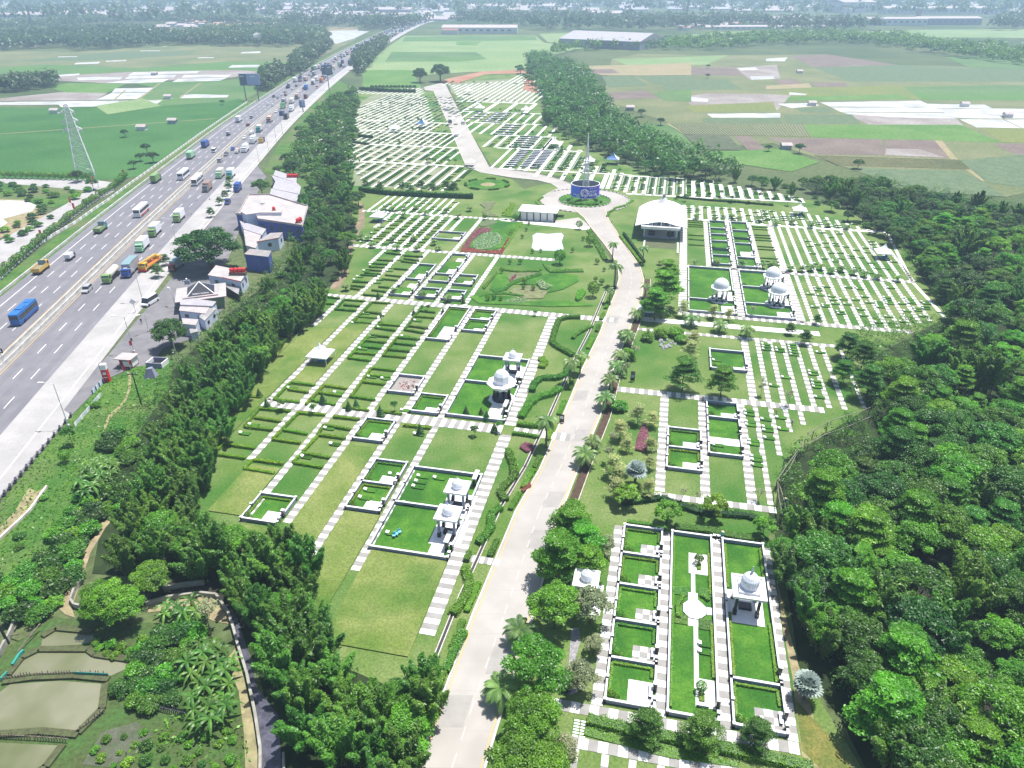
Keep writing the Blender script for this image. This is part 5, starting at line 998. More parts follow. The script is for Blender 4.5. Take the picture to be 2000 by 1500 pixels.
for k in range(14):
 a=rs.uniform(-2.6,-.5);r=rs.uniform(6.6,8.4);plant('shrub','shrub',CX0+r*math.cos(a),CY0+r*math.sin(a),.8,'dark low shrub at the foot of the banner ring','shrub','shrubs round the banner ring',rnd=rs)
hu,hv=-.6,258.5;hc=G(hu,252.5);hl=thing('ceremony_hall','ceremony hall with broad white curved roof and small dome beside the park road','hall',(*hc,0),-TH)
M_ROOFW=mat('white_roof',(.78,.78,.79),.5,(.82,.82,.82),.3)
sub(hl,'floor',mat('hall_floor',(.36,.36,.44),.4,(.45,.45,.52),1.0),(-5.4,0,0,6.4,24,.5));sub(hl,'back_wall',M_WHITE,(-5.4,20,.5,6.4,20.4,5))
for x in(-5.3,-2.7,3.7,6.1):sub(hl,'column',M_DK if abs(x)<4 else M_WHITE,(x,.3,.5,x+.4,.7,4.6))
for y in(6,12,18):
 for x in(-5.3,6.1):sub(hl,'column',M_WHITE,(x,y,.5,x+.4,y+.4,4.6))
for k,(x,y)in enumerate(((-3.6,1.6),(-3.6,4.4),(2.9,1.6),(2.9,4.4))):sub(hl,'sofa',M_DK,(x,y,.5,x+2.4,y+.5,1.3),(x,y,.5,x+.4,y+1.6,1.1),(x+2.0,y,.5,x+2.4,y+1.6,1.1));sub(hl,'table',M_WHITE,(x+.8,y+.8,.5,x+1.6,y+1.4,.9))
b=MB();n=14;us=[-8.4+17.9*i/n for i in range(n+1)];vv=[-1.8,3.6,9,15,21,26.5]
def rz_(u,v):
 q=(u-.55)/8.95;e=5.0+2.9*(1-q*q)*min(1,.28+max(0,(v+1.8))/9);return e-.10*max(0,v-15)-.35*abs(q)**6
for j in range(len(vv)-1):
 for i in range(n):b.add([(us[i],vv[j],rz_(us[i],vv[j])),(us[i+1],vv[j],rz_(us[i+1],vv[j])),(us[i+1],vv[j+1],rz_(us[i+1],vv[j+1])),(us[i],vv[j+1],rz_(us[i],vv[j+1]))],[(0,1,2,3)])
rf=b.build('roof',M_ROOFW,hl);sm=rf.modifiers.new('thickness','SOLIDIFY');sm.thickness=.3
b=MB();n=10
for i in range(n):
 u0,u1=-5.6+12.3*i/n,-5.6+12.3*(i+1)/n;f=lambda u:4.95+1.5*max(0,1-((u-.55)/6.15)**2)
 b.add([(u0,-2.0,4.95),(u1,-2.0,4.95),(u1,-2.0,f(u1)),(u0,-2.0,f(u0))],[(0,1,2,3)],i%2)
b.build('gable_window',[M_GLS,flat('blue_glass',(.12,.16,.26),.2)],hl);sub(hl,'fascia',M_WHITE,(-6.2,-3.6,4.2,7.2,-3.3,5.0),(-6.2,-3.6,4.9,7.2,-2.0,5.0))
for i in range(5):x=-5.6+3.07*i;sub(hl,'mullion',M_WHITE,(x-.1,-2.12,4.9,x+.1,-2.02,4.95+1.5*max(0,1-((x-.55)/6.15)**2)))
b=MB();b.lathe([(3.3,0),(2.6,.5),(1.9,1.3),(1.0,2.4),(.5,2.9)],8,c=(.55,20));b.rot(0,0,0,6.6);b.build('cupola',mat('cupola_grey',(.55,.55,.58),.5),hl);b=MB();b.lathe([(.15,9.4),(.6,9.7),(.62,10.2),(.3,10.6),(.05,10.8)],12,c=(.55,20));b.build('cupola_ball',flat('bronze_grey',(.20,.19,.20),.4),hl)
sheet('hall_pond',[G(-5,241.5),G(5.5,241.5),G(6.6,251),G(-5.6,251)],mat('hall_pond_water',(.16,.17,.09),.25,(.12,.15,.08),.4,coords='World',spec=.5),.05)
for nm,a in(('left',-5.4),('right',6.0)):b=MB();b.box(a,236.5,0,a+.5,247.5,.45);tag(b.build('pond_wall',M_WPAVE,None,loc=(0,0,.05),rz=-TH),f'white curved edge wall on the {nm} side of the hall pond','low wall')
cu_,cv_=G(-53.2,264.3),0;cn=thing('canopy_building','long white flat-roofed shelter with five white bays beside the park road','shelter',(*cu_,.02),-TH)
b=MB();b.box(-.6,-.8,3.3,14.4,8.5,3.6,0,True);rf=b.build('roof',M_ROOFW,cn)
for i in range(5):sub(cn,'bay_panel',M_WHITE,(.45+2.6*i,0,0,2.65+2.6*i,.15,3.0));sub(cn,'pillar',M_DK,(.05+2.6*i,-.12,0,.35+2.6*i,.2,3.3))
sub(cn,'pillar',M_DK,(13.1,-.1,0,13.6,.3,3.3),(13.1,6,0,13.6,6.4,3.3));sub(cn,'side_wing',M_WHITE,(13.0,7.0,3.0,16.5,10.5,3.2));sub(cn,'back_wall',M_WHITE,(0,7.5,0,13,7.7,3.2))
b=MB();b.prism([at(950-10+0,434),at(1130,424),at(1150,441),at(1000,436)],0,.02)
sheet('access_path',[at(1084,431),at(1130,425),at(1146,436),at(1152,445),at(1084,437)],M_ROAD,.045);sheet('access_path',[at(980,426),at(1020,430),at(1152,443),at(1150,450),at(1018,436),at(978,431)],M_WPAVE,.05)
M_TENT=flat('tent_white',(.80,.80,.82),.5);M_TBL=flat('tent_blue',(.03,.14,.36),.5)
def tent(x,y,label,s=1.0,blue=False,rz=-TH,side=True):
 r=thing('peaked_tent',label,'tent',(x,y,0),rz);r.scale=(s,s,s);b=MB();hw=2.6;prev=None
 prof=[(hw,2.3),(1.5,2.85),(.8,3.5),(.3,4.3),(.03,5.1)]
 for(a,z0),(c,z1)in zip(prof[:-1],prof[1:]):
  for k in range(4):
   d=[(-1,-1),(1,-1),(1,1),(-1,1)];p,q=d[k],d[(k+1)%4];b.add([(p[0]*a,p[1]*a,z0),(q[0]*a,q[1]*a,z0),(q[0]*c,q[1]*c,z1),(p[0]*c,p[1]*c,z1)],[(0,1,2,3)],1 if(blue and k in(0,3))else 0)
 b.box(-hw,-hw,2.0,hw,-hw+.03,2.32);b.box(-hw,hw-.03,2.0,hw,hw,2.32);b.box(-hw,-hw+.04,2.0,-hw+.03,hw-.04,2.32);b.box(hw-.03,-hw+.04,2.0,hw,hw-.04,2.32);b.build('canopy',[M_TENT,M_TBL],r)
 for sx in(-1,1):
  for sy in(-1,1):c=MB();c.bar((sx*2.5,sy*2.5,0),(sx*2.5,sy*2.5,2.3),.06);c.build('pole',M_TENT,r)
 if side:sub(r,'chair_stack',flat('chair_blue',(.05,.25,.45)),(-.2,-.8,0,.7,0,.9),(.9,.3,0,1.5,.9,1.2));sub(r,'table',flat('table_blue',(.2,.35,.5)),(-1.6,-1.4,.6,-.4,-.4,.75))
 return r
for px,py,lab,s,bl in((628,706,'white peaked tent with blue chairs under it on the open left lawn',1,0),(740,432,'white peaked tent with blue sides at the edge of the bamboo belt',1,0),(1263,616,'white peaked tent beside the park road where the service lane begins',.95,0),(1560,420,'white peaked tent in the striped lawn near the forest corner',1,0),(1723,504,'white peaked tent among the long white paths near the forest edge',1,0),(918,324,'small white tent beside the bend of the far park road',.9,0),(1083,288,'white peaked tent at the cross path beyond the mast',1.1,0),(1151,322,'white peaked tent seen just behind the mast',1,0),(1197,320,'blue and white peaked tent between the mast and the forest',1.15,1),(825,249,'blue and white peaked tent in the far left striped lawn',1.2,1),(772,258,'white tent beside the far hedge on the left striped lawn',1.1,0),(937,218,'white tent near the dark wall rows down the far park road',1.2,0),(1027,222,'white tent at the right end of the far striped lawns',1.2,0),(914,184,'distant white tent at the reddish end of the park',1.2,0)):
 x,y=at(px,py);tent(x,y,lab,s,bool(bl),side=py>400)
M_BLUEW=mat('blue_wall',(.085,.12,.40),.8,(.11,.15,.45),.5);M_PALEB=mat('pale_blue_wall',(.50,.56,.70),.8,(.56,.61,.72),.5);M_GRF=mat('grey_sheet_roof',(.40,.38,.42),.6,(.48,.46,.49),.4);M_WRF=mat('pale_flat_roof',(.40,.39,.385),.7,(.50,.485,.48),.3);M_PUR=mat('grey_purple_wall',(.28,.28,.40),.8);M_RFD=flat('roof_trim_red',(.45,.08,.07))
M_DIRT=mat('dirty_roof',(.34,.33,.33),.8,(.46,.45,.44),.5)
def bld(label,roof_px,h,wallm,roofm,cat='building',name='service_building',slope=None,trim=None,s=5,ox=400,oy=300,para=0,wins=0):
 P=[at(ox+x/s,oy+y/s,h)for x,y in roof_px];c=Vector((sum(p[0]for p in P)/len(P),sum(p[1]for p in P)/len(P)));Q=[(p[0]-c.x,p[1]-c.y)for p in P]
 r=thing(name,label,cat,(c.x,c.y,0));b=MB();W2=[(q[0]*.97,q[1]*.97)for q in Q];b.prism(W2,0,h-.02,top=False);b.build('wall',wallm,r)
 b=MB();b.prism(Q,h-.02,h+.18,bottom=True);rf=b.build('roof',roofm,r)
 if len(Q)==4:
  b=MB()
  for k in range(1,12):a,d=Vector(Q[0]).lerp(Vector(Q[1]),k/12),Vector(Q[3]).lerp(Vector(Q[2]),k/12);b.bar((*a,h+.19),(*d,h+.19),.05)
  b.build('roof_ribs',M_DIRT,rf)
 if trim:
  b=MB();i=trim;a,d=Vector((*Q[i],h+.2)),Vector((*Q[(i+1)%len(Q)],h+.2));b.bar(a,d,.12);b.build('fascia',M_RFD,rf)
 if para:
  b=MB()
  for i in range(len(Q)):
   a,d=Vector(Q[i]),Vector(Q[(i+1)%len(Q)]);n_=(d-a).normalized();w=Vector((-n_.y,n_.x))*.1;b.prism([tuple(a*.985-w),tuple(d*.985-w),tuple(d*.985+w),tuple(a*.985+w)],h+.19,h+.19+para)
  b.build('parapet',M_WRF,rf)
 for i in range(len(Q)):
  a,d=Vector(W2[i]),Vector(W2[(i+1)%len(Q)]);L=(d-a).length
  for k in range(int(L//3.6)if wins else 0):
   t0=(k+.35)/(L//3.6);p=a.lerp(d,t0);e=(d-a).normalized();nn=Vector((e.y,-e.x));nn=nn if nn.dot(p)>0 else-nn
   b=MB();q0=p+nn*.03;b.prism([tuple(q0),tuple(q0+e*1.2),tuple(q0+e*1.2+nn*.03),tuple(q0+nn*.03)],h*.45,h*.75);b.build('window',M_GLS,r)
 return r,h
bld('big blue building with white roof between the bamboo belt and the service road',[(300,600),(345,560),(430,410),(630,405),(1010,520),(955,715),(520,650),(505,600)],5.5,M_BLUEW,M_WRF,para=.5,wins=1)
bld('upper white storey on the big blue building',[(345,565),(480,495),(760,545),(750,580),(540,580),(400,600)],6.6,M_PALEB,M_WRF)
bld('blue building with white end wall behind the great dark tree',[(385,985),(440,935),(650,955),(622,1012)],5.2,M_BLUEW,M_WRF,wins=0)
bld('pale blue house with red-edged roof beside the blue buildings',[(505,868),(640,780),(762,775),(718,830)],4,M_PALEB,M_WRF,trim=3,wins=1);bld('low grey-roofed wing beside the great dark tree, farther part',[(340,660),(600,740),(560,800),(380,740)],3.6,M_PALEB,M_GRF);bld('low grey-roofed wing beside the great dark tree, nearer part',[(380,745),(550,800),(500,930),(400,900)],3.4,M_PALEB,M_WRF,trim=0)
bld('pale building with red tanks on its roof next to the prayer hall',[(30,1190),(110,1095),(415,1160),(350,1255),(170,1215)],4.2,M_PALEB,M_WRF,trim=3,wins=1);bld('dark open carport beside the red-tank building',[(200,1300),(235,1280),(345,1290),(330,1380)],2.2,M_BLK,M_GRF)  # carport sides filled in black to stand for shade under its roof
for i,(a,b_,c,d)in enumerate((((690,165),(900,235),(895,285),(670,215)),((650,215),(895,285),(940,330),(690,275)),((690,275),(940,330),(925,400),(660,345)),((650,345),(925,405),(895,470),(630,420)))):
 bld(f'{["farthest", "second farthest", "second nearest", "nearest"][i]} of the four grey-roofed shophouses in a row by the motorway',[a,b_,c,d],4.2,M_PUR,M_GRF,wins=1)
def roofpt(px,py,h):return at(px,py,h)
def tanks(lab,px,py,h,n,dx,dy):
 x,y=at(px,py,h);r=thing('water_tanks',lab,'water tank',(x,y,h-1.2));
 for i in range(n):b=MB();b.lathe([(.55,0),(.6,.1),(.6,1.0),(.4,1.25),(.1,1.35)],10,c=(i*dx,i*dy));b.build('tank',flat('tank_red',(.62,.04,.04),.4),r)
 b=MB();b.box(-.7,-.7,-.5,.7+(n-1)*dx,.7+abs((n-1)*dy),0,0,True);b.build('stand',flat('rust',(.16,.09,.07)),r)
tanks('row of red water tanks above the farthest shophouse',562,340,5.8,5,.95,0);tanks('single red water tank on the big white roof',534,404,8,1,0,0);tanks('tall group of red water tanks at the right end of the big white roof',580,427,7.2,3,.3,.9);tanks('four red water tanks over the pale building by the great tree',451,524,6.4,4,1.15,.1)
for nm,px,py in(('on the big white roof',512,397),):x,y=at(px,py,7);r=thing('satellite_dish','large grey satellite dish '+nm,'dish',(x,y,6));b=MB();b.lathe([(.1,.6),(.8,.8),(1.3,1.3)],14);b.build('dish',M_GRF,r);b=MB();b.bar((0,0,0),(0,0,.7),.1);b.build('stand',M_STL,r)
c4=lambda x,y,h=0:at(x/4,330+y/4,h)
ph=thing('prayer_hall','small prayer hall with black pyramid roof and white ridges beside the parking area','prayer hall',(*c4(1570,960,3.6),0),.35);
sub(ph,'wall',mat('green_side',(.22,.30,.18),.8),(-5.6,-4.4,0,5.6,4.4,3.2));sub(ph,'roof_slab',M_WRF,(-6.6,-5.4,3.2,6.6,5.4,3.5));sub(ph,'upper_slab',M_WRF,(-4.6,-4.2,3.5,4.6,4.2,3.9))
b=MB();a=3.6;T=(0,0,6.6);B4=[(-a,-a,3.9),(a,-a,3.9),(a,a,3.9),(-a,a,3.9)];b.add(B4+[T],[(0,1,4),(1,2,4),(2,3,4),(3,0,4)]);pr=b.build('pyramid_roof',flat('solar_black',(.03,.03,.045),.35),ph)
for q in B4:b=MB();b.bar(q,T,.17);b.build('ridge',M_WHITE,pr)
b=MB();b.bar((0,0,6.5),(0,0,7.6),.09,0,.02,6);b.build('finial',flat('finial_gold',(.4,.33,.15),.4),ph)
cu=bpy.data.curves.new('t','FONT');cu.body='TEMPAT WUDHU';cu.size=.55;to=bpy.data.objects.new('t',cu);C.objects.link(to);bpy.context.view_layer.update();me=bpy.data.meshes.new_from_object(to.evaluated_get(bpy.context.evaluated_depsgraph_get()));bpy.data.objects.remove(to);me.materials.clear();me.materials.append(M_LW);o=link('lettering',me,ph,(-2.1,-3.28,4.22));o.rotation_euler=(math.atan2(2.7,3.6),0,0)
for lab,P,h,m_ in(('low grey outbuilding just below the prayer hall, farther part',[(1400,1000),(1690,1040),(1660,1075),(1410,1065)],3.4,M_GRF),('low outbuilding with pale sheet roof below the prayer hall',[(1410,1065),(1640,1080),(1610,1135),(1400,1110)],3.0,M_WRF),('long dirty-roofed shed on the slope beside the bamboo',[(1640,1070),(1690,1095),(1600,1190),(1555,1160)],2.8,M_DIRT),('small square hut with pale roof below the outbuildings',[(1420,1170),(1550,1180),(1530,1225),(1430,1215)],3.2,M_WRF),('tiny concrete hut next to the square hut',[(1480,1255),(1540,1245),(1545,1275),(1490,1290)],2.2,M_DIRT)):bld(lab,P,h,M_PALEB,m_,s=4,ox=0,oy=330,wins=1)
M_RD=flat('sign_red',(.62,.02,.04),.45);M_RD2=flat('dark_red',(.30,.02,.03),.5)
kx,ky=at(254,714);kk=thing('kiosk','red and white roadside kiosk with a flat white roof','kiosk',(kx,ky,0),-.14)
sub(kk,'body',M_RD2,(-1.5,-1.3,0,1.5,1.3,2.3));sub(kk,'side_panel',M_WHITE,(1.51,-1.1,.3,1.56,1.1,2.2));sub(kk,'front_panel',M_WHITE,(-.6,-1.36,.4,1.4,-1.31,1.8));sub(kk,'roof',M_WRF,(-2.4,-1.8,2.3,1.8,1.7,2.5))
bx,by=at(211,745);bt=thing('banner_tower','tall red and white advertising pillar beside the service road','sign',(bx,by,0),.1);sub(bt,'pillar',M_RD,(-.6,-.5,0,.6,.5,3.2));sub(bt,'white_top',M_WHITE,(-.61,-.51,3.2,.61,.51,4.5));sub(bt,'emblem',M_WHITE,(-.35,-.54,2.0,.35,-.51,2.6),(-.45,-.54,1.2,.45,-.51,1.4));sub(bt,'frame',M_DK,(-.75,-.4,0,-.63,.4,4.6))
def flag(px,py,h,lab,m,w=.6,hh=1.2):
 x,y=at(px,py);r=thing('flag_banner',lab,'flag',(x,y,0),random.Random(px).uniform(-.3,.3));b=MB();b.bar((0,0,0),(0,0,h),.04);b.build('pole',M_STL,r);sub(r,'cloth',m,(.03,-.02,h-hh-.05,w,.02,h-.05))
flag(243,733,2.4,'red and white feather flag leaning by the kiosk, left one',M_RD);flag(256,722,2.6,'red flag standing closest to the kiosk wall',M_RD);flag(258,690,3.4,'red flag above the kiosk roof',M_RD)
for k,(px,py)in enumerate(((80,466),(144,412),(137,400),(182,358),(241,345))):flag(px,py,3.2,f'{["nearest", "second", "third", "fourth", "farthest"][k]} red banner flag on the frontage road left of the motorway',M_RD,.9,2.3)
def lamp(px,py,h,lab,rz=math.pi/2,arm=2.0,panel=False,name='street_lamp'):
 x,y=at(px,py);r=thing(name,lab,'street lamp',(x,y,0),rz);b=MB();b.bar((0,0,0),(0,0,h),.12,0,.07,6);b.build('pole',M_STL,r);b=MB();b.bar((0,0,h),(0,arm,h+.35),.05,0,.05,5);b.build('arm',M_STL,r);sub(r,'lamp_head',M_WPAVE,(-.18,arm-.1,h+.28,.18,arm+1.0,h+.42));sub(r,'base',M_KERB,(-.25,-.25,0,.25,.25,.5))
 if panel:sub(r,'control_box',M_DK,(-.3,-.25,3,.3,-.1,3.8))
lamp(134,833,10,'tall street lamp at the nearest bend of the exit lane');lamp(262,688,9.5,'street lamp behind the kiosk beside the concrete shoulder',panel=True);lamp(279,588,9.5,'street lamp beside the white minivan');lamp(345,478,9,'street lamp beside the great dark tree');lamp(375,418,9,'street lamp beside the long white truck');lamp(410,390,9,'street lamp near the brown box truck')
for k,(px,py)in enumerate(((455,345),(508,328),(526,302),(540,278),(552,262),(196,378))):lamp(px,py,10,f'{["first", "second", "third", "fourth", "fifth", "lone"][k]} thin lamp post '+('along the wide concrete shoulder farther up' if k<5 else 'beside the frontage road'))
lamp(343,600,5,'white double street lamp in the parking area',.8,1.4);lamp(291,648,5,'short curved lamp beside the standing man',2.6,1.2)
x,y=at(9,712);r=thing('median_sign','small square sign on a post on the motorway median','sign',(x,y,.1),0);sub(r,'post',M_STL,(-.08,-.08,0,.08,.08,3.0));sub(r,'plate',M_BLK,(-.8,-.12,3.0,.8,0,4.2));sub(r,'plate_face',M_WHITE,(-.55,-.16,3.25,.55,-.13,3.95))
x,y=at(265,610);r=thing('road_sign','grey diamond-shaped sign seen from behind on the shoulder','sign',(x,y,0),0);sub(r,'post',M_STL,(-.07,-.07,0,.07,.07,3.2));b=MB();b.prism([(-.9,0),(0,-.9),(.9,0),(0,.9)],-.05,.05,bottom=True);o=b.build('plate',M_STL,r);o.rotation_euler=(math.pi/2,0,.2);o.location=(0,-.15,3.2)
x,y=at(368,562);r=thing('name_board','white and blue lettered board in front of the prayer hall','sign',(x,y,0),.2);sub(r,'board',M_WHITE,(-.9,-.06,1.0,.9,.06,2.4));sub(r,'blue_lines',M_TBL,(-.7,-.1,1.2,.7,-.07,1.4),(-.7,-.1,1.6,.7,-.07,1.8),(-.7,-.1,2.0,.7,-.07,2.2));b=MB();b.lathe([(.02,2.5),(.3,2.8),(.02,3.1)],8);b.build('lamp_ball',M_WHITE,r)
c2=lambda x,y:at(x/4.287,650+y/4.287)
for k in range(14):
 t_=k/13;x,y=c2(600*(1-t_)+0*t_-4,700*(1-t_)+1410*t_+0);r=thing('guard_block','dark angled guard block on the outer edge of the exit lane','guard block',(x,y,0),.5,'guard blocks along the exit lane');sub(r,'block',flat('dark_iron',(.07,.07,.10)),(-.15,-.55,0,.15,.55,.75));sub(r,'foot',flat('dark_iron',(.07,.07,.10)),(-.45,-.65,0,.15,-.35,.3))
r=thing('sheet_fence','long low fence of white sheets on the grass slope below the exit lane','fence',(*c2(630,790),0),math.atan2(c2(850,530)[1]-c2(630,790)[1],c2(850,530)[0]-c2(630,790)[0]));L_F=math.dist(c2(630,790),c2(850,530))
for k in range(14):sub(r,'fence_sheet',M_PALEB if k%3 else M_WHITE,(L_F*k/14+.03,-.03,0,L_F*(k+1)/14-.03,.03,.9));sub(r,'fence_post',M_STL,(L_F*k/14-.04,-.05,0,L_F*k/14+.025,.05,1.0))
r=thing('rail_fence','blue and white railing between the red pillar and the exit lane','fence',(*c2(775,520),0),math.atan2(c2(890,400)[1]-c2(775,520)[1],c2(890,400)[0]-c2(775,520)[0]));L_F=math.dist(c2(775,520),c2(890,400))
for k in range(12):sub(r,'fence_panel',[M_TBL,M_WHITE,M_PALEB][k%3],(L_F*k/12,-.03,.1,L_F*(k+.8)/12,.03,1.1))
for k,(a,c,h)in enumerate((((1185,605),(1130,380),8),((1472,170),(1455,45),4))):
 x,y=c2(*a);b=MB();b.bar((0,0,0),(0,0,h),.17,0,.1,7);r=thing('utility_pole',('dark concrete utility pole with crossarm on the grass slope','short pale pole beside the dark tree above the kiosk')[k],'utility pole',(x,y,0));b.build('pole',M_BLK if k==0 else M_STL,r)
 if k==0:sub(r,'crossarm',M_BLK,(-1.1,-.08,h-.5,1.1,.08,h-.35));sub(r,'insulators',M_WHITE,(-1,-.05,h-.35,-.9,.05,h-.1),(.9,-.05,h-.35,1,.05,h-.1))
x,y=c2(1325,270);r=thing('open_trough','grey concrete trough with a dark hollow behind the kiosk','trough',(x,y,0),-.15);sub(r,'front',M_PUR,(-2,-1.6,0,2,-1.4,1.3));sub(r,'sides',M_WHITE,(1.8,-1.4,0,2,1.4,1.3),(-2,-1.4,0,-1.8,1.4,1.3));sub(r,'rear',M_PUR,(-2,1.4,0,2,1.6,1.3));sub(r,'hollow',M_BLK,(-1.8,-1.4,0,1.8,1.4,.3))  # black block at the bottom paints in the shade of the hollow
x,y=c2(1270,370);b=MB();b.add([(-1.4,-1,0),(1.4,-1,0),(1.2,1.1,0),(-1.1,1.2,0),(-.6,-.4,2.2),(.7,-.3,2.3),(.5,.6,2.4),(-.5,.5,2.2)],[(4,5,6,7),(0,1,5,4),(1,2,6,5),(2,3,7,6),(3,0,4,7)]);tag(b.build('grey_tarpaulin_heap',M_PUR,None,loc=(x,y,.05)),'grey tarpaulin-covered heap on the grass behind the kiosk','heap')
FB=[(0,547),(40,510),(75,480),(110,458),(150,435),(182,412),(215,390),(255,360),(295,332),(340,300),(392,262),(440,229),(483,200)];fb=thing('striped_barrier','long black and white striped barrier between the frontage road and the motorway bank','barrier',(*at(150,435),0));o0=Vector(at(150,435));k=0
for a,c in zip(FB[:-1],FB[1:]):
 a,c=Vector(at(*a)),Vector(at(*c));L=(c-a).length;n_=int(L/2.4);d=(c-a).normalized();w=Vector((-d.y,d.x))*.12
 for i in range(n_):
  p,q=a+d*L*i/n_-o0,a+d*(L*(i+.9)/n_)-o0;k+=1
  if k>290:break
  b=MB();b.prism([tuple(p-w),tuple(q-w),tuple(q+w),tuple(p+w)],0,.95);p2=q+d*.0;b.build('barrier_block',M_WHITE if k%2 else M_KERB,fb);b=MB();e=q+d*L*.1/n_;b.prism([tuple(q-w*.9),tuple(e-w*.9),tuple(e+w*.9),tuple(q+w*.9)],0,.8);
x,y=at(167,341);lattice('transmission_tower','tall galvanised power pylon in the rice fields left of the motorway','pylon',x,y,31,3.8,.8,9,.2,m=flat("pylon_paint",(.72,.73,.74)),arms=((20,3.8),(23.8,3.2),(27.6,2.6)),rz=.5)
def billboard(px,py,h,w,bh,lab,dark=0,rz=0,legs=(0,)):
 x,y=at(px,py);r=thing('billboard',lab,'billboard',(x,y,0),rz)
 for q in legs:b=MB();b.bar((q,.3,0),(q,.3,h+bh*.3),.35,0,.3,8);b.build('post',flat('post_green',(.04,.12,.12)),r)
 sub(r,'board',flat('board_face',(.42,.47,.62))if not dark else flat('board_face_dark',(.22,.22,.34)),(-w/2,-.25,h,w/2,.25,h+bh));sub(r,'board_picture',flat('board_print',(.12,.15,.24)),(-w/2+.2,-.3,h+.3,-w/2+w*.36,-.26,h+bh-.3));sub(r,'board_lines',M_WHITE,(-w/2+.6,-.34,h+bh*.75,-w/2+w*.25,-.31,h+bh*.82),(w*.05,-.3,h+bh*.72,w*.3,-.26,h+bh*.8));sub(r,'catwalk',M_DK,(-w/2,-.9,h-.15,w/2,-.3,h))
billboard(494,197,11,15,8.0,'large two-post billboard in the fields left of the motorway',legs=(-5,4.5));billboard(643,176,12,9,7,'double dark billboard on one post right of the motorway',dark=1,rz=.3,legs=(0,));billboard(592,218,3,4,4.5,'plain grey sign board beside the motorway shoulder');
for k,(px,py,h)in enumerate(((727,38,55),(66,60,40),(1340,45,45),(255,38,45))):x,y=at(px,py);lattice('telecom_mast',('dark chimney-like mast over the distant factories','thin leaning telecom mast over the village on the left','faint mast on the right horizon','faint mast over the far greenhouses')[k],'mast',x,y,h,1.8,.8,8,.35,m=flat('mast_grey',(.22,.22,.25)))
c3=lambda x,y:at(x/3,1000+y/3)
def wallpts(name,lab,P,h,t_,m,cat='wall',fn=c3,z0=0):
 b=MB();P=[Vector(fn(*p))for p in P]
 for a,c in zip(P[:-1],P[1:]):d=(c-a).normalized();w=Vector((-d.y,d.x))*t_/2;b.prism([tuple(a-w),tuple(c-w),tuple(c+w),tuple(a+w)],z0,h)
 return tag(b.build(name,m),lab,cat)
MW=mat('old_concrete',(.30,.29,.25),.9,(.42,.41,.37),.8)
wallpts('ditch_wall','old concrete wall along the left edge of the dark stream',[(860,550),(980,515),(1180,490),(1270,500),(1340,600),(1370,690),(1400,800),(1450,960),(1500,1200),(1530,1400),(1530,1560)],.8,.35,MW);wallpts('ditch_wall','short concrete wall on the far bank under the bamboo',[(960,460),(1080,440),(1200,425)],.9,.3,MW)
wallpts('trough_wall','curved concrete wall of the small tank left of the round tree',[(480,410),(440,470),(420,530),(440,560),(480,570)],.9,.3,MW);wallpts('ditch_wall','stub of concrete wall at the bottom edge right of the stream',[(1665,1430),(1668,1560)],.8,.3,MW);wallpts('bank_wall','broken grey wall at the left edge above the ponds',[(0,850),(60,740),(130,580)],1.0,.3,MW);wallpts('ditch_wall','pale concrete ditch wall on the far left grass bank',[(395,1295),(250,1500),(-60,1790)],.5,.35,M_KERB,fn=c2)
def stakes(lab,P,fn=c3,h=.9,m=None,gap=.35,cap=290):
 P=[Vector(fn(*p))for p in P];r=thing('stake_fence',lab,'fence',(*P[0],0));o_=P[0];k=0;sm_=MB();sm_.bar((0,0,0),(.03,.05,h),.07,0,.05,4);me=sm_.mesh('stake',m or mat('weathered_bamboo',(.16,.14,.10),.9,(.26,.23,.17),3));rn=random.Random(len(lab))
 for a,c in zip(P[:-1],P[1:]):
  L=(c-a).length
  for i in range(int(L/gap)):
   k+=1
   if k>cap:break
   p=a.lerp(c,(i+.5)/(L/gap))-o_;o=link('stake',me,r,(p.x,p.y,0));o.scale=(1,1,rn.uniform(.7,1.25))
  b=MB();b.bar((*(a-o_),h*.7),(*(c-o_),h*.7),.06);b.build('rail',me.materials[0],r)
stakes('bamboo stake fence across the middle of the green fish ponds',[(20,990),(200,965),(440,955),(640,965)]);stakes('stake fence with a black top between the two lower ponds',[(-10,1325),(200,1335),(410,1350)],h=1.0);stakes('bamboo stake fence along the right edge of the large pond',[(450,1300),(540,1240),(620,1170)]);stakes('dark board fence below the banana plants',[(735,1125),(940,1165),(1090,1200),(1255,1235)],h=1.1,gap=.3,m=flat('dark_board',(.08,.08,.10)))
wallpts('fence_net','teal netting hung on the right part of the pond fence',[(440,958),(640,968)],.75,.05,flat('teal_net',(.04,.32,.26)),'net');wallpts('fence_net','teal netting heaped on the left pond bank',[(80,910),(120,850),(145,825)],.7,.3,flat('teal_net',(.04,.32,.26)),'net');wallpts('fence_net','small teal net at the left frame edge',[(10,990),(50,950)],.6,.2,flat('teal_net',(.04,.32,.26)),'net')
for k,(a,c)in enumerate((((180,690),(275,625)),((120,640),(235,600)),((170,740),(255,690)),((65,735),(130,750)),((90,700),(160,600)),((110,830),(250,690)))):
 A_,B_=c3(*a),c3(*c);b=MB();b.bar((*A_,.4),(*B_,1.2),.09);tag(b.build('bamboo_pole',mat('weathered_bamboo',(.16,.14,.10))),'loose pale bamboo pole lying over the collapsed bank left of the ponds','pole','fallen poles beside the ponds')
x,y=c3(50,770);b=MB();b.bar((0,0,0),(-.6,.3,9),.2,0,.12,7);tag(b.build('leaning_post',M_BLK,None,loc=(x,y,0)),'dark leaning post at the left frame edge above the ponds','post')
c5=lambda x,y:at(1150+x/3.636,620+y/3.636)
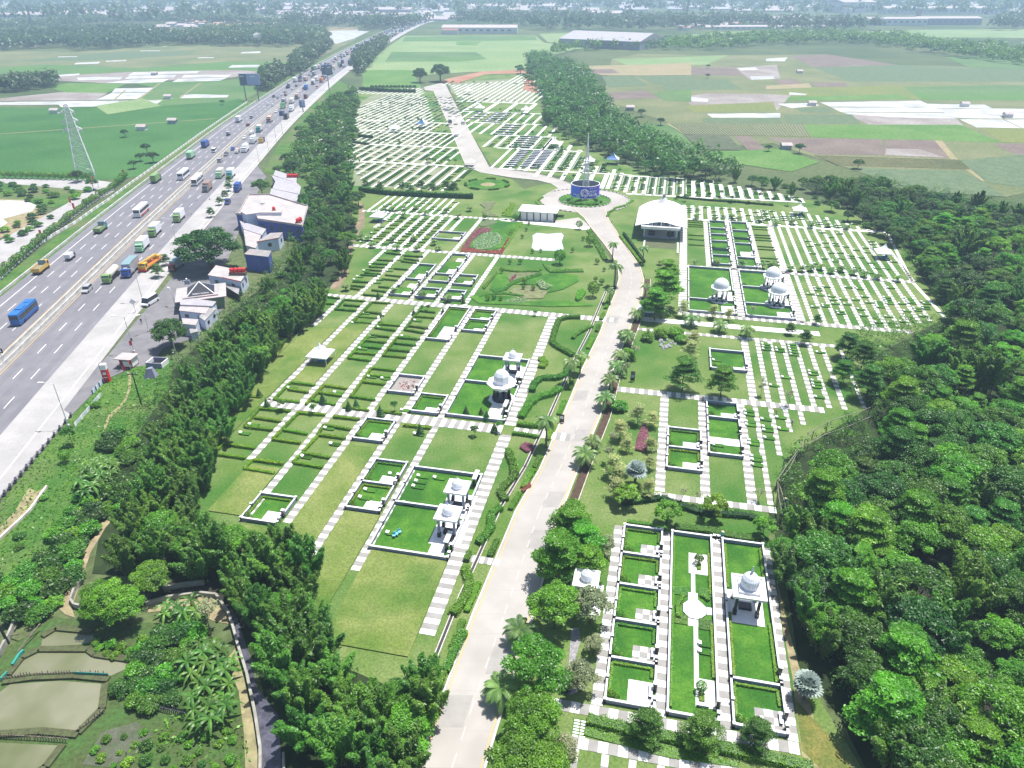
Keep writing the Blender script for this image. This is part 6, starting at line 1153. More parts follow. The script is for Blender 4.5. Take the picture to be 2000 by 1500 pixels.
for k,(P,h)in enumerate((([(2000,640),(1850,690),(1700,740),(1600,800),(1540,860),(1480,950),(1400,1060),(1340,1150)],2.6),([(2000,705),(1850,770),(1680,830),(1560,890),(1480,960),(1420,1080),(1345,1160)],2.0),([(1340,1150),(1350,1280),(1375,1400)],2.2),([(1345,1160),(1385,1290),(1405,1380)],1.2))):
 b=MB();Q=[Vector((*at(1150+px/3.636,620+py/3.636,h),h))for px,py in P]
 for a,c in zip(Q[:-1],Q[1:]):b.bar(a,c,.08,n=5)
 for q in Q:b.bar((q.x,q.y,0),q,.07,1)
 tag(b.build('pipe_rail',[mat('weathered_pipe',(.20,.18,.15),.8,(.30,.28,.24),1.0),BARK]),['upper','lower','left descending','right descending'][k]+' curved pipe rail through the clearing at the forest edge','pipe rail')
for k,P in enumerate(([(50,960),(130,860),(230,810),(520,810),(560,840),(760,870)],[(20,1000),(200,975),(440,965),(640,985)],[(620,1010),(600,1160),(460,1300)],[(-20,1310),(240,1290),(460,1310)],[(370,1370),(270,1500),(180,1560)],[(250,735),(330,685),(540,705)])):0 or wallpts('pond_bund',['far','middle','right','near','lowest','uppermost'][k]+' muddy bund of the fish ponds',P,.35,.9,mat('bund_mud',(.075,.075,.04),.95,(.10,.13,.05),2.0),'bund')
VP={}
def vpaint(n,c):return flat('paint_'+n,c,.35,spec=.5)
COL={'white':(.72,.73,.75),'silver':(.42,.43,.45),'black':(.03,.03,.035),'grey':(.18,.18,.19),'dark red':(.20,.03,.03),'red':(.5,.04,.04),'navy':(.03,.05,.20),'blue':(.03,.09,.36),'bright blue':(.03,.17,.48),'green':(.09,.26,.07),'lime':(.22,.38,.11),'pale green':(.35,.55,.38),'yellow':(.60,.46,.08),'brown':(.36,.22,.17),'beige':(.55,.48,.40),'teal':(.05,.30,.33),'orange':(.6,.22,.04),'cream':(.62,.58,.50)}
M_TYRE=flat('tyre_rubber',(.02,.02,.02),.8);M_HL=flat('headlamp',(.7,.7,.65),.2);M_TL=flat('tail_lamp',(.4,.02,.02),.3);M_CH=flat('chassis_black',(.03,.03,.03),.7)
wb=MB()
for s_ in(-1,):pass
def wheel_mesh(r,w):
 b=MB();n=12
 for s_ in(0,1):b.v+=[(w*(s_-.5),r*math.cos(6.28318*i/n),r*math.sin(6.28318*i/n))for i in range(n)]
 b.f+=[(i,i+n,(i+1)%n+n,(i+1)%n)for i in range(n)]+[tuple(range(n)),tuple(range(n,2*n))[::-1]];b.m+=[0]*(n+2);return b.mesh('wheel',M_TYRE)
WS,WL=wheel_mesh(.32,.22),wheel_mesh(.5,.3)
def wheels(r,xs,ys,rad,me):
 for y in ys:
  for x in xs:link('wheel',me,r,(x,y,rad))
def lights(r,L,Wd,z):
 for s_ in(-1,1):
  sub(r,'headlight',M_HL,(s_*Wd*.36-.14,L/2-.01,z,s_*Wd*.36+.14,L/2+.03,z+.16));sub(r,'tail_light',M_TL,(s_*Wd*.38-.12,-L/2-.03,z,s_*Wd*.38+.12,-L/2+.01,z+.2))
def loft(secs,m=0):
 """secs: (y, halfwidth, z0, z1)"""
 b=MB();
 for y,w,z0,z1 in secs:b.v+=[(-w,y,z0),(w,y,z0),(w*.97,y,z1),(-w*.97,y,z1)]
 for i in range(len(secs)-1):
  for k in range(4):b.f.append((4*i+k,4*i+(k+1)%4,4*i+4+(k+1)%4,4*i+4+k));b.m.append(m)
 n=4*(len(secs)-1);b.f+=[(3,2,1,0),(n,n+1,n+2,n+3)];b.m+=[m,m];return b
def make(kind,col,c2=None,far=False):
 key=(kind,col,c2,far)
 if key in VP:return dup(VP[key])
 P=vpaint(col,COL[col]);Q=vpaint(c2,COL[c2])if c2 else P;nm={'car':'car','suv':'car','van':'van','bus':'bus','box':'box_truck','tipper':'dump_truck','tanker':'tanker_truck','tarp':'covered_truck','pickup':'pickup_truck','crane':'crane_truck'}[kind]
 r=thing(nm,'','');VP[key]=r
 if kind in('car','suv','van'):
  L,Wd,Hh={'car':(4.3,1.75,1.45),'suv':(4.6,1.85,1.75),'van':(5.2,1.95,2.1)}[kind];w=Wd/2
  b=loft([(-L/2,w*.9,.35,.85),(-L/2+.3,w,.25,.95),(L/2-1.1,w,.25,.95),(L/2-.15,w*.92,.28,.75),(L/2,w*.85,.35,.65)]);b.build('body',P,r)
  f0,f1={'car':(-L/2+.5,L/2-1.2),'suv':(-L/2+.15,L/2-1.1),'van':(-L/2+.1,L/2-.5)}[kind];b=loft([(f0,w*.9,.9,.96),(f0+.35,w*.86,.9,Hh-.06),(f1-.6,w*.86,.9,Hh-.06),(f1,w*.9,.9,.96)]);b.build('windows',M_GLS,r)
  b=loft([(f0+.3,w*.8,Hh-.1,Hh-.02),(f0+.6,w*.84,Hh-.1,Hh),(f1-.8,w*.84,Hh-.1,Hh),(f1-.55,w*.8,Hh-.1,Hh-.03)]);b.build('roof',P,r);wheels(r,(-w+.1,w-.1),(-L/2+.8,L/2-.85),.32,WS)
  if not far:lights(r,L,Wd,.55)
 elif kind=='bus':
  L,Wd,Hh=11.5,2.5,3.4;w=Wd/2;loft([(-L/2,w*.96,.4,Hh-.15),(-L/2+.3,w,.35,Hh),(L/2-.5,w,.35,Hh),(L/2,w*.94,.45,Hh-.5)]).build('body',P,r);sub(r,'windows',M_GLS,(-w-.02,-L/2+.6,1.6,w+.02,L/2-.4,2.65),(-w*.88,L/2-.3,1.3,w*.88,L/2+.02,2.9),(-w*.85,-L/2-.02,1.9,w*.85,-L/2+.2,2.8))
  sub(r,'lower_stripe',Q,(-w-.03,-L/2+.3,.5,w+.03,L/2-.5,1.0));sub(r,'roof_unit',P,(-.8,-2.5,Hh,.8,.5,Hh+.22),(-.6,2.5,Hh,.6,4,Hh+.12));wheels(r,(-w+.12,w-.12),(-L/2+2.6,L/2-2.4),.5,WL);lights(r,L,Wd,.8)
 else:
  L,Wd,Hh={'box':(8.2,2.4,3.6),'tipper':(7.5,2.4,3.0),'tanker':(9.5,2.4,3.2),'tarp':(10.5,2.5,3.8),'pickup':(4.8,1.8,2.2),'crane':(10.5,2.5,3.2)}[kind];w=Wd/2;cl=1.9 if kind!='pickup' else 1.6;ch=2.7 if kind!='pickup' else 1.8
  sub(r,'chassis',M_CH,(-w*.8,-L/2,.45,w*.8,L/2-.3,.85));loft([(L/2-cl,w*.97,.55,ch),(L/2-.35,w*.97,.5,ch),(L/2,w*.93,.5,ch*.62)]).build('cab',P,r);b=MB();z0,z1=ch*.6,ch*.93;b.add([(-w*.85,L/2-.0,z0),(w*.85,L/2-.0,z0),(w*.83,L/2-.27,z1),(-w*.83,L/2-.27,z1)],[(0,1,2,3)]);b.box(-w*1.0,L/2-1.25,z0,w*1.0,L/2-.5,z1);b.build('windows',M_GLS,r)
  y0,y1=-L/2,L/2-cl-.12
  if kind in('box','pickup'):
   sub(r,'cargo_box',Q,(-w,y0,.95,w,y1,Hh));sub(r,'door_seam',M_CH,(-.02,y0-.01,1.0,.02,y0+.01,Hh-.1))
  elif kind=='tarp':sub(r,'cargo_box',flat('tarp_side',(.42,.41,.44),.7),(-w,y0,.95,w,y1,Hh));loft([(y0-.05,w+.04,Hh,Hh+.1),(y1*.2,w+.04,Hh,Hh+.35),(y1+.05,w+.04,Hh,Hh+.1)]).build('tarpaulin',flat('tarp_top',(.22,.34,.38),.8),r)
  elif kind=='tanker':
   b=MB();n=12;b.v=[(w*.95*math.cos(6.28318*i/n),y,2.0+1.05*math.sin(6.28318*i/n))for y in(y0,y1)for i in range(n)];b.f=[(i,(i+1)%n,(i+1)%n+n,i+n)for i in range(n)]+[tuple(range(n))[::-1],tuple(range(n,2*n))];b.m=[0]*(n+2);b.build('tank',Q,r,True);sub(r,'walkway',M_STL,(-.35,y0+.4,3.05,.35,y1-.3,3.12))
  elif kind=='tipper':
   sub(r,'bed_floor',Q,(-w,y0,.95,w,y1,1.1));sub(r,'bed_side',Q,(-w,y0,1.1,-w+.1,y1,2.1));sub(r,'bed_side',Q,(w-.1,y0,1.1,w,y1,2.1));sub(r,'tailgate',Q,(-w+.1,y0,1.1,w-.1,y0+.1,2.1));sub(r,'front_board',flat('tarp_top',(.22,.34,.38)),(-w,y1-.1,1.1,w,y1,3.1));sub(r,'load',flat('load',(.25,.24,.20),.9),(-w+.1,y0+.1,1.1,w-.1,y1-.1,1.6))
  elif kind=='crane':
   sub(r,'deck',Q,(-w,y0,.9,w,y1,1.3));b=MB();b.bar((-.3,y0+1.5,2.7),(.2,L/2+.6,2.9),.42,0,.3);b.build('boom',P,r);sub(r,'crane_cab',Q,(.3,-1.8,1.3,1.1,-.2,2.7));sub(r,'counterweight',P,(-w,y0,1.3,w,y0+1.6,2.4));sub(r,'bumper',flat('sign_red',(.62,.02,.04)),(-w,L/2-.2,.4,w,L/2+.2,.9))
  wl=kind!='pickup';wheels(r,(-w+.12,w-.12),((-L/2+1.3,L/2-1.2)if L<9 else(-L/2+1.2,-L/2+2.4,L/2-1.2)),.5 if wl else .32,WL if wl else WS)
  if not far:lights(r,L,Wd,.7)
 return r
def slope(y):return math.atan2(hm(y+10)-hm(y-10),20.0)
vused={}
def veh(px,py,kind,col,c2=None,away=False,lab=None,rz=None,where=None,z=.06):
 x,y=at(px,py);far=y>380;r=make(kind,col,c2,far);r.location=(x,y,z);a=-slope(y)
 r.rotation_euler=(0,0,(rz if rz is not None else(a if away else a+math.pi)))
 cat={'car':'car','suv':'car','van':'van','bus':'bus','pickup':'pickup'}.get(kind,'truck');r['category']=cat
 kn={'car':'car','suv':'tall car','van':'van','bus':'coach','box':'box truck','tipper':'open dump truck','tanker':'tanker truck','tarp':'truck with tarpaulin cover','pickup':'small box pickup','crane':'mobile crane truck'}[kind]
 cn_=col+(f' and {c2}' if c2 and c2!=col else '')
 if not lab:
  wh='driving away on the left carriageway' if away else 'driving toward the camera on the right carriageway'
  dist='near the foreground bend' if y<200 else 'level with the blue buildings' if y<300 else 'beside the wide concrete shoulder' if y<420 else 'level with the billboards' if y<620 else 'in the far traffic'
  lab=f'{cn_} {kn} {"going away" if away else "oncoming"}, {dist}';n=vused.get(lab,0);vused[lab]=n+1
  if n:lab+=[', beyond the first',', third of that kind',', fourth of that kind',', fifth of that kind'][min(n-1,3)]
 r['label']=lab;r['group']='vehicles on the motorway' if z<.1 and where is None else where
 return r
for a in[(51,621,'bus','bright blue','blue',1,'bright blue coach driving away at the left edge of the frame'),(82,530,'tipper','yellow','yellow',1,'yellow open truck with a blue-topped load on the left carriageway'),(139,506,'pickup','grey','white',1,'small white box pickup driving away in the middle of the left carriageway'),(198,452,'tipper','teal','lime',1,'bright green dump truck with a raised grey front board'),(278,418,'bus','white','red',1,'white coach with a red lower stripe driving away'),(306,355,'box','green','lime',1,'green box truck driving away beside the motorway edge line'),(360,347,'bus','white','white',1,'white coach driving away beside the median, farther one'),
(171,569,'suv','silver',None,0,'silver tall car alone in the lane beside the yellow median line'),(219,545,'tanker','lime','cream',0,'green-fronted tanker truck with a white tank beside the blue truck'),(257,533,'tarp','blue',None,0,'blue-cab truck with a grey-green tarpaulin roof beside the tanker'),(280,487,'box','pale green','white',0,'long white box truck with pale green cab behind the blue truck'),(304,458,'box','lime','white',0,'short white box truck with lime cab in the oncoming lanes'),(351,430,'box','lime','white',0,'tall white box truck with lime cab nearest the great dark tree'),(387,358,'bus','white','grey',0,'white and black coach coming toward the camera beside the median'),(406,372,'box','grey','brown',0,'brown box truck beside the concrete shoulder'),
(431,346,'box','pale green','cream'),(452,346,'box','teal','white'),(402,287,'box','navy','blue',1),(374,309,'box','pale green','pale green',1),(419,297,'van','white',None,1),(430,316,'suv','silver',None,1),(442,304,'suv','grey'),(455,293,'car','blue'),(464,299,'pickup','white','beige'),(480,296,'box','white','white'),(495,279,'box','white','white'),(512,278,'tipper','yellow','navy'),(478,271,'car','white'),(492,263,'pickup','white','white'),(507,257,'box','teal','cream'),(527,239,'box','grey','beige'),(560,232,'box','black','grey'),(551,225,'tipper','navy','navy'),(570,217,'box','white','white'),(540,219,'car','white'),(553,212,'box','pale green','green'),(555,203,'box','grey','silver'),(570,202,'box','cream','white'),(581,193,'box','grey','beige'),(598,192,'tipper','dark red','grey'),
(467,238,'box','white','white',1),(492,231,'suv','silver',None,1),(485,246,'car','dark red',None,1),(447,264,'pickup','white','silver',1),(524,205,'car','white',None,1),(533,207,'car','white',None,1),(535,190,'suv','grey',None,1),(543,192,'car','silver',None,1),(551,187,'car','white',None,1),(557,181,'car','silver',None,1),(558,187,'car','dark red',None,1),(563,172,'tipper','dark red','navy',1),(571,175,'car','white',None,1),(579,169,'car','black',None,1),(586,166,'car','white',None,1),(577,160,'box','white','white',1),(596,154,'car','white',None,1),(609,151,'car','grey',None,1),(612,137,'box','pale green','green',1),(624,134,'box','white','cream',1),
(583,181,'car','white'),(598,175,'box','bright blue','bright blue'),(593,174,'car','navy'),(620,172,'van','beige'),(612,165,'box','grey','white'),(618,158,'box','cream','white'),(628,161,'box','brown','orange'),(631,156,'box','grey','grey'),(634,148,'car','white'),(648,141,'box','pale green','green'),(651,137,'box','green','beige')]:
 a=list(a)+[None]*(7-len(a));veh(a[0],a[1],a[2],a[3],a[4],bool(a[5]),a[6])
rv=random.Random(77);y=700.0
while y<1900:
 for d in(-13,-9.5,-5.5,5,9,13):
  if rv.random()<.62:
   yy=y+rv.uniform(-8,8);k=rv.choice(['car','car','suv','box','box','van','tipper']if yy<1250 else['box','box','bus','tarp']);c=rv.choice(['white','silver','grey','navy','dark red','beige','pale green','black']);r=make(k,c,rv.choice(['white','beige','silver','blue'])if k in('box','tipper')else None,True)
   r.location=(hm(yy)+d,yy,.06);r.rotation_euler=(0,0,-slope(yy)+(0 if d<0 else math.pi));r['category']='vehicle';r['group']='distant motorway traffic';r['label']=f'{c} vehicle in the dense distant {"outgoing" if d < 0 else "oncoming"} traffic near the horizon'
 y+=21 if y<1200 else 34
veh(295,521,'crane','yellow','orange',False,'yellow mobile crane parked on the concrete shoulder',rz=math.pi-.05,z=.12,where='vehicles by the service road');veh(346,524,'tarp','dark red',None,False,'red and brown covered truck parked at the entrance of the service area',rz=math.pi-.15,z=.07,where='vehicles by the service road').scale=(.8,.62,.75)
veh(294,593,'van','white',None,False,'white minivan parked beside the grass island of the service area',rz=math.pi-.2,z=.07,where='vehicles by the service road').scale=(1.12,1.1,1.12);veh(445,398,'suv','navy',None,False,'dark blue car on the service road beside the small roadside trees',rz=math.pi+.12,z=.07,where='vehicles by the service road');veh(465,373,'box','blue','blue',False,'blue box truck on the service road',rz=math.pi+.1,z=.07,where='vehicles by the service road').scale=(.9,.8,.9)
for px,py,k,c,lb in((872,216,'suv','white','farthest white car on the park road'),(879,240,'van','grey','dark van at the left kerb of the far park road'),(904,242,'suv','white','white car at the right kerb of the far park road'),(891,267,'car','silver','silver car at the left kerb just above the bend'),(1085,1,'car','white',None)):
 if lb:veh(px,py,k,c,None,False,lb,rz=.22,z=.04,where='cars on the park road')
def person(px,py,lab,top,leg,hat=None,bend=0.0,rz=0.0):
 x,y=at(px,py);me=bpy.data.meshes.new('person_body');f=bend
 V=[(0,0,.95),(0,.02+.1*f,1.2),(0,.03+.3*f,1.42),(0,.03+.36*f,1.52),(0,.05+.45*f,1.66),(.11,0,.88),(.13,.04,.48),(.13,0,.06),(.13,.14,.04),(-.11,0,.88),(-.13,-.06,.48),(-.13,-.1,.06),(-.13,.04,.04),(.2,.02+.28*f,1.38),(.27,.06+.2*f,1.12),(.25,.2+.25*f,.95),(-.2,.02+.28*f,1.38),(-.27,.06+.2*f,1.12),(-.25,.2+.25*f,.95)]
 E=[(0,1),(1,2),(2,3),(3,4),(0,5),(5,6),(6,7),(7,8),(0,9),(9,10),(10,11),(11,12),(2,13),(13,14),(14,15),(2,16),(16,17),(17,18)]
 me.from_pydata(V,E,[]);R=[.15,.15,.14,.06,.105,.1,.07,.05,.04,.1,.07,.05,.04,.07,.05,.035,.07,.05,.035]
 o=link('person',me,None,(x,y,.05),rz);tag(o,lab,'person');sk=o.modifiers.new('skin','SKIN')
 for i,q in enumerate(R):me.skin_vertices[0].data[i].radius=(q,q*.85)
 me.skin_vertices[0].data[0].use_root=True;o.modifiers.new('smooth','SUBSURF').levels=1;o.modifiers['smooth'].render_levels=1
 m=bpy.data.materials.new('clothes');m.use_nodes=True;t=m.node_tree;tc=t.nodes.new('ShaderNodeTexCoord');s_=t.nodes.new('ShaderNodeSeparateXYZ');t.links.new(tc.outputs['Object'],s_.inputs[0]);cr=t.nodes.new('ShaderNodeValToRGB');cr.color_ramp.interpolation='CONSTANT';e=cr.color_ramp.elements
 e[0].color=(.03,.02,.02,1);e[0].position=0;e[1].position=.05;e[1].color=(*leg,1);q=e.new(.54);q.color=(*top,1);q=e.new(.84);q.color=(.28,.16,.10,1);q=e.new(.93);q.color=(.02,.015,.012,1);d=t.nodes.new('ShaderNodeMath');d.operation='DIVIDE';d.inputs[1].default_value=1.78;t.links.new(s_.outputs[2],d.inputs[0]);t.links.new(d.outputs[0],cr.inputs[0]);t.links.new(cr.outputs[0],t.nodes['Principled BSDF'].inputs['Base Color']);me.materials.append(m)
 if hat:b=MB();b.lathe([(.26,1.7),(.14,1.78),(.03,1.86)],10);h=b.build('hat',flat('straw_hat',(.62,.56,.40),.9),o);h.location=(0,.45*f,0)
person(277,633,'person in dark clothes standing in the parking area beside the dark tree',(.03,.03,.04),(.04,.04,.06));person(233,725,'person in dark clothes standing between the kiosk flags',(.05,.05,.09),(.03,.03,.05));person(1302,1022,'person in black standing on the grass below the lime trees',(.02,.02,.02),(.02,.02,.03));person(1409,1054,'person in teal shirt and pale hat beside a white handcart on the terrace wall',(.04,.35,.45),(.05,.07,.12),True)
person(1533,991,'person in a bright blue jacket at the forest edge by the pipe rails',(.03,.12,.60),(.06,.07,.12),True,.7);person(1515,811,'person with orange top bending on the narrow lawn lane',(.5,.2,.12),(.05,.04,.05),None,.8,1.0);person(1546,832,'person in grey working at the end of a narrow white path',(.35,.36,.38),(.12,.14,.2),None,.5)
x,y=at(1398,1050);r=thing('handcart','small white handcart beside the person in the teal shirt','cart',(x,y,.1),-TH);sub(r,'tray',M_WHITE,(-.5,-.3,.4,.5,.3,.55));sub(r,'handle',M_STL,(.5,-.25,.5,.75,.25,.55));link('wheel',WS,r,(0,-.3,.3));link('wheel',WS,r,(0,.3,.3))
for k,(px,py)in enumerate(((770,1050),(781,1043),(775,1047))):
 x,y=at(px,py);r=thing('plastic_chair',f'{["left", "right", "middle"][k]} pale blue plastic chair on the rich lawn of the walled plot','chair',(x,y,.1),.6*k);M_PC=flat('chair_pale_blue',(.20,.50,.62));sub(r,'seat',M_PC,(-.25,-.25,.4,.25,.25,.46));sub(r,'backrest',M_PC,(-.25,.2,.46,.25,.25,.9))
 for a in(-.22,.22):
  for c in(-.22,.22):sub(r,'leg',M_PC,(a-.03,c-.03,0,a+.03,c+.03,.4))
for k,(px,py)in enumerate(((1097,826),(1235,745))):
 x,y=at(px,py);r=thing('notice_board',('black and white notice board behind the hedge at the cross path','dark upright marker stone on the lawn beside the date palms')[k],'sign',(x,y,0),-TH);sub(r,'board',M_DK,(-.5,-.08,.2,.5,.08,2.0+.6*k));sub(r,'text_panel',M_WHITE if k==0 else M_GRN,(-.35,-.12,1.1,.35,-.09,1.7))
def belt(poly_px,zc,dist,kinds,seed,name,labf,cat,group,s=(.85,1.2),cap=300,avoid=None,tries=9000):
 poly=[at(x,y,zc)for x,y in poly_px];pts=scatter(poly,dist,seed,tries,avoid);rn=random.Random(seed);pts.sort(key=lambda p:p[1])
 for x,y in pts[:cap]:
  k=rn.choice(kinds);plant(name.get(k,'tree')if isinstance(name,dict)else name,k,x,y,rn.uniform(*s),labf(x,y,k),cat,group,rnd=rn)
 return pts[cap:]
NM={'bamboo':'bamboo_clump','broad':'broadleaf_tree','dark':'dark_tree','tier':'layered_tree','tierg':'layered_tree','bright':'bright_tree','bush':'bush','shrub':'shrub','lime':'lime_tree','silver':'silver_tree'}
DK_={'bamboo':'feathery bamboo clump','broad':'green broadleaf tree','dark':'dark round tree','tier':'bright layered tree','tierg':'green layered tree','bright':'bright broadleaf tree','bush':'low spreading bush','silver':'grey-leaved small tree'}
L1=lambda where:(lambda x,y,k:f'{DK_[k]} {where(x, y)}')
wb_=lambda x,y:'between stream and park road' if y<85 else 'in lower left belt' if y<130 else 'in middle left belt' if y<190 else 'in upper left belt'
belt([(636,566),(600,588),(550,632),(490,700),(452,770),(412,845),(375,940),(355,1000),(420,1025),(480,1020),(540,1015),(600,1085),(622,1180),(648,1262),(690,1312),(760,1322),(850,1262),(868,1300),(835,1400),(800,1540),(620,1540),(600,1440),(570,1350),(535,1265),(490,1180),(410,1080),(300,1055),(230,1060),(215,1010),(262,930),(300,840),(330,770),(400,690),(430,640),(480,600),(540,580),(590,545)],6.5,lambda p:3.0 if p[1]<150 else 3.6,['bamboo']*7+['bright'],3,NM,L1(wb_),'bamboo','bamboo and trees of the left belt',(.62,.95))
belt([(700,372),(696,430),(684,490),(650,545),(600,560),(560,560),(520,590),(500,570),(560,500),(600,470),(590,420),(600,350),(640,330)],3.5,4.6,['broad','bush','bamboo','dark'],4,NM,L1(lambda x,y:'between shophouses and striped lawns'),'tree','mixed trees behind the shophouses',(.55,.9))
belt([(700,190),(690,250),(680,340),(640,340),(560,330),(540,330),(575,290),(600,240),(640,200),(665,180)],3.5,6.5,['broad','dark','bush','broad'],5,NM,L1(lambda x,y:'on bank beside far motorway'),'tree','trees on the motorway bank',(.6,1.1))
for k,(px,py,kd,s_)in enumerate(((562,310,'dark',1.0),(590,300,'dark',1.1),(640,290,'dark',1.25),(655,320,'dark',1.3),(600,262,'dark',.9),(585,250,'dark',.8),(620,245,'dark',.8))):x,y=at(px,py,4);plant('dark_tree',kd,x,y,s_,'deep green round tree above the shophouses on the motorway bank','tree','dark trees on the motorway bank')
wr_=lambda x,y:'in near right forest' if y<90 else 'in forest beside foreground block' if y<135 else 'in forest beside middle block' if y<200 else 'in forest beyond white paths'
riv=[at(x,y,2)for x,y in[(1690,1045),(1780,1075),(1860,1080),(1850,1170),(1820,1240),(1800,1240),(1790,1150),(1740,1100)]];riv2=[at(x,y,3)for x,y in[(1870,1320),(1900,1330),(1960,1390),(1950,1410),(1890,1360)]]
belt([(1800,480),(1845,560),(1890,620),(1860,650),(1760,680),(1730,700),(1760,790),(1760,850),(1650,880),(1600,940),(1590,1010),(1580,1060),(1600,1130),(1630,1230),(1680,1300),(1720,1400),(1790,1500),(1790,1560),(2090,1560),(2120,1000),(2120,500),(2000,440),(1900,420),(1800,440)],6,lambda p:4.1 if p[1]<130 else 5.4,['broad','tier','tierg','bright','broad','dark','bamboo','bright','tier'],6,NM,L1(wr_),'tree','trees of the right forest',(.68,1.3),300,lambda p:inside(p,riv)or inside(p,riv2),16000)
belt([(1525,1035),(1590,1005),(1670,1060),(1700,1130),(1680,1240),(1600,1235),(1562,1150)],5,3.6,['bamboo','bamboo','bright'],8,NM,L1(lambda x,y:'at forest edge beside ribbed-dome lawn'),'bamboo','bamboo at the forest edge',(.7,.95))
belt([(1730,1290),(1850,1300),(1900,1420),(1990,1480),(1990,1560),(1800,1560),(1740,1400)],5,4.2,['bamboo','bright','bamboo'],9,NM,L1(lambda x,y:'over the dry clearing, bottom right'),'bamboo','bamboo in the bottom right corner',(.7,1))
belt([(1190,290),(1260,330),(1340,340),(1440,342),(1540,372),(1600,392),(1700,430),(1770,480),(1900,430),(1960,410),(1860,390),(1700,350),(1560,350),(1440,340),(1330,310),(1230,262),(1195,215),(1170,225),(1120,150),(1040,118),(1010,130),(1050,180),(1066,235),(1110,262)],3.5,lambda p:5.8 if p[1]<400 else 8.5,['broad','dark','bush','broad','bamboo'],10,NM,L1(lambda x,y:'in near river belt' if y<420 else 'in far river belt'),'tree','river tree belt',(.6,1.05),290,None,14000)
belt([(1640,385),(1720,355),(1800,372),(1950,405),(2120,425),(2120,500),(1980,440),(1860,430),(1790,490),(1700,425)],3.5,6.0,['broad','bush','bamboo','dark','bush'],14,NM,L1(lambda x,y:'where the forest meets the fields'),'tree','trees where the forest meets the fields',(.55,.95))
sh=[(408,500,'great',2.9,'great dark spreading tree with hanging branches beside the service area',0),(330,650,'great',1.15,'dark tree at the lower end of the parking area',0),(510,368,'broad',1.1,'green tree in front of the shophouse row',0),(860,150,'great',2.6,'large lone dark tree at the far end of the park road',0),(820,152,'great',1.9,'round dark tree left of the large lone tree',0),(310,410,'broad',.8,'',1)]
for px,py,kd,s_,lab,sk in sh:
 if not sk:x,y=at(px,py,4);plant('great_tree' if s_>1.5 else 'tree',kd,x,y,s_,lab,'tree',sz=min(s_,1.9 if s_>2.8 else 2.3))
for k,(px,py,s_)in enumerate(((180,360,.7),(150,345,.7),(215,1185,.95),(245,1190,.85),(195,1170,.75),(295,1130,.8))):
 x,y=at(px,py,3.5*s_);plant('dark_tree' if k<2 else 'broadleaf_tree','dark' if k<2 else 'bright',x,y,s_,['dark roadside tree at the foot of the pylon, right one','dark roadside tree at the foot of the pylon, left one','round bright green tree on the right of the pond bank','round green tree at the edge of the dark water','round green tree nearest the curved tank wall','upright bright green tree behind the round pond trees'][k],'tree')
def pt(lst,kind,zc,name,lab,cat='tree',group=None,s=1.0):
 for k,e in enumerate(lst):
  px,py=e[:2];ss=(e[2]if len(e)>2 else 1.0)*s;x,y=at(px,py,zc*ss);plant(name if not(kind=='conifer' and k%3==1)else 'young_tree',kind if not(kind=='conifer' and k%3==1)else 'sapling',x,y,ss*(.85 if kind=='conifer' else 1),lab[k]if isinstance(lab,list)else lab,cat,group,rnd=random.Random(px*7+py))
OR=['nearest','second','third','fourth','fifth','sixth','seventh','eighth','ninth','tenth','eleventh','twelfth','thirteenth','fourteenth','fifteenth','sixteenth','seventeenth','eighteenth','nineteenth','twentieth']
pt([(1115,1010,1.15),(1140,1045,1.0),(1095,1080,1.15),(1150,1095,.8)],'tier',5.5,'layered_tree',['bright layered tree beside the road, farthest of the dense roadside clump','bright layered tree behind the clump near the foreground block','broad layered tree overhanging the park road above the white pavilion','small layered tree against the striped path by the foreground block'])
pt([(1085,1175,1.05),(1050,1290,1.15),(1040,1400,1.0),(1015,1475,1.05),(1060,1480,.8)],'bright',5,'roadside_tree',['dense dark tree left of the small white dome pavilion','bright rounded tree by the road with a date palm on each side','dark green rounded tree where the cross path meets the road','dark green tree at the bottom edge beside the road','green tree at the bottom edge left of the silver shrub'])
pt([(1155,1180,1.15),(1135,1320,.9),(1180,1060,.8),(1100,1465,.8),(1160,1255,.6)],'silver',3.4,'silver_tree',['grey-leaved tree beside the small white dome pavilion','grey-leaved tree by the gravel path near the stone heap','grey-leaved tree at the top corner of the foreground block','grey-leaved shrub tree at the bottom left of the striped paths','small grey-green tree between two silver trees'])
pt([(1015,1228,.95),(978,1340,1.0),(1100,1040,.8),(1158,860,.8),(1143,885,1),(1183,775,1),(1192,740,.95),(1207,712,1),(1212,690,.95),(1226,655,1)],'palm',3.0,'date_palm',[f'{o_} date palm counting up the right side of the park road' for o_ in OR[:10]],s=.92)
pt([(1245,608),(1292,605),(1352,615,1.15),(1408,630),(1460,640)],'palm',3.2,'date_palm',[f'{o_} date palm from the left along the service lane' for o_ in['first','second','third','fourth','last']],s=.85)
pt([(1198,478),(1203,520,1.2),(1258,485),(1115,705,1.1),(1068,820,1.2),(1135,690),(1262,555,.8),(1192,565,.8)],'royal',5.3,'royal_palm',['tall royal palm left of the park road near the garden pond','pair-topped royal palm where the lower pond path meets the road','royal palm right of the road beside the hall lawn','royal palm standing over the curving hedges','royal palm beside the notice board','royal palm behind the curving hedges','royal palm on the inner side of the road bend','royal palm on the outer side of the road bend'])
pt([(1300,560,1.35),(1283,585,1.2),(1305,530,1.1)],'tier',5,'layered_tree',['largest layered tree between the road and the domes','nearer layered tree beside the white roadside tent','farthest layered tree between the hall and the domes'])
pt([(1338,722,1.05),(1412,742,.95)],'tierg',5,'layered_tree',['left of two big green trees beside the cross path of the middle block','right of two big green trees beside the cross path of the middle block'])
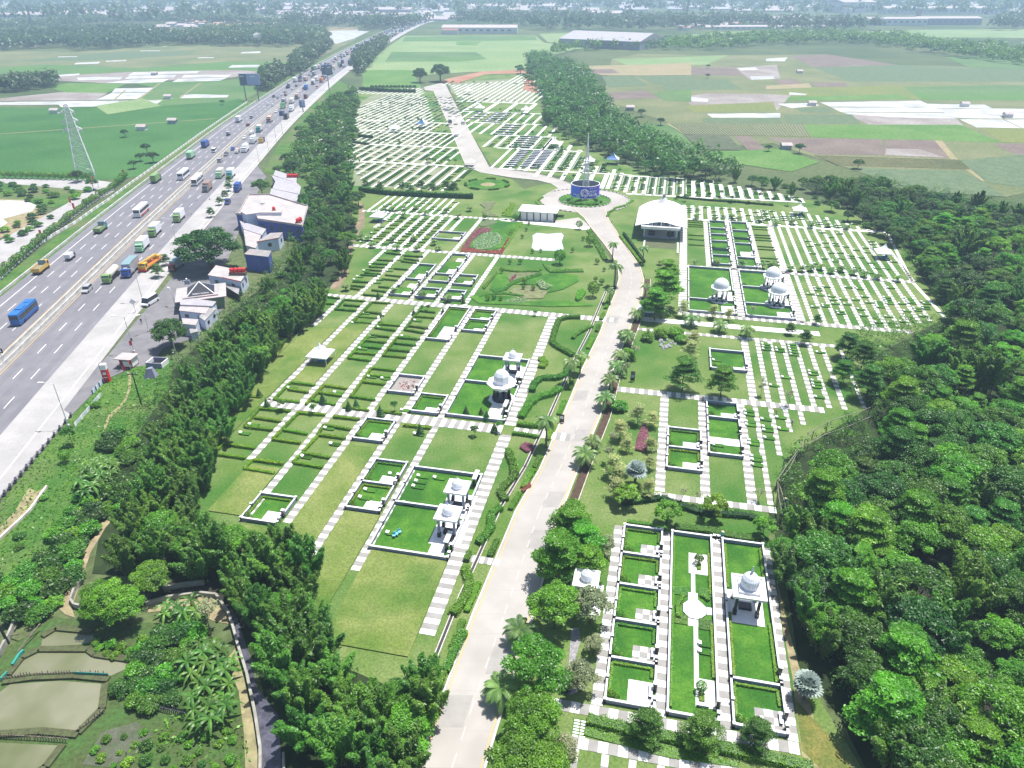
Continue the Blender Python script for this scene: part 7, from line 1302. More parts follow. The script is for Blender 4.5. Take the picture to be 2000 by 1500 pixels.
pt([(1660,668,.9),(1690,690,.9),(1650,720,.8),(1575,655,.5),(1545,640,.4),(1700,740,1),(1597,622,.35)],'tierg',5,'layered_tree',['forest-edge tree at the corner of the middle block','forest-edge tree overhanging the grey border path','forest-edge tree below the corner of the middle block','small tree on the grass strip before the service lane end','smaller tree left of the grass strip tree','big layered tree leaning over the grey border path','young tree beside the nearest long white path'])
pt([(1225,960,1.15),(1305,995,1.2),(1398,985,1.2),(1495,1025,1)],'lime',2.7,'lime_tree',['leftmost yellow-green round tree above the foreground block','second yellow-green round tree from the left above the foreground block','third yellow-green round tree from the left above the foreground block','yellow-green tree at the forest edge above the foreground block'])
pt([(1355,660,1),(1350,678,1.1),(1247,805),(1212,835),(1275,815,.8),(1225,865,.7),(1272,865,.7),(1200,905),(1210,925,.8),(1270,900,.7),(1205,950,.9),(1268,950,.8),(1335,600,1),(1395,605,.9),(1425,612,.8)],'pale',2.9,'pale_tree','pale cream-green layered sapling in the mixed garden beside the park road',group='pale layered saplings by the park road')
pt([(1240,680),(1225,715),(1195,850),(1215,830),(1190,880),(1335,960,.8),(1365,965,.7),(1485,960,.8),(1490,750),(1545,770),(1265,645,.7),(1470,600,.9),(1490,740,.6)],'bare',3,'twiggy_tree','thin twiggy tree with sparse pale leaves beside the lawns',group='sparse twiggy trees')
pt([(1243,915,1.25),(1580,1330,1.15)],'bluepalm',3,'blue_fan_palm',['silver-blue fan palm in the mixed garden beside the park road','silver-blue fan palm at the forest edge beside the foreground block'])
pt([(1265,1410,.62),(1375,1420,.7),(1482,1428,.58)],'tierg',5,'hedge_tree',['left of three small trees standing in the long foreground hedge','middle and widest of three small trees in the long foreground hedge','right of three small trees in the long foreground hedge'])
pt([(950,808),(977,832),(910,800),(940,800,.7),(927,838),(965,832,.9),(820,835),(770,790,1.1),(742,800,1.1),(630,775,1.1),(548,790,1.1),(520,785),(505,765,.9),(612,795,1),(680,790,.9),(695,785,.9),(745,620,.9),(738,575,.9),(808,608,.8),(835,600,.8),(865,605,.8),(905,585,.8),(1045,610,.7),(655,720,.01)][:23],'conifer',1.4,'conifer','small dark young tree beside the striped cross paths',group='small conifers along the cross paths',s=1.15)
pt([(767,405),(788,402),(787,418),(812,402),(753,402),(830,412),(872,408),(895,420),(917,405),(704,460),(722,462),(727,475),(768,465),(775,480),(808,463),(815,482),(848,470),(857,480),(675,558),(770,565),(825,572),(875,580),(1360,420),(1398,425),(1430,420),(1442,425),(1485,425),(1517,432),(1548,430),(1358,510),(1400,508),(1450,512),(1490,515),(1510,512),(1545,520),(1568,522),(1586,520),(1605,518),(1625,525),(1645,522),(1670,528),(1690,532),(1715,536),(1755,540),(1585,437),(1618,436),(1655,440),(1290,510,.8)],'smallpalm',1.6,'clump_palm','small clumping palm standing on a white cross path',group='clumping palms on the cross paths')
pt([(1340,382),(1362,376),(1386,378),(1409,374),(1430,384),(1463,386),(1485,380),(1510,388),(1540,390),(1562,392),(1320,388,.8)],'sapling',2.0,'young_tree','young round tree in the row along the curved hedge below the near forest',group='row of young trees below the forest',s=1.25)
rp=random.Random(31)
for i in range(110):
 blk=rp.choice([(-158,-98,346.6),(-176,-112,388.6),(-194,-125,428),(-205,-140,461.5),(-78,-20,345.8),(-90,-48,393.4),(-98,-66,429.6),(-140,-84,510),(-125,-80,468.6),(-155,-100,555),(-215,-150,520),(-195,-120,650),(-64,30,330)]);u=rp.uniform(blk[0],blk[1]);x,y=G(u,blk[2]+rp.uniform(-2.5,2.5));plant('young_tree','sapling',x,y,rp.uniform(.8,1.25),'small dark young tree on the cross paths of the far striped lawns','tree','young trees of the far striped lawns',rnd=rp)
for k,(px,py)in enumerate(((714,352),(742,358),(785,358),(800,362),(822,356),(845,360),(872,360),(885,362))):x,y=at(px,py,4);plant('layered_tree','tierg',x,y,[.55,.6,.62,.6,.6,.62,.75,.7][k],f'{["first", "second", "third", "fourth", "fifth", "sixth", "seventh", "last"][k]} umbrella-shaped tree from the left behind the long dark hedge','tree')
hedge_obj([at(702,374),at(760,381),at(830,385),at(924,388)],1.3,2.0,L_DRK,'long tall dark hedge between the far striped lawns and the nearer gardens',dens=26,ls=.3);hedge_obj([at(702,176),at(760,180),at(812,181)],1.0,2.6,L_DRK,'far dark wall-like hedge at the top of the left striped lawns',dens=14,ls=.5)
for k in range(12):x,y=at(727+k*7.5,174,2);plant('columnar_tree','dark',x,y,.42,'narrow dark tree in the row behind the far left lawns','tree','row of narrow trees behind the far left lawns',sz=.75)
hedge_obj([at(1320,386),at(1380,392),at(1440,396),at(1510,402)],.9,.8,L_DRK,'long dark wavy hedge under the row of young trees',dens=30,ls=.25);hedge_obj([at(692,266),at(728,270)],1.6,1.4,L_DRK,'dark hedge block in the middle of the far left striped lawn',dens=20,ls=.4);hedge_obj([at(690,279),at(720,283)],1.6,1.0,L_DRK,'second dark hedge block in the far left striped lawn',dens=20,ls=.4)
P7=lambda pts,s=3,ox=1000,oy=1000:[at(ox+x/s,oy+y/s)for x,y in pts]
hedge_obj(P7([(440,1225),(700,1290),(1000,1345),(1300,1410),(1600,1475),(1760,1510)]),1.5,.9,L_HDG,'long leafy hedge in front of the foreground block',dens=75,ls=.13);bed_obj(P7([(430,1255),(1000,1390),(1330,1470),(1330,1500),(900,1440),(420,1310)]),L_BRT,'lush low groundcover below the long foreground hedge',.25,45,.15)
hedge_obj(P7([(675,62),(780,75),(900,100)]),.9,.5,L_BRT,'bright clipped hedge at the top left of the foreground block',dens=60);hedge_obj(P7([(950,100),(1150,120),(1300,155),(1470,175)]),1.6,.9,L_HDG,'broad dark hedge above the centre of the foreground block',dens=55);hedge_obj([at(1215,985),at(1290,975),at(1365,1003),at(1460,1010),at(1480,1018)],1.3,.8,L_DRK,'dark hedge under the yellow-green trees',dens=50,ls=.16)
c6=lambda pts:[at(800+x/4.287,580+y/4.287)for x,y in pts]
for lab,pts,w,h in(('tall S-shaped bright hedge beside the wide path, upper curl',[(1430,178),(1330,178),(1250,200),(1225,260),(1200,340),(1190,390),(1240,430),(1300,460),(1370,500)],1.5,.9),('small curved hedge inside the upper curl',[(1530,255),(1460,285),(1400,320),(1365,355)],1.0,.7),('round yellow-green bush bed beside the wide path',[(1100,520),(1130,560),(1100,600)],1.9,.8),('middle sweeping hedge below the royal palm',[(1320,590),(1320,660),(1230,690),(1100,690),(1040,740),(1020,800)],1.6,.9),('lower sweeping hedge toward the cross path',[(1270,770),(1200,820),(1080,850),(1010,900),(960,970),(930,1020)],1.7,.9),('dark clipped hedge beside the notice board',[(900,1075),(1020,1090),(1140,1095)],.9,.9),('red-topped hedge below the lower cross path',[(860,1150),(980,1165),(1085,1185)],.8,.7),('tall drop-shaped hedge right of the wide path',[(820,1290),(850,1350),(880,1420),(890,1500)],1.2,.9)):hedge_obj(c6(pts),w,h,L_LIM if 'yellow' in lab else L_BRT,lab,dens=60,ls=.16)
c7=lambda pts:[at(450+x/3.062,850+y/3.062)for x,y in pts]
for lab,pts,w,h,m in(('winding bright hedge beside the wide path below the purple bush',[(1665,110),(1690,190),(1700,260),(1640,310),(1610,350),(1650,400)],1.3,.9,L_BRT),('curling bright hedge by the nearer dome pavilions',[(1620,440),(1560,480),(1560,560),(1520,620),(1480,655)],1.4,.9,L_BRT),('small upright hedge just below the side path',[(1430,710),(1410,760)],1.0,.8,L_BRT),('long curved hedge along the lowest part of the wide path',[(1405,800),(1430,880),(1420,960),(1370,1030),(1330,1080)],1.4,.9,L_BRT),('leafy hedge below the end of the wide path',[(1400,1180),(1340,1300),(1290,1420)],1.2,.8,L_HDG)):hedge_obj(c7(pts),w,h,m,lab,dens=60,ls=.16)
for k in range(16):
 t_=k/15;i_=2+t_*7.5;j=int(i_);f_=i_-j;a=Vector(L_[j]).lerp(Vector(L_[j+1]),f_);d=(Vector(L_[j+1])-Vector(L_[j])).normalized();n_=Vector((-d.y,d.x))*1.1;hedge_obj([tuple(a+n_),tuple(a+n_+d*(4+(k*37%3)))],1.0,.6,L_LIM if k%3 else L_HDG,f'{"lime" if k % 3 else "green"} roadside shrub strip on the left edge of the park road','shrub strips along the left road edge',dens=50,ls=.15,seed=k)
drn=MB()
for k in range(1,10):
 a,c=Vector(L_[k]),Vector(L_[k+1]);d=(c-a).normalized();n_=Vector((-d.y,d.x));a=a+n_*2.6;c=c+n_*2.6
 drn.prism([tuple(a),tuple(c),tuple(c+n_*.12),tuple(a+n_*.12)],0,.22);drn.prism([tuple(a+n_*.55),tuple(c+n_*.55),tuple(c+n_*.67),tuple(a+n_*.67)],0,.22);drn.prism([tuple(a+n_*.13),tuple(c+n_*.13),tuple(c+n_*.54),tuple(a+n_*.54)],0,.07,1)
for k in range(4,11):
 a,c=Vector(R_[k]),Vector(R_[k+1]);d=(c-a).normalized();n_=Vector((d.y,-d.x));a=a+n_*2.2;c=c+n_*2.2
 drn.prism([tuple(a),tuple(c),tuple(c+n_*.12),tuple(a+n_*.12)],0,.22);drn.prism([tuple(a-n_*1.6),tuple(c-n_*1.6),tuple(c-n_*.1),tuple(a-n_*.1)],0,.06,2)
tag(drn.build('roadside_drain',[M_KERB,M_BLK,mat('dark_soil',(.07,.045,.03),.95,(.11,.07,.05),1.0)]),kind='structure')
for k,(pts,m,lab)in enumerate(((c6([(920,1270),(960,1230),(1030,1245),(1040,1290),(980,1310)]),L_PNK,'round magenta flower bush below the cross path'),([at(1255,830),at(1262,830),at(1268,860),at(1262,885),at(1240,880),at(1245,855)],L_PNK,'long magenta flower bed in the mixed garden'),(c7([(1740,330),(1790,290),(1800,310),(1750,350)]),L_RED,'small dark red flower strip by the road edge'))):bed_obj(pts,m,lab,.7,60,.13)
sheet('garden_pond',[at(900+x/5,300+y/5)for x,y in[(700,800),(740,775),(850,785),(980,775),(1005,800),(985,860),(1005,930),(980,950),(720,945),(692,915),(705,860)]],M_MIRR,.03)
c8=lambda pts:[at(900+x/5,300+y/5)for x,y in pts]
for lab,pts,m,h,dn in(('bright lawn bed with a yellow-green edge beside the garden pond',[(270,730),(340,665),(600,670),(440,910),(300,950),(90,920),(80,880),(200,790)],None,0,0),('purple flower border curving round the oval bed, upper arm',[(110,780),(170,730),(300,730),(290,765),(190,790),(120,850),(70,930),(10,920)],L_PNK,.4,14),('dark purple border along the bottom of the oval bed',[(0,925),(90,925),(230,955),(380,945),(360,985),(200,970),(0,965)],L_RED,.4,14),('red strip on the right of the oval bed',[(460,830),(490,825),(400,985),(365,985)],L_RED,.4,16),('grey-green oval shrub bed left of the pond',[(180,700),(230,660),(330,652),(355,675),(300,705),(200,720)],L_SIL,.4,14),('dark oval shrub bed touching the lime strip',[(440,770),(520,750),(545,760),(500,810),(450,800)],L_HDG,.4,14),('oval pale flower bed beside the garden pond',[(110,910),(150,830),(260,770),(360,775),(420,830),(380,890),(280,935),(160,945)],L_WHT,.35,16),
('thin lime strip between the oval bed and the pond lawn',[(590,675),(608,675),(430,935),(415,930)],L_LHG,.5,22),('dark wavy hedge block below the roundabout',[(190,500),(240,470),(345,475),(300,540),(260,560),(370,620),(240,615),(210,570),(240,540)],L_SIL,.5,12),('lime wavy hedge block below the roundabout',[(480,485),(530,500),(520,540),(490,570),(500,620),(400,610),(440,575),(400,590),(460,530),(490,520)],L_LHG,.5,16),
('round bright lawn of the circular garden',[(50,320),(100,270),(250,248),(400,262),(470,300),(450,330),(330,355),(180,350),(80,340)],None,0,0),('bright garden lawn patch with flower beds, right part',[(820,1370),(1000,1330),(1150,1250),(1150,1200),(1000,1170),(860,1170),(700,1220),(520,1280),(880,1290),(880,1330)],None,0,0),('bright garden lawn patch, left part',[(280,1330),(340,1180),(400,1170),(470,1190),(460,1280),(430,1340),(340,1360)],None,0,0),('bright garden lawn along the bottom path',[(80,1400),(200,1390),(520,1400),(700,1450),(1000,1440),(1200,1460),(1300,1490),(900,1500),(500,1480),(180,1470)],None,0,0),
('dark curved hedge in the flower garden, long arm',[(210,1310),(350,1170),(360,1180),(230,1330)],L_HDG,.6,18),('dark sweeping hedge across the flower garden',[(480,1260),(640,1210),(790,1170),(790,1185),(650,1235),(500,1290),(440,1340),(430,1320)],L_HDG,.6,16),('purple leaf-shaped flower bed in the flower garden',[(470,1250),(520,1190),(545,1190),(530,1225),(480,1260)],L_PNK,.4,16),('dark V-shaped hedge under the garden path',[(800,1080),(860,1120),(880,1140),(1190,1135),(1200,1160),(870,1165),(830,1130)],L_HDG,.6,14),('curved hedge ring in the upper flower garden',[(400,1110),(430,1135),(560,1150),(760,1145),(790,1125),(790,1140),(760,1158),(560,1162),(420,1145),(390,1120)],L_HDG,.5,22),('white-flowering shrub mass in the flower garden',[(740,1280),(790,1250),(830,1280),(885,1310),(830,1340),(780,1335)],L_WHT,.9,22),('pale flower drift near the bottom garden path',[(400,1450),(520,1410),(640,1420),(700,1450),(560,1470)],L_WHT,.3,12),('dark low hedge line with purple tips',[(180,1395),(240,1370),(430,1360),(620,1390),(620,1402),(430,1375),(250,1385),(190,1405)],L_HDG,.4,18),('yellow shrub mass right of the white flowers',[(1120,1430),(1130,1370),(1190,1340),(1220,1370),(1180,1430),(1140,1450)],L_LIM,1.2,18)):
 if m is None:sheet('garden_lawn',c8(pts),M_RICH)
 else:bed_obj(c8(pts),m,lab,h,dn,.22)
sheet('garden_gravel',[(c8([(265,305)])[0][0]+3.4*math.cos(i*.5236),c8([(265,305)])[0][1]+3.4*math.sin(i*.5236))for i in range(12)],FM['tan']);sheet('garden_soil',c8([(500,1330),(600,1290),(740,1300),(850,1350),(800,1420),(620,1420),(470,1350)]),FM['olive']);sheet('garden_soil',c8([(460,1170),(560,1165),(760,1165),(640,1210),(480,1250),(450,1200)]),FM['olive'])
for k in range(7):
 a0=.3+k*.9;c=c8([(258,303)])[0];hedge_obj([(c[0]+9.8*math.cos(a0+.12*i),c[1]+9.8*math.sin(a0+.12*i))for i in range(5)],1.1,.8,L_HDG,'curved dark hedge segment round the circular garden','hedge segments round the circular garden',dens=26,ls=.24,seed=k)
hedge_obj(c8([(1250,750),(1340,900),(1410,1040)]),2.0,.5,L_HDG,'long shrub border between the pond lawn and the park road',dens=30,ls=.2);hedge_obj([at(1211,462),at(1232,490),at(1252,515)],.9,.7,L_LIM,'lime hedge on the right road edge below the hall lawn',dens=40,ls=.2);hedge_obj([at(1218,458),at(1240,488),at(1258,514)],.8,.9,L_DRK,'dark clipped hedge parallel to the lime hedge beside the hall lawn',dens=40,ls=.2)
hedge_obj([at(1060,386),at(1048,394),at(1052,402)],1.0,.6,L_LIM,'lime hedge curving round the left of the roundabout',dens=30,ls=.2);hedge_obj([at(1200,408),at(1222,402),at(1236,392)],1.0,.6,L_LIM,'lime hedge curving round the right of the roundabout',dens=30,ls=.2);hedge_obj([at(1186,424),at(1190,416),at(1200,410)],.9,.6,L_BRT,'green hedge at the mouth of the roundabout, right side',dens=30,ls=.2)
rq=random.Random(12);gd=[(c8([(x,y)])[0],s_)for x,y,s_ in((1155,740,2.0),(1260,905,2.6),(1290,1400,2.8),(965,1080,3.0),(235,645,1.6),(530,660,1.8),(580,1080,1.2),(480,1080,1),(700,975,1),(780,965,.8),(1090,965,1),(1195,850,1),(600,830,.9),(640,760,.9),(665,700,.9),(400,1170,1.2),(620,1280,1.4),(610,1330,.9),(705,1340,1.1),(265,1440,1.2),(325,1430,1.1),(390,1440,1),(1315,1250,1.1),(1375,1280,1.3),(1330,1080,1.3),(1400,1150,.9))]
for(x,y),s_ in gd:plant('topiary_tree','topiary',x,y,s_,'clipped round garden tree in the pond and flower gardens','tree','clipped trees of the pond and flower gardens',rnd=rq)
for px,py,s_ in((1225,700,1.4),(1290,658,1.4),(1318,656,1.5),(1330,668,1.2),(1265,665,1.2),(1208,800,1.3),(1220,660,1.2)):x,y=at(px,py);plant('green_bush','bush',x,y,s_*.8,'glossy green bush in the garden at the top of the middle block','shrub','green bushes of the middle block garden',i=1)
rk=random.Random(8)
for i in range(26):x,y=at(1300+rk.uniform(-12,22),672+rk.uniform(-12,12));b=MB();s_=rk.uniform(.25,.6);b.lathe([(s_,0),(s_*.95,s_*.5),(s_*.5,s_*.9),(.03,s_)],7,ph=rk.random());tag(b.build('garden_rock',mat('grey_rock',(.30,.31,.33),.9,(.45,.46,.48),3.0),None,loc=(x,y,0)),'grey rounded rock among the bushes at the top of the middle block','rock','garden rocks of the middle block')
S('gravel_path',[(1330,130),(1400,130),(1420,260),(1330,560),(1380,650),(1390,760),(1320,790),(1200,700),(1190,620),(1300,560),(1310,400)],mat('gravel',(.24,.23,.25),.9,(.36,.35,.36),1.5,coords='World',fine=6),5,850,1200,.02)
x,y=at(1105,1345);b=MB();
for i in range(9):a=rk.uniform(0,6.28);q=rk.uniform(0,.7);b.bar((q*math.cos(a),q*math.sin(a),0),(q*math.cos(a)+rk.uniform(-.5,.5),q*math.sin(a)+rk.uniform(-.4,.4),rk.uniform(.3,.6)),.28,n=6)
tag(b.build('stone_heap',flat('dark_stone',(.05,.05,.055),.8),None,loc=(x,y,0)),'heap of dark stones on the gravel path beside the silver tree','stones')
FR=[(10,545),(60,500),(95,470),(150,425),(180,402),(225,372),(255,345)];k=0
for a,c in zip(FR[:-1],FR[1:]):
 a,c=Vector(at(*a)),Vector(at(*c));n_=int((c-a).length/2.6)
 for i in range(n_):p=a.lerp(c,i/n_);k+=1;plant('round_shrub','topiary',p.x-1.2,p.y,rk.uniform(1.5,2.2),'dark rounded shrub in the row along the frontage road','shrub','row of shrubs along the frontage road',rnd=rk)
for k in range(16):x,y=at(4+11*k,350+.3*k);plant('round_shrub','topiary',x,y+2,2.0,'round shrub lining the far frontage road below the pylon','shrub','shrubs below the pylon',rnd=rk)
pt([(306,525,.55),(322,505,.45),(438,378,.5),(428,390,.45),(447,350,.5),(410,412,.5),(445,362,.5)],'tierg',5,'roadside_sapling',['small layered tree beside the crane truck','small layered tree behind the crane truck']+['small layered tree between the shoulder and the service road']*5,group='small layered trees beside the service road')
for e in((206,700+175,'bush',.9),(143,870,'sapling',1.6),(130,903,'topiary',1.6),(188,795,'bush',.6),(40,1050,'bush',.5),(38,1072,'bush',.4),(88,975,'shrub',.8)):x,y=at(e[0],e[1]);plant('grass_bank_shrub',e[2],x,y,e[3],'lone shrub on the grass bank below the exit lane','shrub','lone shrubs on the grass bank')
def many(poly_px,n,kind,s,seed,name,lab,cat,group,zc=1.0,s3=3,ox=0,oy=1000):
 poly=[at(ox+x/s3,oy+y/s3,zc)for x,y in poly_px];rn=random.Random(seed)
 for x,y in scatter(poly,n,seed,2500):plant(name,kind,x,y,rn.uniform(*s),lab,cat,group,rnd=rn)
many([(1080,800),(1200,720),(1380,860),(1370,1060),(1260,1230),(1090,1200),(1100,1000)],1.5,'banana',(.6,.95),41,'banana_plant','banana plant with long arching leaves beside the dark stream','banana plant','banana plants beside the stream',2);many([(640,1060),(760,960),(780,870),(920,700),(1080,600),(1180,620),(1150,780),(1060,900),(1040,1080),(860,1130)],1.7,'bush',(.6,.95),42,'pond_bush','leafy bush on the bank between the ponds and the bananas','bush','bushes between the ponds and the bananas',1)
many([(540,740),(700,760),(900,700),(930,780),(780,850),(600,820)],1.3,'shrub',(.6,1),43,'pond_shrub','low green shrub at the edge of the upper pond','shrub','low shrubs at the upper pond');many([(900,600),(1000,520),(1160,520),(1180,600),(1060,600)],1.7,'banana',(.7,.9),44,'banana_plant','banana plant on the dirt bank below the dark bamboo','banana plant','banana plants on the dirt bank',1.5)
many([(60,380),(250,250),(440,200),(480,280),(400,420),(330,560),(240,620),(100,600),(0,520),(-60,380)],2.3,'bush',(.7,1.15),45,'slope_bush','leafy bush on the slope above the ponds at the left edge','bush','bushes on the slope above the ponds');many([(280,110),(420,20),(580,-60),(600,30),(500,150),(420,210)],2.2,'bush',(.6,1),46,'slope_bush','leafy bush beside the dirt track under the bamboo belt','bush','bushes beside the dirt track')
many([(730,1050),(860,1020),(980,1060),(900,1200),(700,1330),(640,1240)],1.6,'banana',(.65,.95),47,'banana_plant','banana plant at the foot of the grass slope','banana plant','banana plants at the foot of the slope',2,4.287,0,650);many([(960,800),(1100,900),(1080,1060),(940,1000),(900,900)],2.4,'bush',(.8,1.2),48,'slope_bush','bush at the top of the dirt path under the bamboo','bush','bushes at the top of the dirt path',1,4.287,0,650);many([(620,1230),(780,1200),(1000,1290),(1000,1440),(860,1500),(560,1500)],2.0,'shrub',(.9,1.5),49,'slope_shrub','weedy shrub on the lower grass slope','shrub','weedy shrubs on the lower slope',1,4.287,0,650)
many([(620,1300),(900,1250),(1000,1300),(1200,1280),(1380,1250),(1400,1500),(700,1500),(520,1400)],1.5,'shrub',(.4,.8),50,'marsh_plant','low marsh plant in the overgrown pond at the bottom edge','plant','marsh plants at the bottom edge');x,y=c3(1230,690);plant('dry_bush','bare',x,y,1.4,'pale leafless twiggy bush beside the stream wall','bush',i=0)
def tufts(polys,dens,m,lab,seed,ls=.28,h=.3):
 rg=np.random.default_rng(seed);P=[]
 for poly in polys:
  xs=[p[0]for p in poly];ys=[p[1]for p in poly];n=int((max(xs)-min(xs))*(max(ys)-min(ys))*dens);q=np.column_stack([rg.uniform(min(xs),max(xs),n),rg.uniform(min(ys),max(ys),n)]);P+=[p for p in q if inside(p,poly)]
 P=np.array(P);P3=np.column_stack([P,rg.uniform(.05,h,len(P))]);V,Fq=leaves(P3,np.tile([0,0,1.0],(len(P),1)),ls,rg,1.8,1.0);tag(link('grass_tufts',np_mesh('grass_tufts',V,Fq,[m],rg.uniform(0,1,len(P)))),lab,kind='stuff')
tufts([c6([(100,0),(101,0),(101,1)]),[at(x,y)for x,y in[(145,812),(210,742),(300,710),(330,760),(250,870),(200,960),(110,1080),(-40,1230),(-40,1040),(70,900)]],P7([(1330,860),(1480,1500),(1300,1500),(700,1450),(900,1300)],3,0,1000)],3.0,L_BRT,'rough grass tufts on the slope between the exit lane and the bamboo',5)
many([(-20,480),(150,400),(330,330),(420,360),(230,470),(60,560)],5,'bush',(.6,1.0),51,'scrub_bush','scrubby bush on the dry ground left of the frontage road','bush','scrub left of the frontage road',1,4,0,330);many([(-20,110),(400,120),(700,160),(640,220),(330,300),(150,200),(-20,220)],6,'bush',(.7,1.2),52,'scrub_bush','bush on the grassy scrub below the pylon','bush','scrub below the pylon',1,4,0,330)
L_FAR=leafmat('far_foliage',(0.018,0.055,0.026),(0.045,0.11,0.05),0.2)  # blue of the distance haze put into the leaf colour
def far_trees(polys,dist,size,lab,seed,m=L_FAR,n=64,ls=1.5):
 rg=np.random.default_rng(seed);parts=[]
 for k,poly in enumerate(polys):
  P=scatter([at(*p)for p in poly],dist,seed+k,6000)
  for x,y in P:
   s=size*rg.uniform(.6,1.4);d=rg.normal(0,1,(n,3));d/=np.linalg.norm(d,axis=1)[:,None];d[:,2]=np.abs(d[:,2])*1.3-.25;q=rg.uniform(.6,1.05,(n,1))
   lump=1+.25*np.sin(3*np.arctan2(d[:,1:2],d[:,:1])+rg.uniform(0,6));c=np.array([x,y,s*.75]);V,Fq=leaves(c+d*q*lump*np.array([s*.75,s*.75,s*.75]),d+[0,0,.7],ls*s/6,rg,1.3);parts.append((V,Fq,np.clip(rg.uniform(.1,.8)+rg.normal(0,.15,n)+.2*d[:,2],0,1)))  # upper leaves painted lighter, as if lit from above
 V,Fq,T=merge(parts);return tag(link('far_trees',np_mesh('far_trees',V,Fq,[m],T)),lab,kind='stuff')
far_trees([[(0,100),(300,82),(330,72),(240,62),(100,66),(-60,78),(-60,104)],[(110,90),(300,80),(430,70),(620,66),(640,78),(560,92),(330,90),(150,100)]],9,8,'dense dark tree belt of the villages beyond the left fields',1)
far_trees([[(360,84),(410,66),(470,62),(560,62),(640,72),(640,88),(480,84),(420,90)],[(0,62),(200,50),(380,46),(600,60),(600,52),(380,36),(150,44),(-60,56)]],12,9,'hazy tree masses between the far villages',2)
far_trees([[(-200,50),(500,50),(700,38),(880,30),(1100,24),(1400,30),(2150,40),(2150,8),(-200,8)]],48,19,'faint blue tree cover along the horizon',3,n=40,ls=1.7)
far_trees([[(560,56),(760,58),(800,50),(660,44),(560,46)],[(700,62),(790,56),(840,44),(800,44),(740,52)],[(880,46),(1000,54),(1060,62),(1300,62),(1500,52),(1480,42),(1100,38),(900,36)],[(1500,50),(1640,50),(1720,60),(1660,62),(1500,60)],[(1930,60),(2120,60),(2120,40),(1960,42)]],19,12,'tree masses between the distant factories',4)
far_trees([[(1080,112),(1120,100),(1250,98),(1400,100),(1480,90),(1640,86),(1720,92),(1850,110),(1990,128),(2120,140),(2120,104),(2000,100),(1860,88),(1760,74),(1600,68),(1460,72),(1330,82),(1200,92),(1080,100)]],8,6.5,'broad bushy tree belt beyond the right-hand fields',5,L_BRD)
far_trees([[(560,150),(575,122),(600,100),(640,84),(650,90),(615,122),(590,145)],[(700,150),(690,128),(700,110),(745,82),(760,84),(742,104),(722,130)],[(505,172),(520,150),(545,138),(560,150),(545,165),(520,180)],[(-40,172),(20,168),(105,162),(110,170),(40,180),(-40,182)]],5.5,6,'tree rows hugging both sides of the far motorway',6,n=90)
far_trees([[(1030,118),(1050,108),(1110,128),(1150,150),(1190,205),(1180,225),(1240,255),(1330,300),(1440,335),(1440,352),(1300,348),(1200,310),(1120,275),(1068,240),(1062,205),(1052,175),(1040,140)]],4.3,4.6,'continuous undergrowth filling the river tree belt',7,L_DRK,n=80,ls=1.2)
far_trees([[(690,250),(700,200),(690,180),(650,200),(600,262),(560,330),(560,345),(640,350),(690,340)]],5.0,4.0,'undergrowth on the bank between the motorway and the park',8,L_BRD,n=80,ls=1.1)
far_trees([[(1510,1000),(1530,900),(1590,850),(1700,800),(1690,720),(1650,640),(1850,625),(1790,540),(1750,470),(1860,470),(1950,700),(1800,900),(1650,1000),(1600,1100),(1640,1280),(1720,1400),(1830,1520),(1760,1520),(1650,1400),(1590,1290),(1560,1200),(1525,1060)]],1.9,1.7,'tangled undergrowth along the edge of the right forest',9,L_BRD,n=90,ls=.8)
far_trees([[(640,400),(590,400),(560,500),(450,610),(310,750),(215,940),(200,1010),(250,1040),(300,900),(370,780),(480,640),(610,550),(660,470)],[(1560,362),(1700,350),(1950,402),(2150,425),(2150,480),(1900,440),(1770,470),(1640,400)]],2.3,1.8,'low scrub along the service-area side of the bamboo and at the field corner',11,L_BRD,n=80,ls=.8)
far_trees([[(640,560),(560,650),(480,760),(400,900),(360,1010),(480,1040),(560,1040),(620,1180),(650,1290),(740,1350),(860,1310),(800,1500),(700,1500),(640,1350),(560,1200),(420,1060),(330,1020),(350,900),(420,760),(520,620)]],1.7,1.4,'low undergrowth at the foot of the bamboo beside the open lawn',10,L_BAM,n=80,ls=.7)
rf_=random.Random(61)
def house(x,y,w,d,h,col,lab,cat='house',grp=None,rz=0.0,gable=.35,name='house'):
 r=thing(name,lab,cat,(x,y,0),rz,grp);wm=flat('far_wall_'+str(col%4),[(.60,.60,.62),(.50,.47,.44),(.36,.40,.48),(.66,.66,.66)][col%4]);sub(r,'wall',wm,(-w/2,-d/2,0,w/2,d/2,h));b=MB();g_=d*gable/2;o_=.4
 b.add([(-w/2-o_,-d/2-o_,h),(w/2+o_,-d/2-o_,h),(w/2+o_,0,h+g_),(-w/2-o_,0,h+g_),(w/2+o_,d/2+o_,h),(-w/2-o_,d/2+o_,h)],[(0,1,2,3),(3,2,4,5),(1,4,2),(0,3,5)]);b.build('roof',[flat('tile_roof',(.36,.17,.11)),M_WRF,M_GRF,flat('tile_roof_pale',(.48,.30,.22))][(col//4)%4],r)
 if w>30:
  for i in range(int(w//12)):sub(r,'window',M_PUR,(-w/2+4+i*12,-d/2-.1,h*.4,-w/2+10+i*12,-d/2-.02,h*.7))
 return r
def hs(poly_px,dist,seed,lab,grp,cols,sz=(9,15),cap=60):
 for x,y in scatter([at(*p)for p in poly_px],dist,seed,1500)[:cap]:house(x,y,rf_.uniform(*sz),rf_.uniform(sz[0]*.7,sz[1]*.7),rf_.uniform(3,5),rf_.choice(cols),lab,'house',grp,rf_.uniform(-.4,.4))
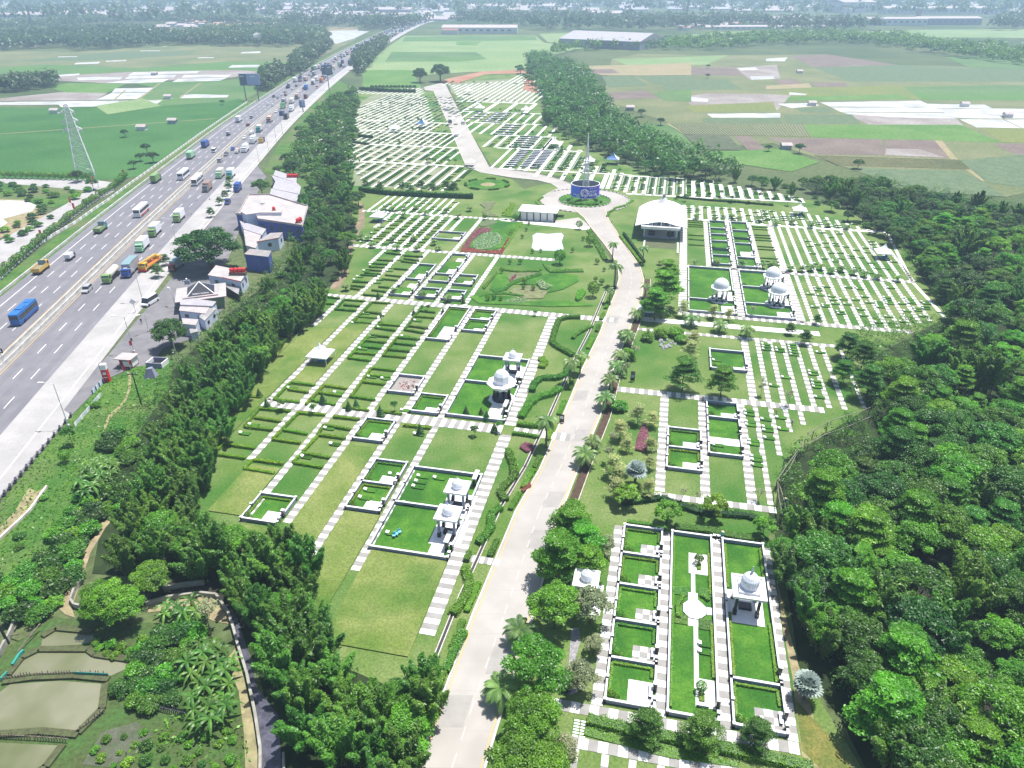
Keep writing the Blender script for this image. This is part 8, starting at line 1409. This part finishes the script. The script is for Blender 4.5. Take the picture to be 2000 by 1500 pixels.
hs([(0,96),(110,90),(160,76),(330,66),(220,56),(60,66),(-30,84)],17,1,'small orange-roofed house among the village trees on the left','orange-roofed village houses',[0,1,12,13,1]);hs([(300,58),(420,56),(600,50),(560,36),(380,40)],34,2,'faint pale house in the hazy village beyond the left fields','faint village houses',[4,5,12],(14,26));hs([(1330,60),(1500,50),(1640,46),(1560,34),(1350,44)],40,3,'faint pale building in the trees on the right horizon','faint buildings on the right horizon',[4,8,12],(16,30));hs([(900,24),(2000,24),(2000,10),(0,10),(0,26)],120,4,'whitish rooftop in the haze of the horizon','hazy horizon rooftops',[7,4,11],(40,90),90);hs([(560,50),(900,40),(860,24),(560,28)],60,5,'pale industrial roof beside the far end of the motorway','industrial roofs beside the far motorway',[4,7,11],(30,70))
for px,py,w,d,h,col,rz,lab in((938,64,128,40,9,7,-.03,'long white-roofed factory beyond the far green field'),(880,66,26,20,6,3,0,'small annex left of the long white-roofed factory'),(1195,90,118,88,10,10,-.55,'broad grey warehouse with a low gable right of the long factory'),(1745,49,120,30,12,7,.03,'cream factory hall on the right, nearer row'),(1845,48,130,34,12,6,.03,'factory hall with a blue lower side on the right'),(1840,27,330,50,14,7,.02,'very long white hall behind the right-hand factories'),(1690,46,40,24,9,7,0,'small white-roofed hall beside the right-hand trees'),(1500,57,210,22,5,7,.05,'long low white roofs in front of the right horizon trees'),(1660,24,110,70,26,7,.3,'tall pale mill building on the right horizon'),(1560,44,34,30,9,7,0,'white domed shed among the right horizon trees'),
(110,35,330,60,8,7,.02,'long pale greenhouse roofs on the far left'),(230,30,260,50,8,7,.02,'second long pale roof behind the far-left greenhouses'),(560,27,130,40,12,6,0,'pale factory among trees left of the far motorway'),(640,26,110,44,12,7,0,'white-roofed works beside the dark mast, left part'),(700,38,150,26,10,7,0,'long cream roof in front of the dark mast'),(770,32,90,50,16,6,0,'dark-fronted hall with white roof right of the mast'),(690,22,150,50,14,7,0,'pale roofs behind the dark mast'),(600,18,200,60,12,7,0,'wide pale roof near the horizon left of the mast'),(1010,20,240,60,12,7,0,'pale roof on the horizon above the long factory'),(1300,36,200,24,7,7,0,'string of white roofs in the haze right of centre'),(1180,36,80,50,12,7,0,'rounded pale hall in the haze right of centre')):
 x,y=at(px,py);house(x,y,w,d,h,col,lab,'factory',None,rz,.18,'factory')
x,y=at(1652,44);r=thing('silo_tower','pair of tall white silo towers among the trees on the right horizon','silo',(x,y,0));sub(r,'tower',M_WHITE,(-9,0,0,-1,10,30));sub(r,'tower',M_WHITE,(1,0,0,9,10,27));sub(r,'cap',M_WRF,(-10,-1,30,2,11,33))
x,y=at(1790,44);r=thing('silo_tower','single slim pale tower rising from the right-hand factories','tower',(x,y,0));sub(r,'tower',M_WRF,(-4,-4,0,4,4,26));sub(r,'cap',M_WHITE,(-5,-5,26,5,5,28))
for k,(px,py)in enumerate(((329,193),(338,241),(278,254),(108,221),(302,147),(1585,206),(1561,143),(1534,291),(1967,229),(1883,208),(1230,215))):x,y=at(px,py);house(x,y,5,4,2.2,(7,6,4)[k%3],'small pale-roofed field hut standing alone in the rice fields','hut','field huts',0,.6,'field_hut')
for k,(px,py,s_)in enumerate(((435,205,.5),(245,268,.6),(288,300,.7),(300,318,.8),(275,315,.6),(262,330,.6),(1383,134,.6),(1382,153,.6),(1252,228,.8),(1290,245,.7),(1560,300,.7),(1675,330,.7),(1300,78,.9),(1180,330,.4),(1500,296,.5))):x,y=at(px,py);plant('field_tree','dark',x,y,s_,'lone dark tree standing in the open fields','tree','lone trees of the fields')
for px,py,hh,lab in((505,89,16,'white smoke rising at the edge of the left fields'),(1893,26,26,'white plume drifting over the right-hand factories')):
 x,y=at(px,py);b=MB();b.lathe([(1.5,0),(4,hh*.3),(6,hh*.6),(5,hh*.9),(.5,hh*1.05)],10);o=b.build('smoke_plume',None,None,True,(x,y,0));o.data.materials.clear();sm_=bpy.data.materials.new('smoke');sm_.use_nodes=True;t=sm_.node_tree;t.nodes.clear();v=t.nodes.new('ShaderNodeVolumePrincipled');v.inputs['Density'].default_value=.25;v.inputs['Color'].default_value=(.95,.96,1,1);q=t.nodes.new('ShaderNodeOutputMaterial');t.links.new(v.outputs[0],q.inputs[1]);o.data.materials.append(sm_);tag(o,lab,'smoke')
b=MB();b.box(-5200,-150,-1.2,5200,7000,88,0,True);hz=b.build('haze',None);hz.data.materials.clear();hm_=bpy.data.materials.new('haze');hm_.use_nodes=True;t=hm_.node_tree;t.nodes.clear();v=t.nodes.new('ShaderNodeVolumePrincipled');v.inputs['Density'].default_value=HAZE_D;v.inputs['Color'].default_value=(.56,.74,1.0,1);v.inputs['Anisotropy'].default_value=.1;q=t.nodes.new('ShaderNodeOutputMaterial');t.links.new(v.outputs[0],q.inputs[1]);hz.data.materials.append(hm_);hz['kind']='stuff'
ORD2=['first','second','third','fourth','fifth','sixth','seventh','eighth','ninth','tenth','eleventh','twelfth','thirteenth','fourteenth','fifteenth','sixteenth','seventeenth','eighteenth','nineteenth','twentieth']
bl={}
for o in C.objects:
 if o.parent is None and 'label' in o and 'category' in o:bl.setdefault(o['label']if 'group' not in o or o.name.split('.')[0]=='grave' else o['label'],[]).append(o)
used_=set()
def place(objs,tail,key1,w1,w2):
 """row from the left, then place in that row from the far end"""
 rows_={}
 for o in objs:rows_.setdefault(round(key1(o)),[]).append(o)
 for i,k in enumerate(sorted(rows_)):
  R=sorted(rows_[k],key=lambda o:-o.location.y)
  for j,o in enumerate(R):
   if i<20 and j<20 and tail.format(row=ORD2[i],n=ORD2[j])not in used_:o['label']=tail.format(row=ORD2[i],n=ORD2[j]);used_.add(o['label'])
for lab,objs in bl.items():
 if len(objs)<2:continue
 nm=objs[0].name.split('.')[0]
 if nm=='grave':place(objs,'{n} headstone from the back in lane {row} from the left, '+' '.join(objs[0]['group'].split(', ')[-1].split()[-4:]),lambda o:UVf((o.location.x,o.location.y))[0]/3.1,'','')
 elif len(objs)<=20:
  R=sorted(objs,key=lambda o:o.location.x);w=lab.split()
  for j,o in enumerate(R):o['label']=' '.join((ORD2[j]+' from the left: '+lab).split()[:16])
 else:
  wd=max(1,len(objs)//14);R=sorted(objs,key=lambda o:-o.location.y)
  for j in range(0,len(R),20):
   for i,o in enumerate(sorted(R[j:j+20],key=lambda o:o.location.x)):
    if j//20<20:o['label']=' '.join(f'{ORD2[i]} from left, row {ORD2[j // 20]} from back: {lab}'.split()[:16])
for o in C.objects:
 if 'label' in o and o.parent is None:o['label']=' '.join(o['label'].split()[:16]).rstrip(' ,')
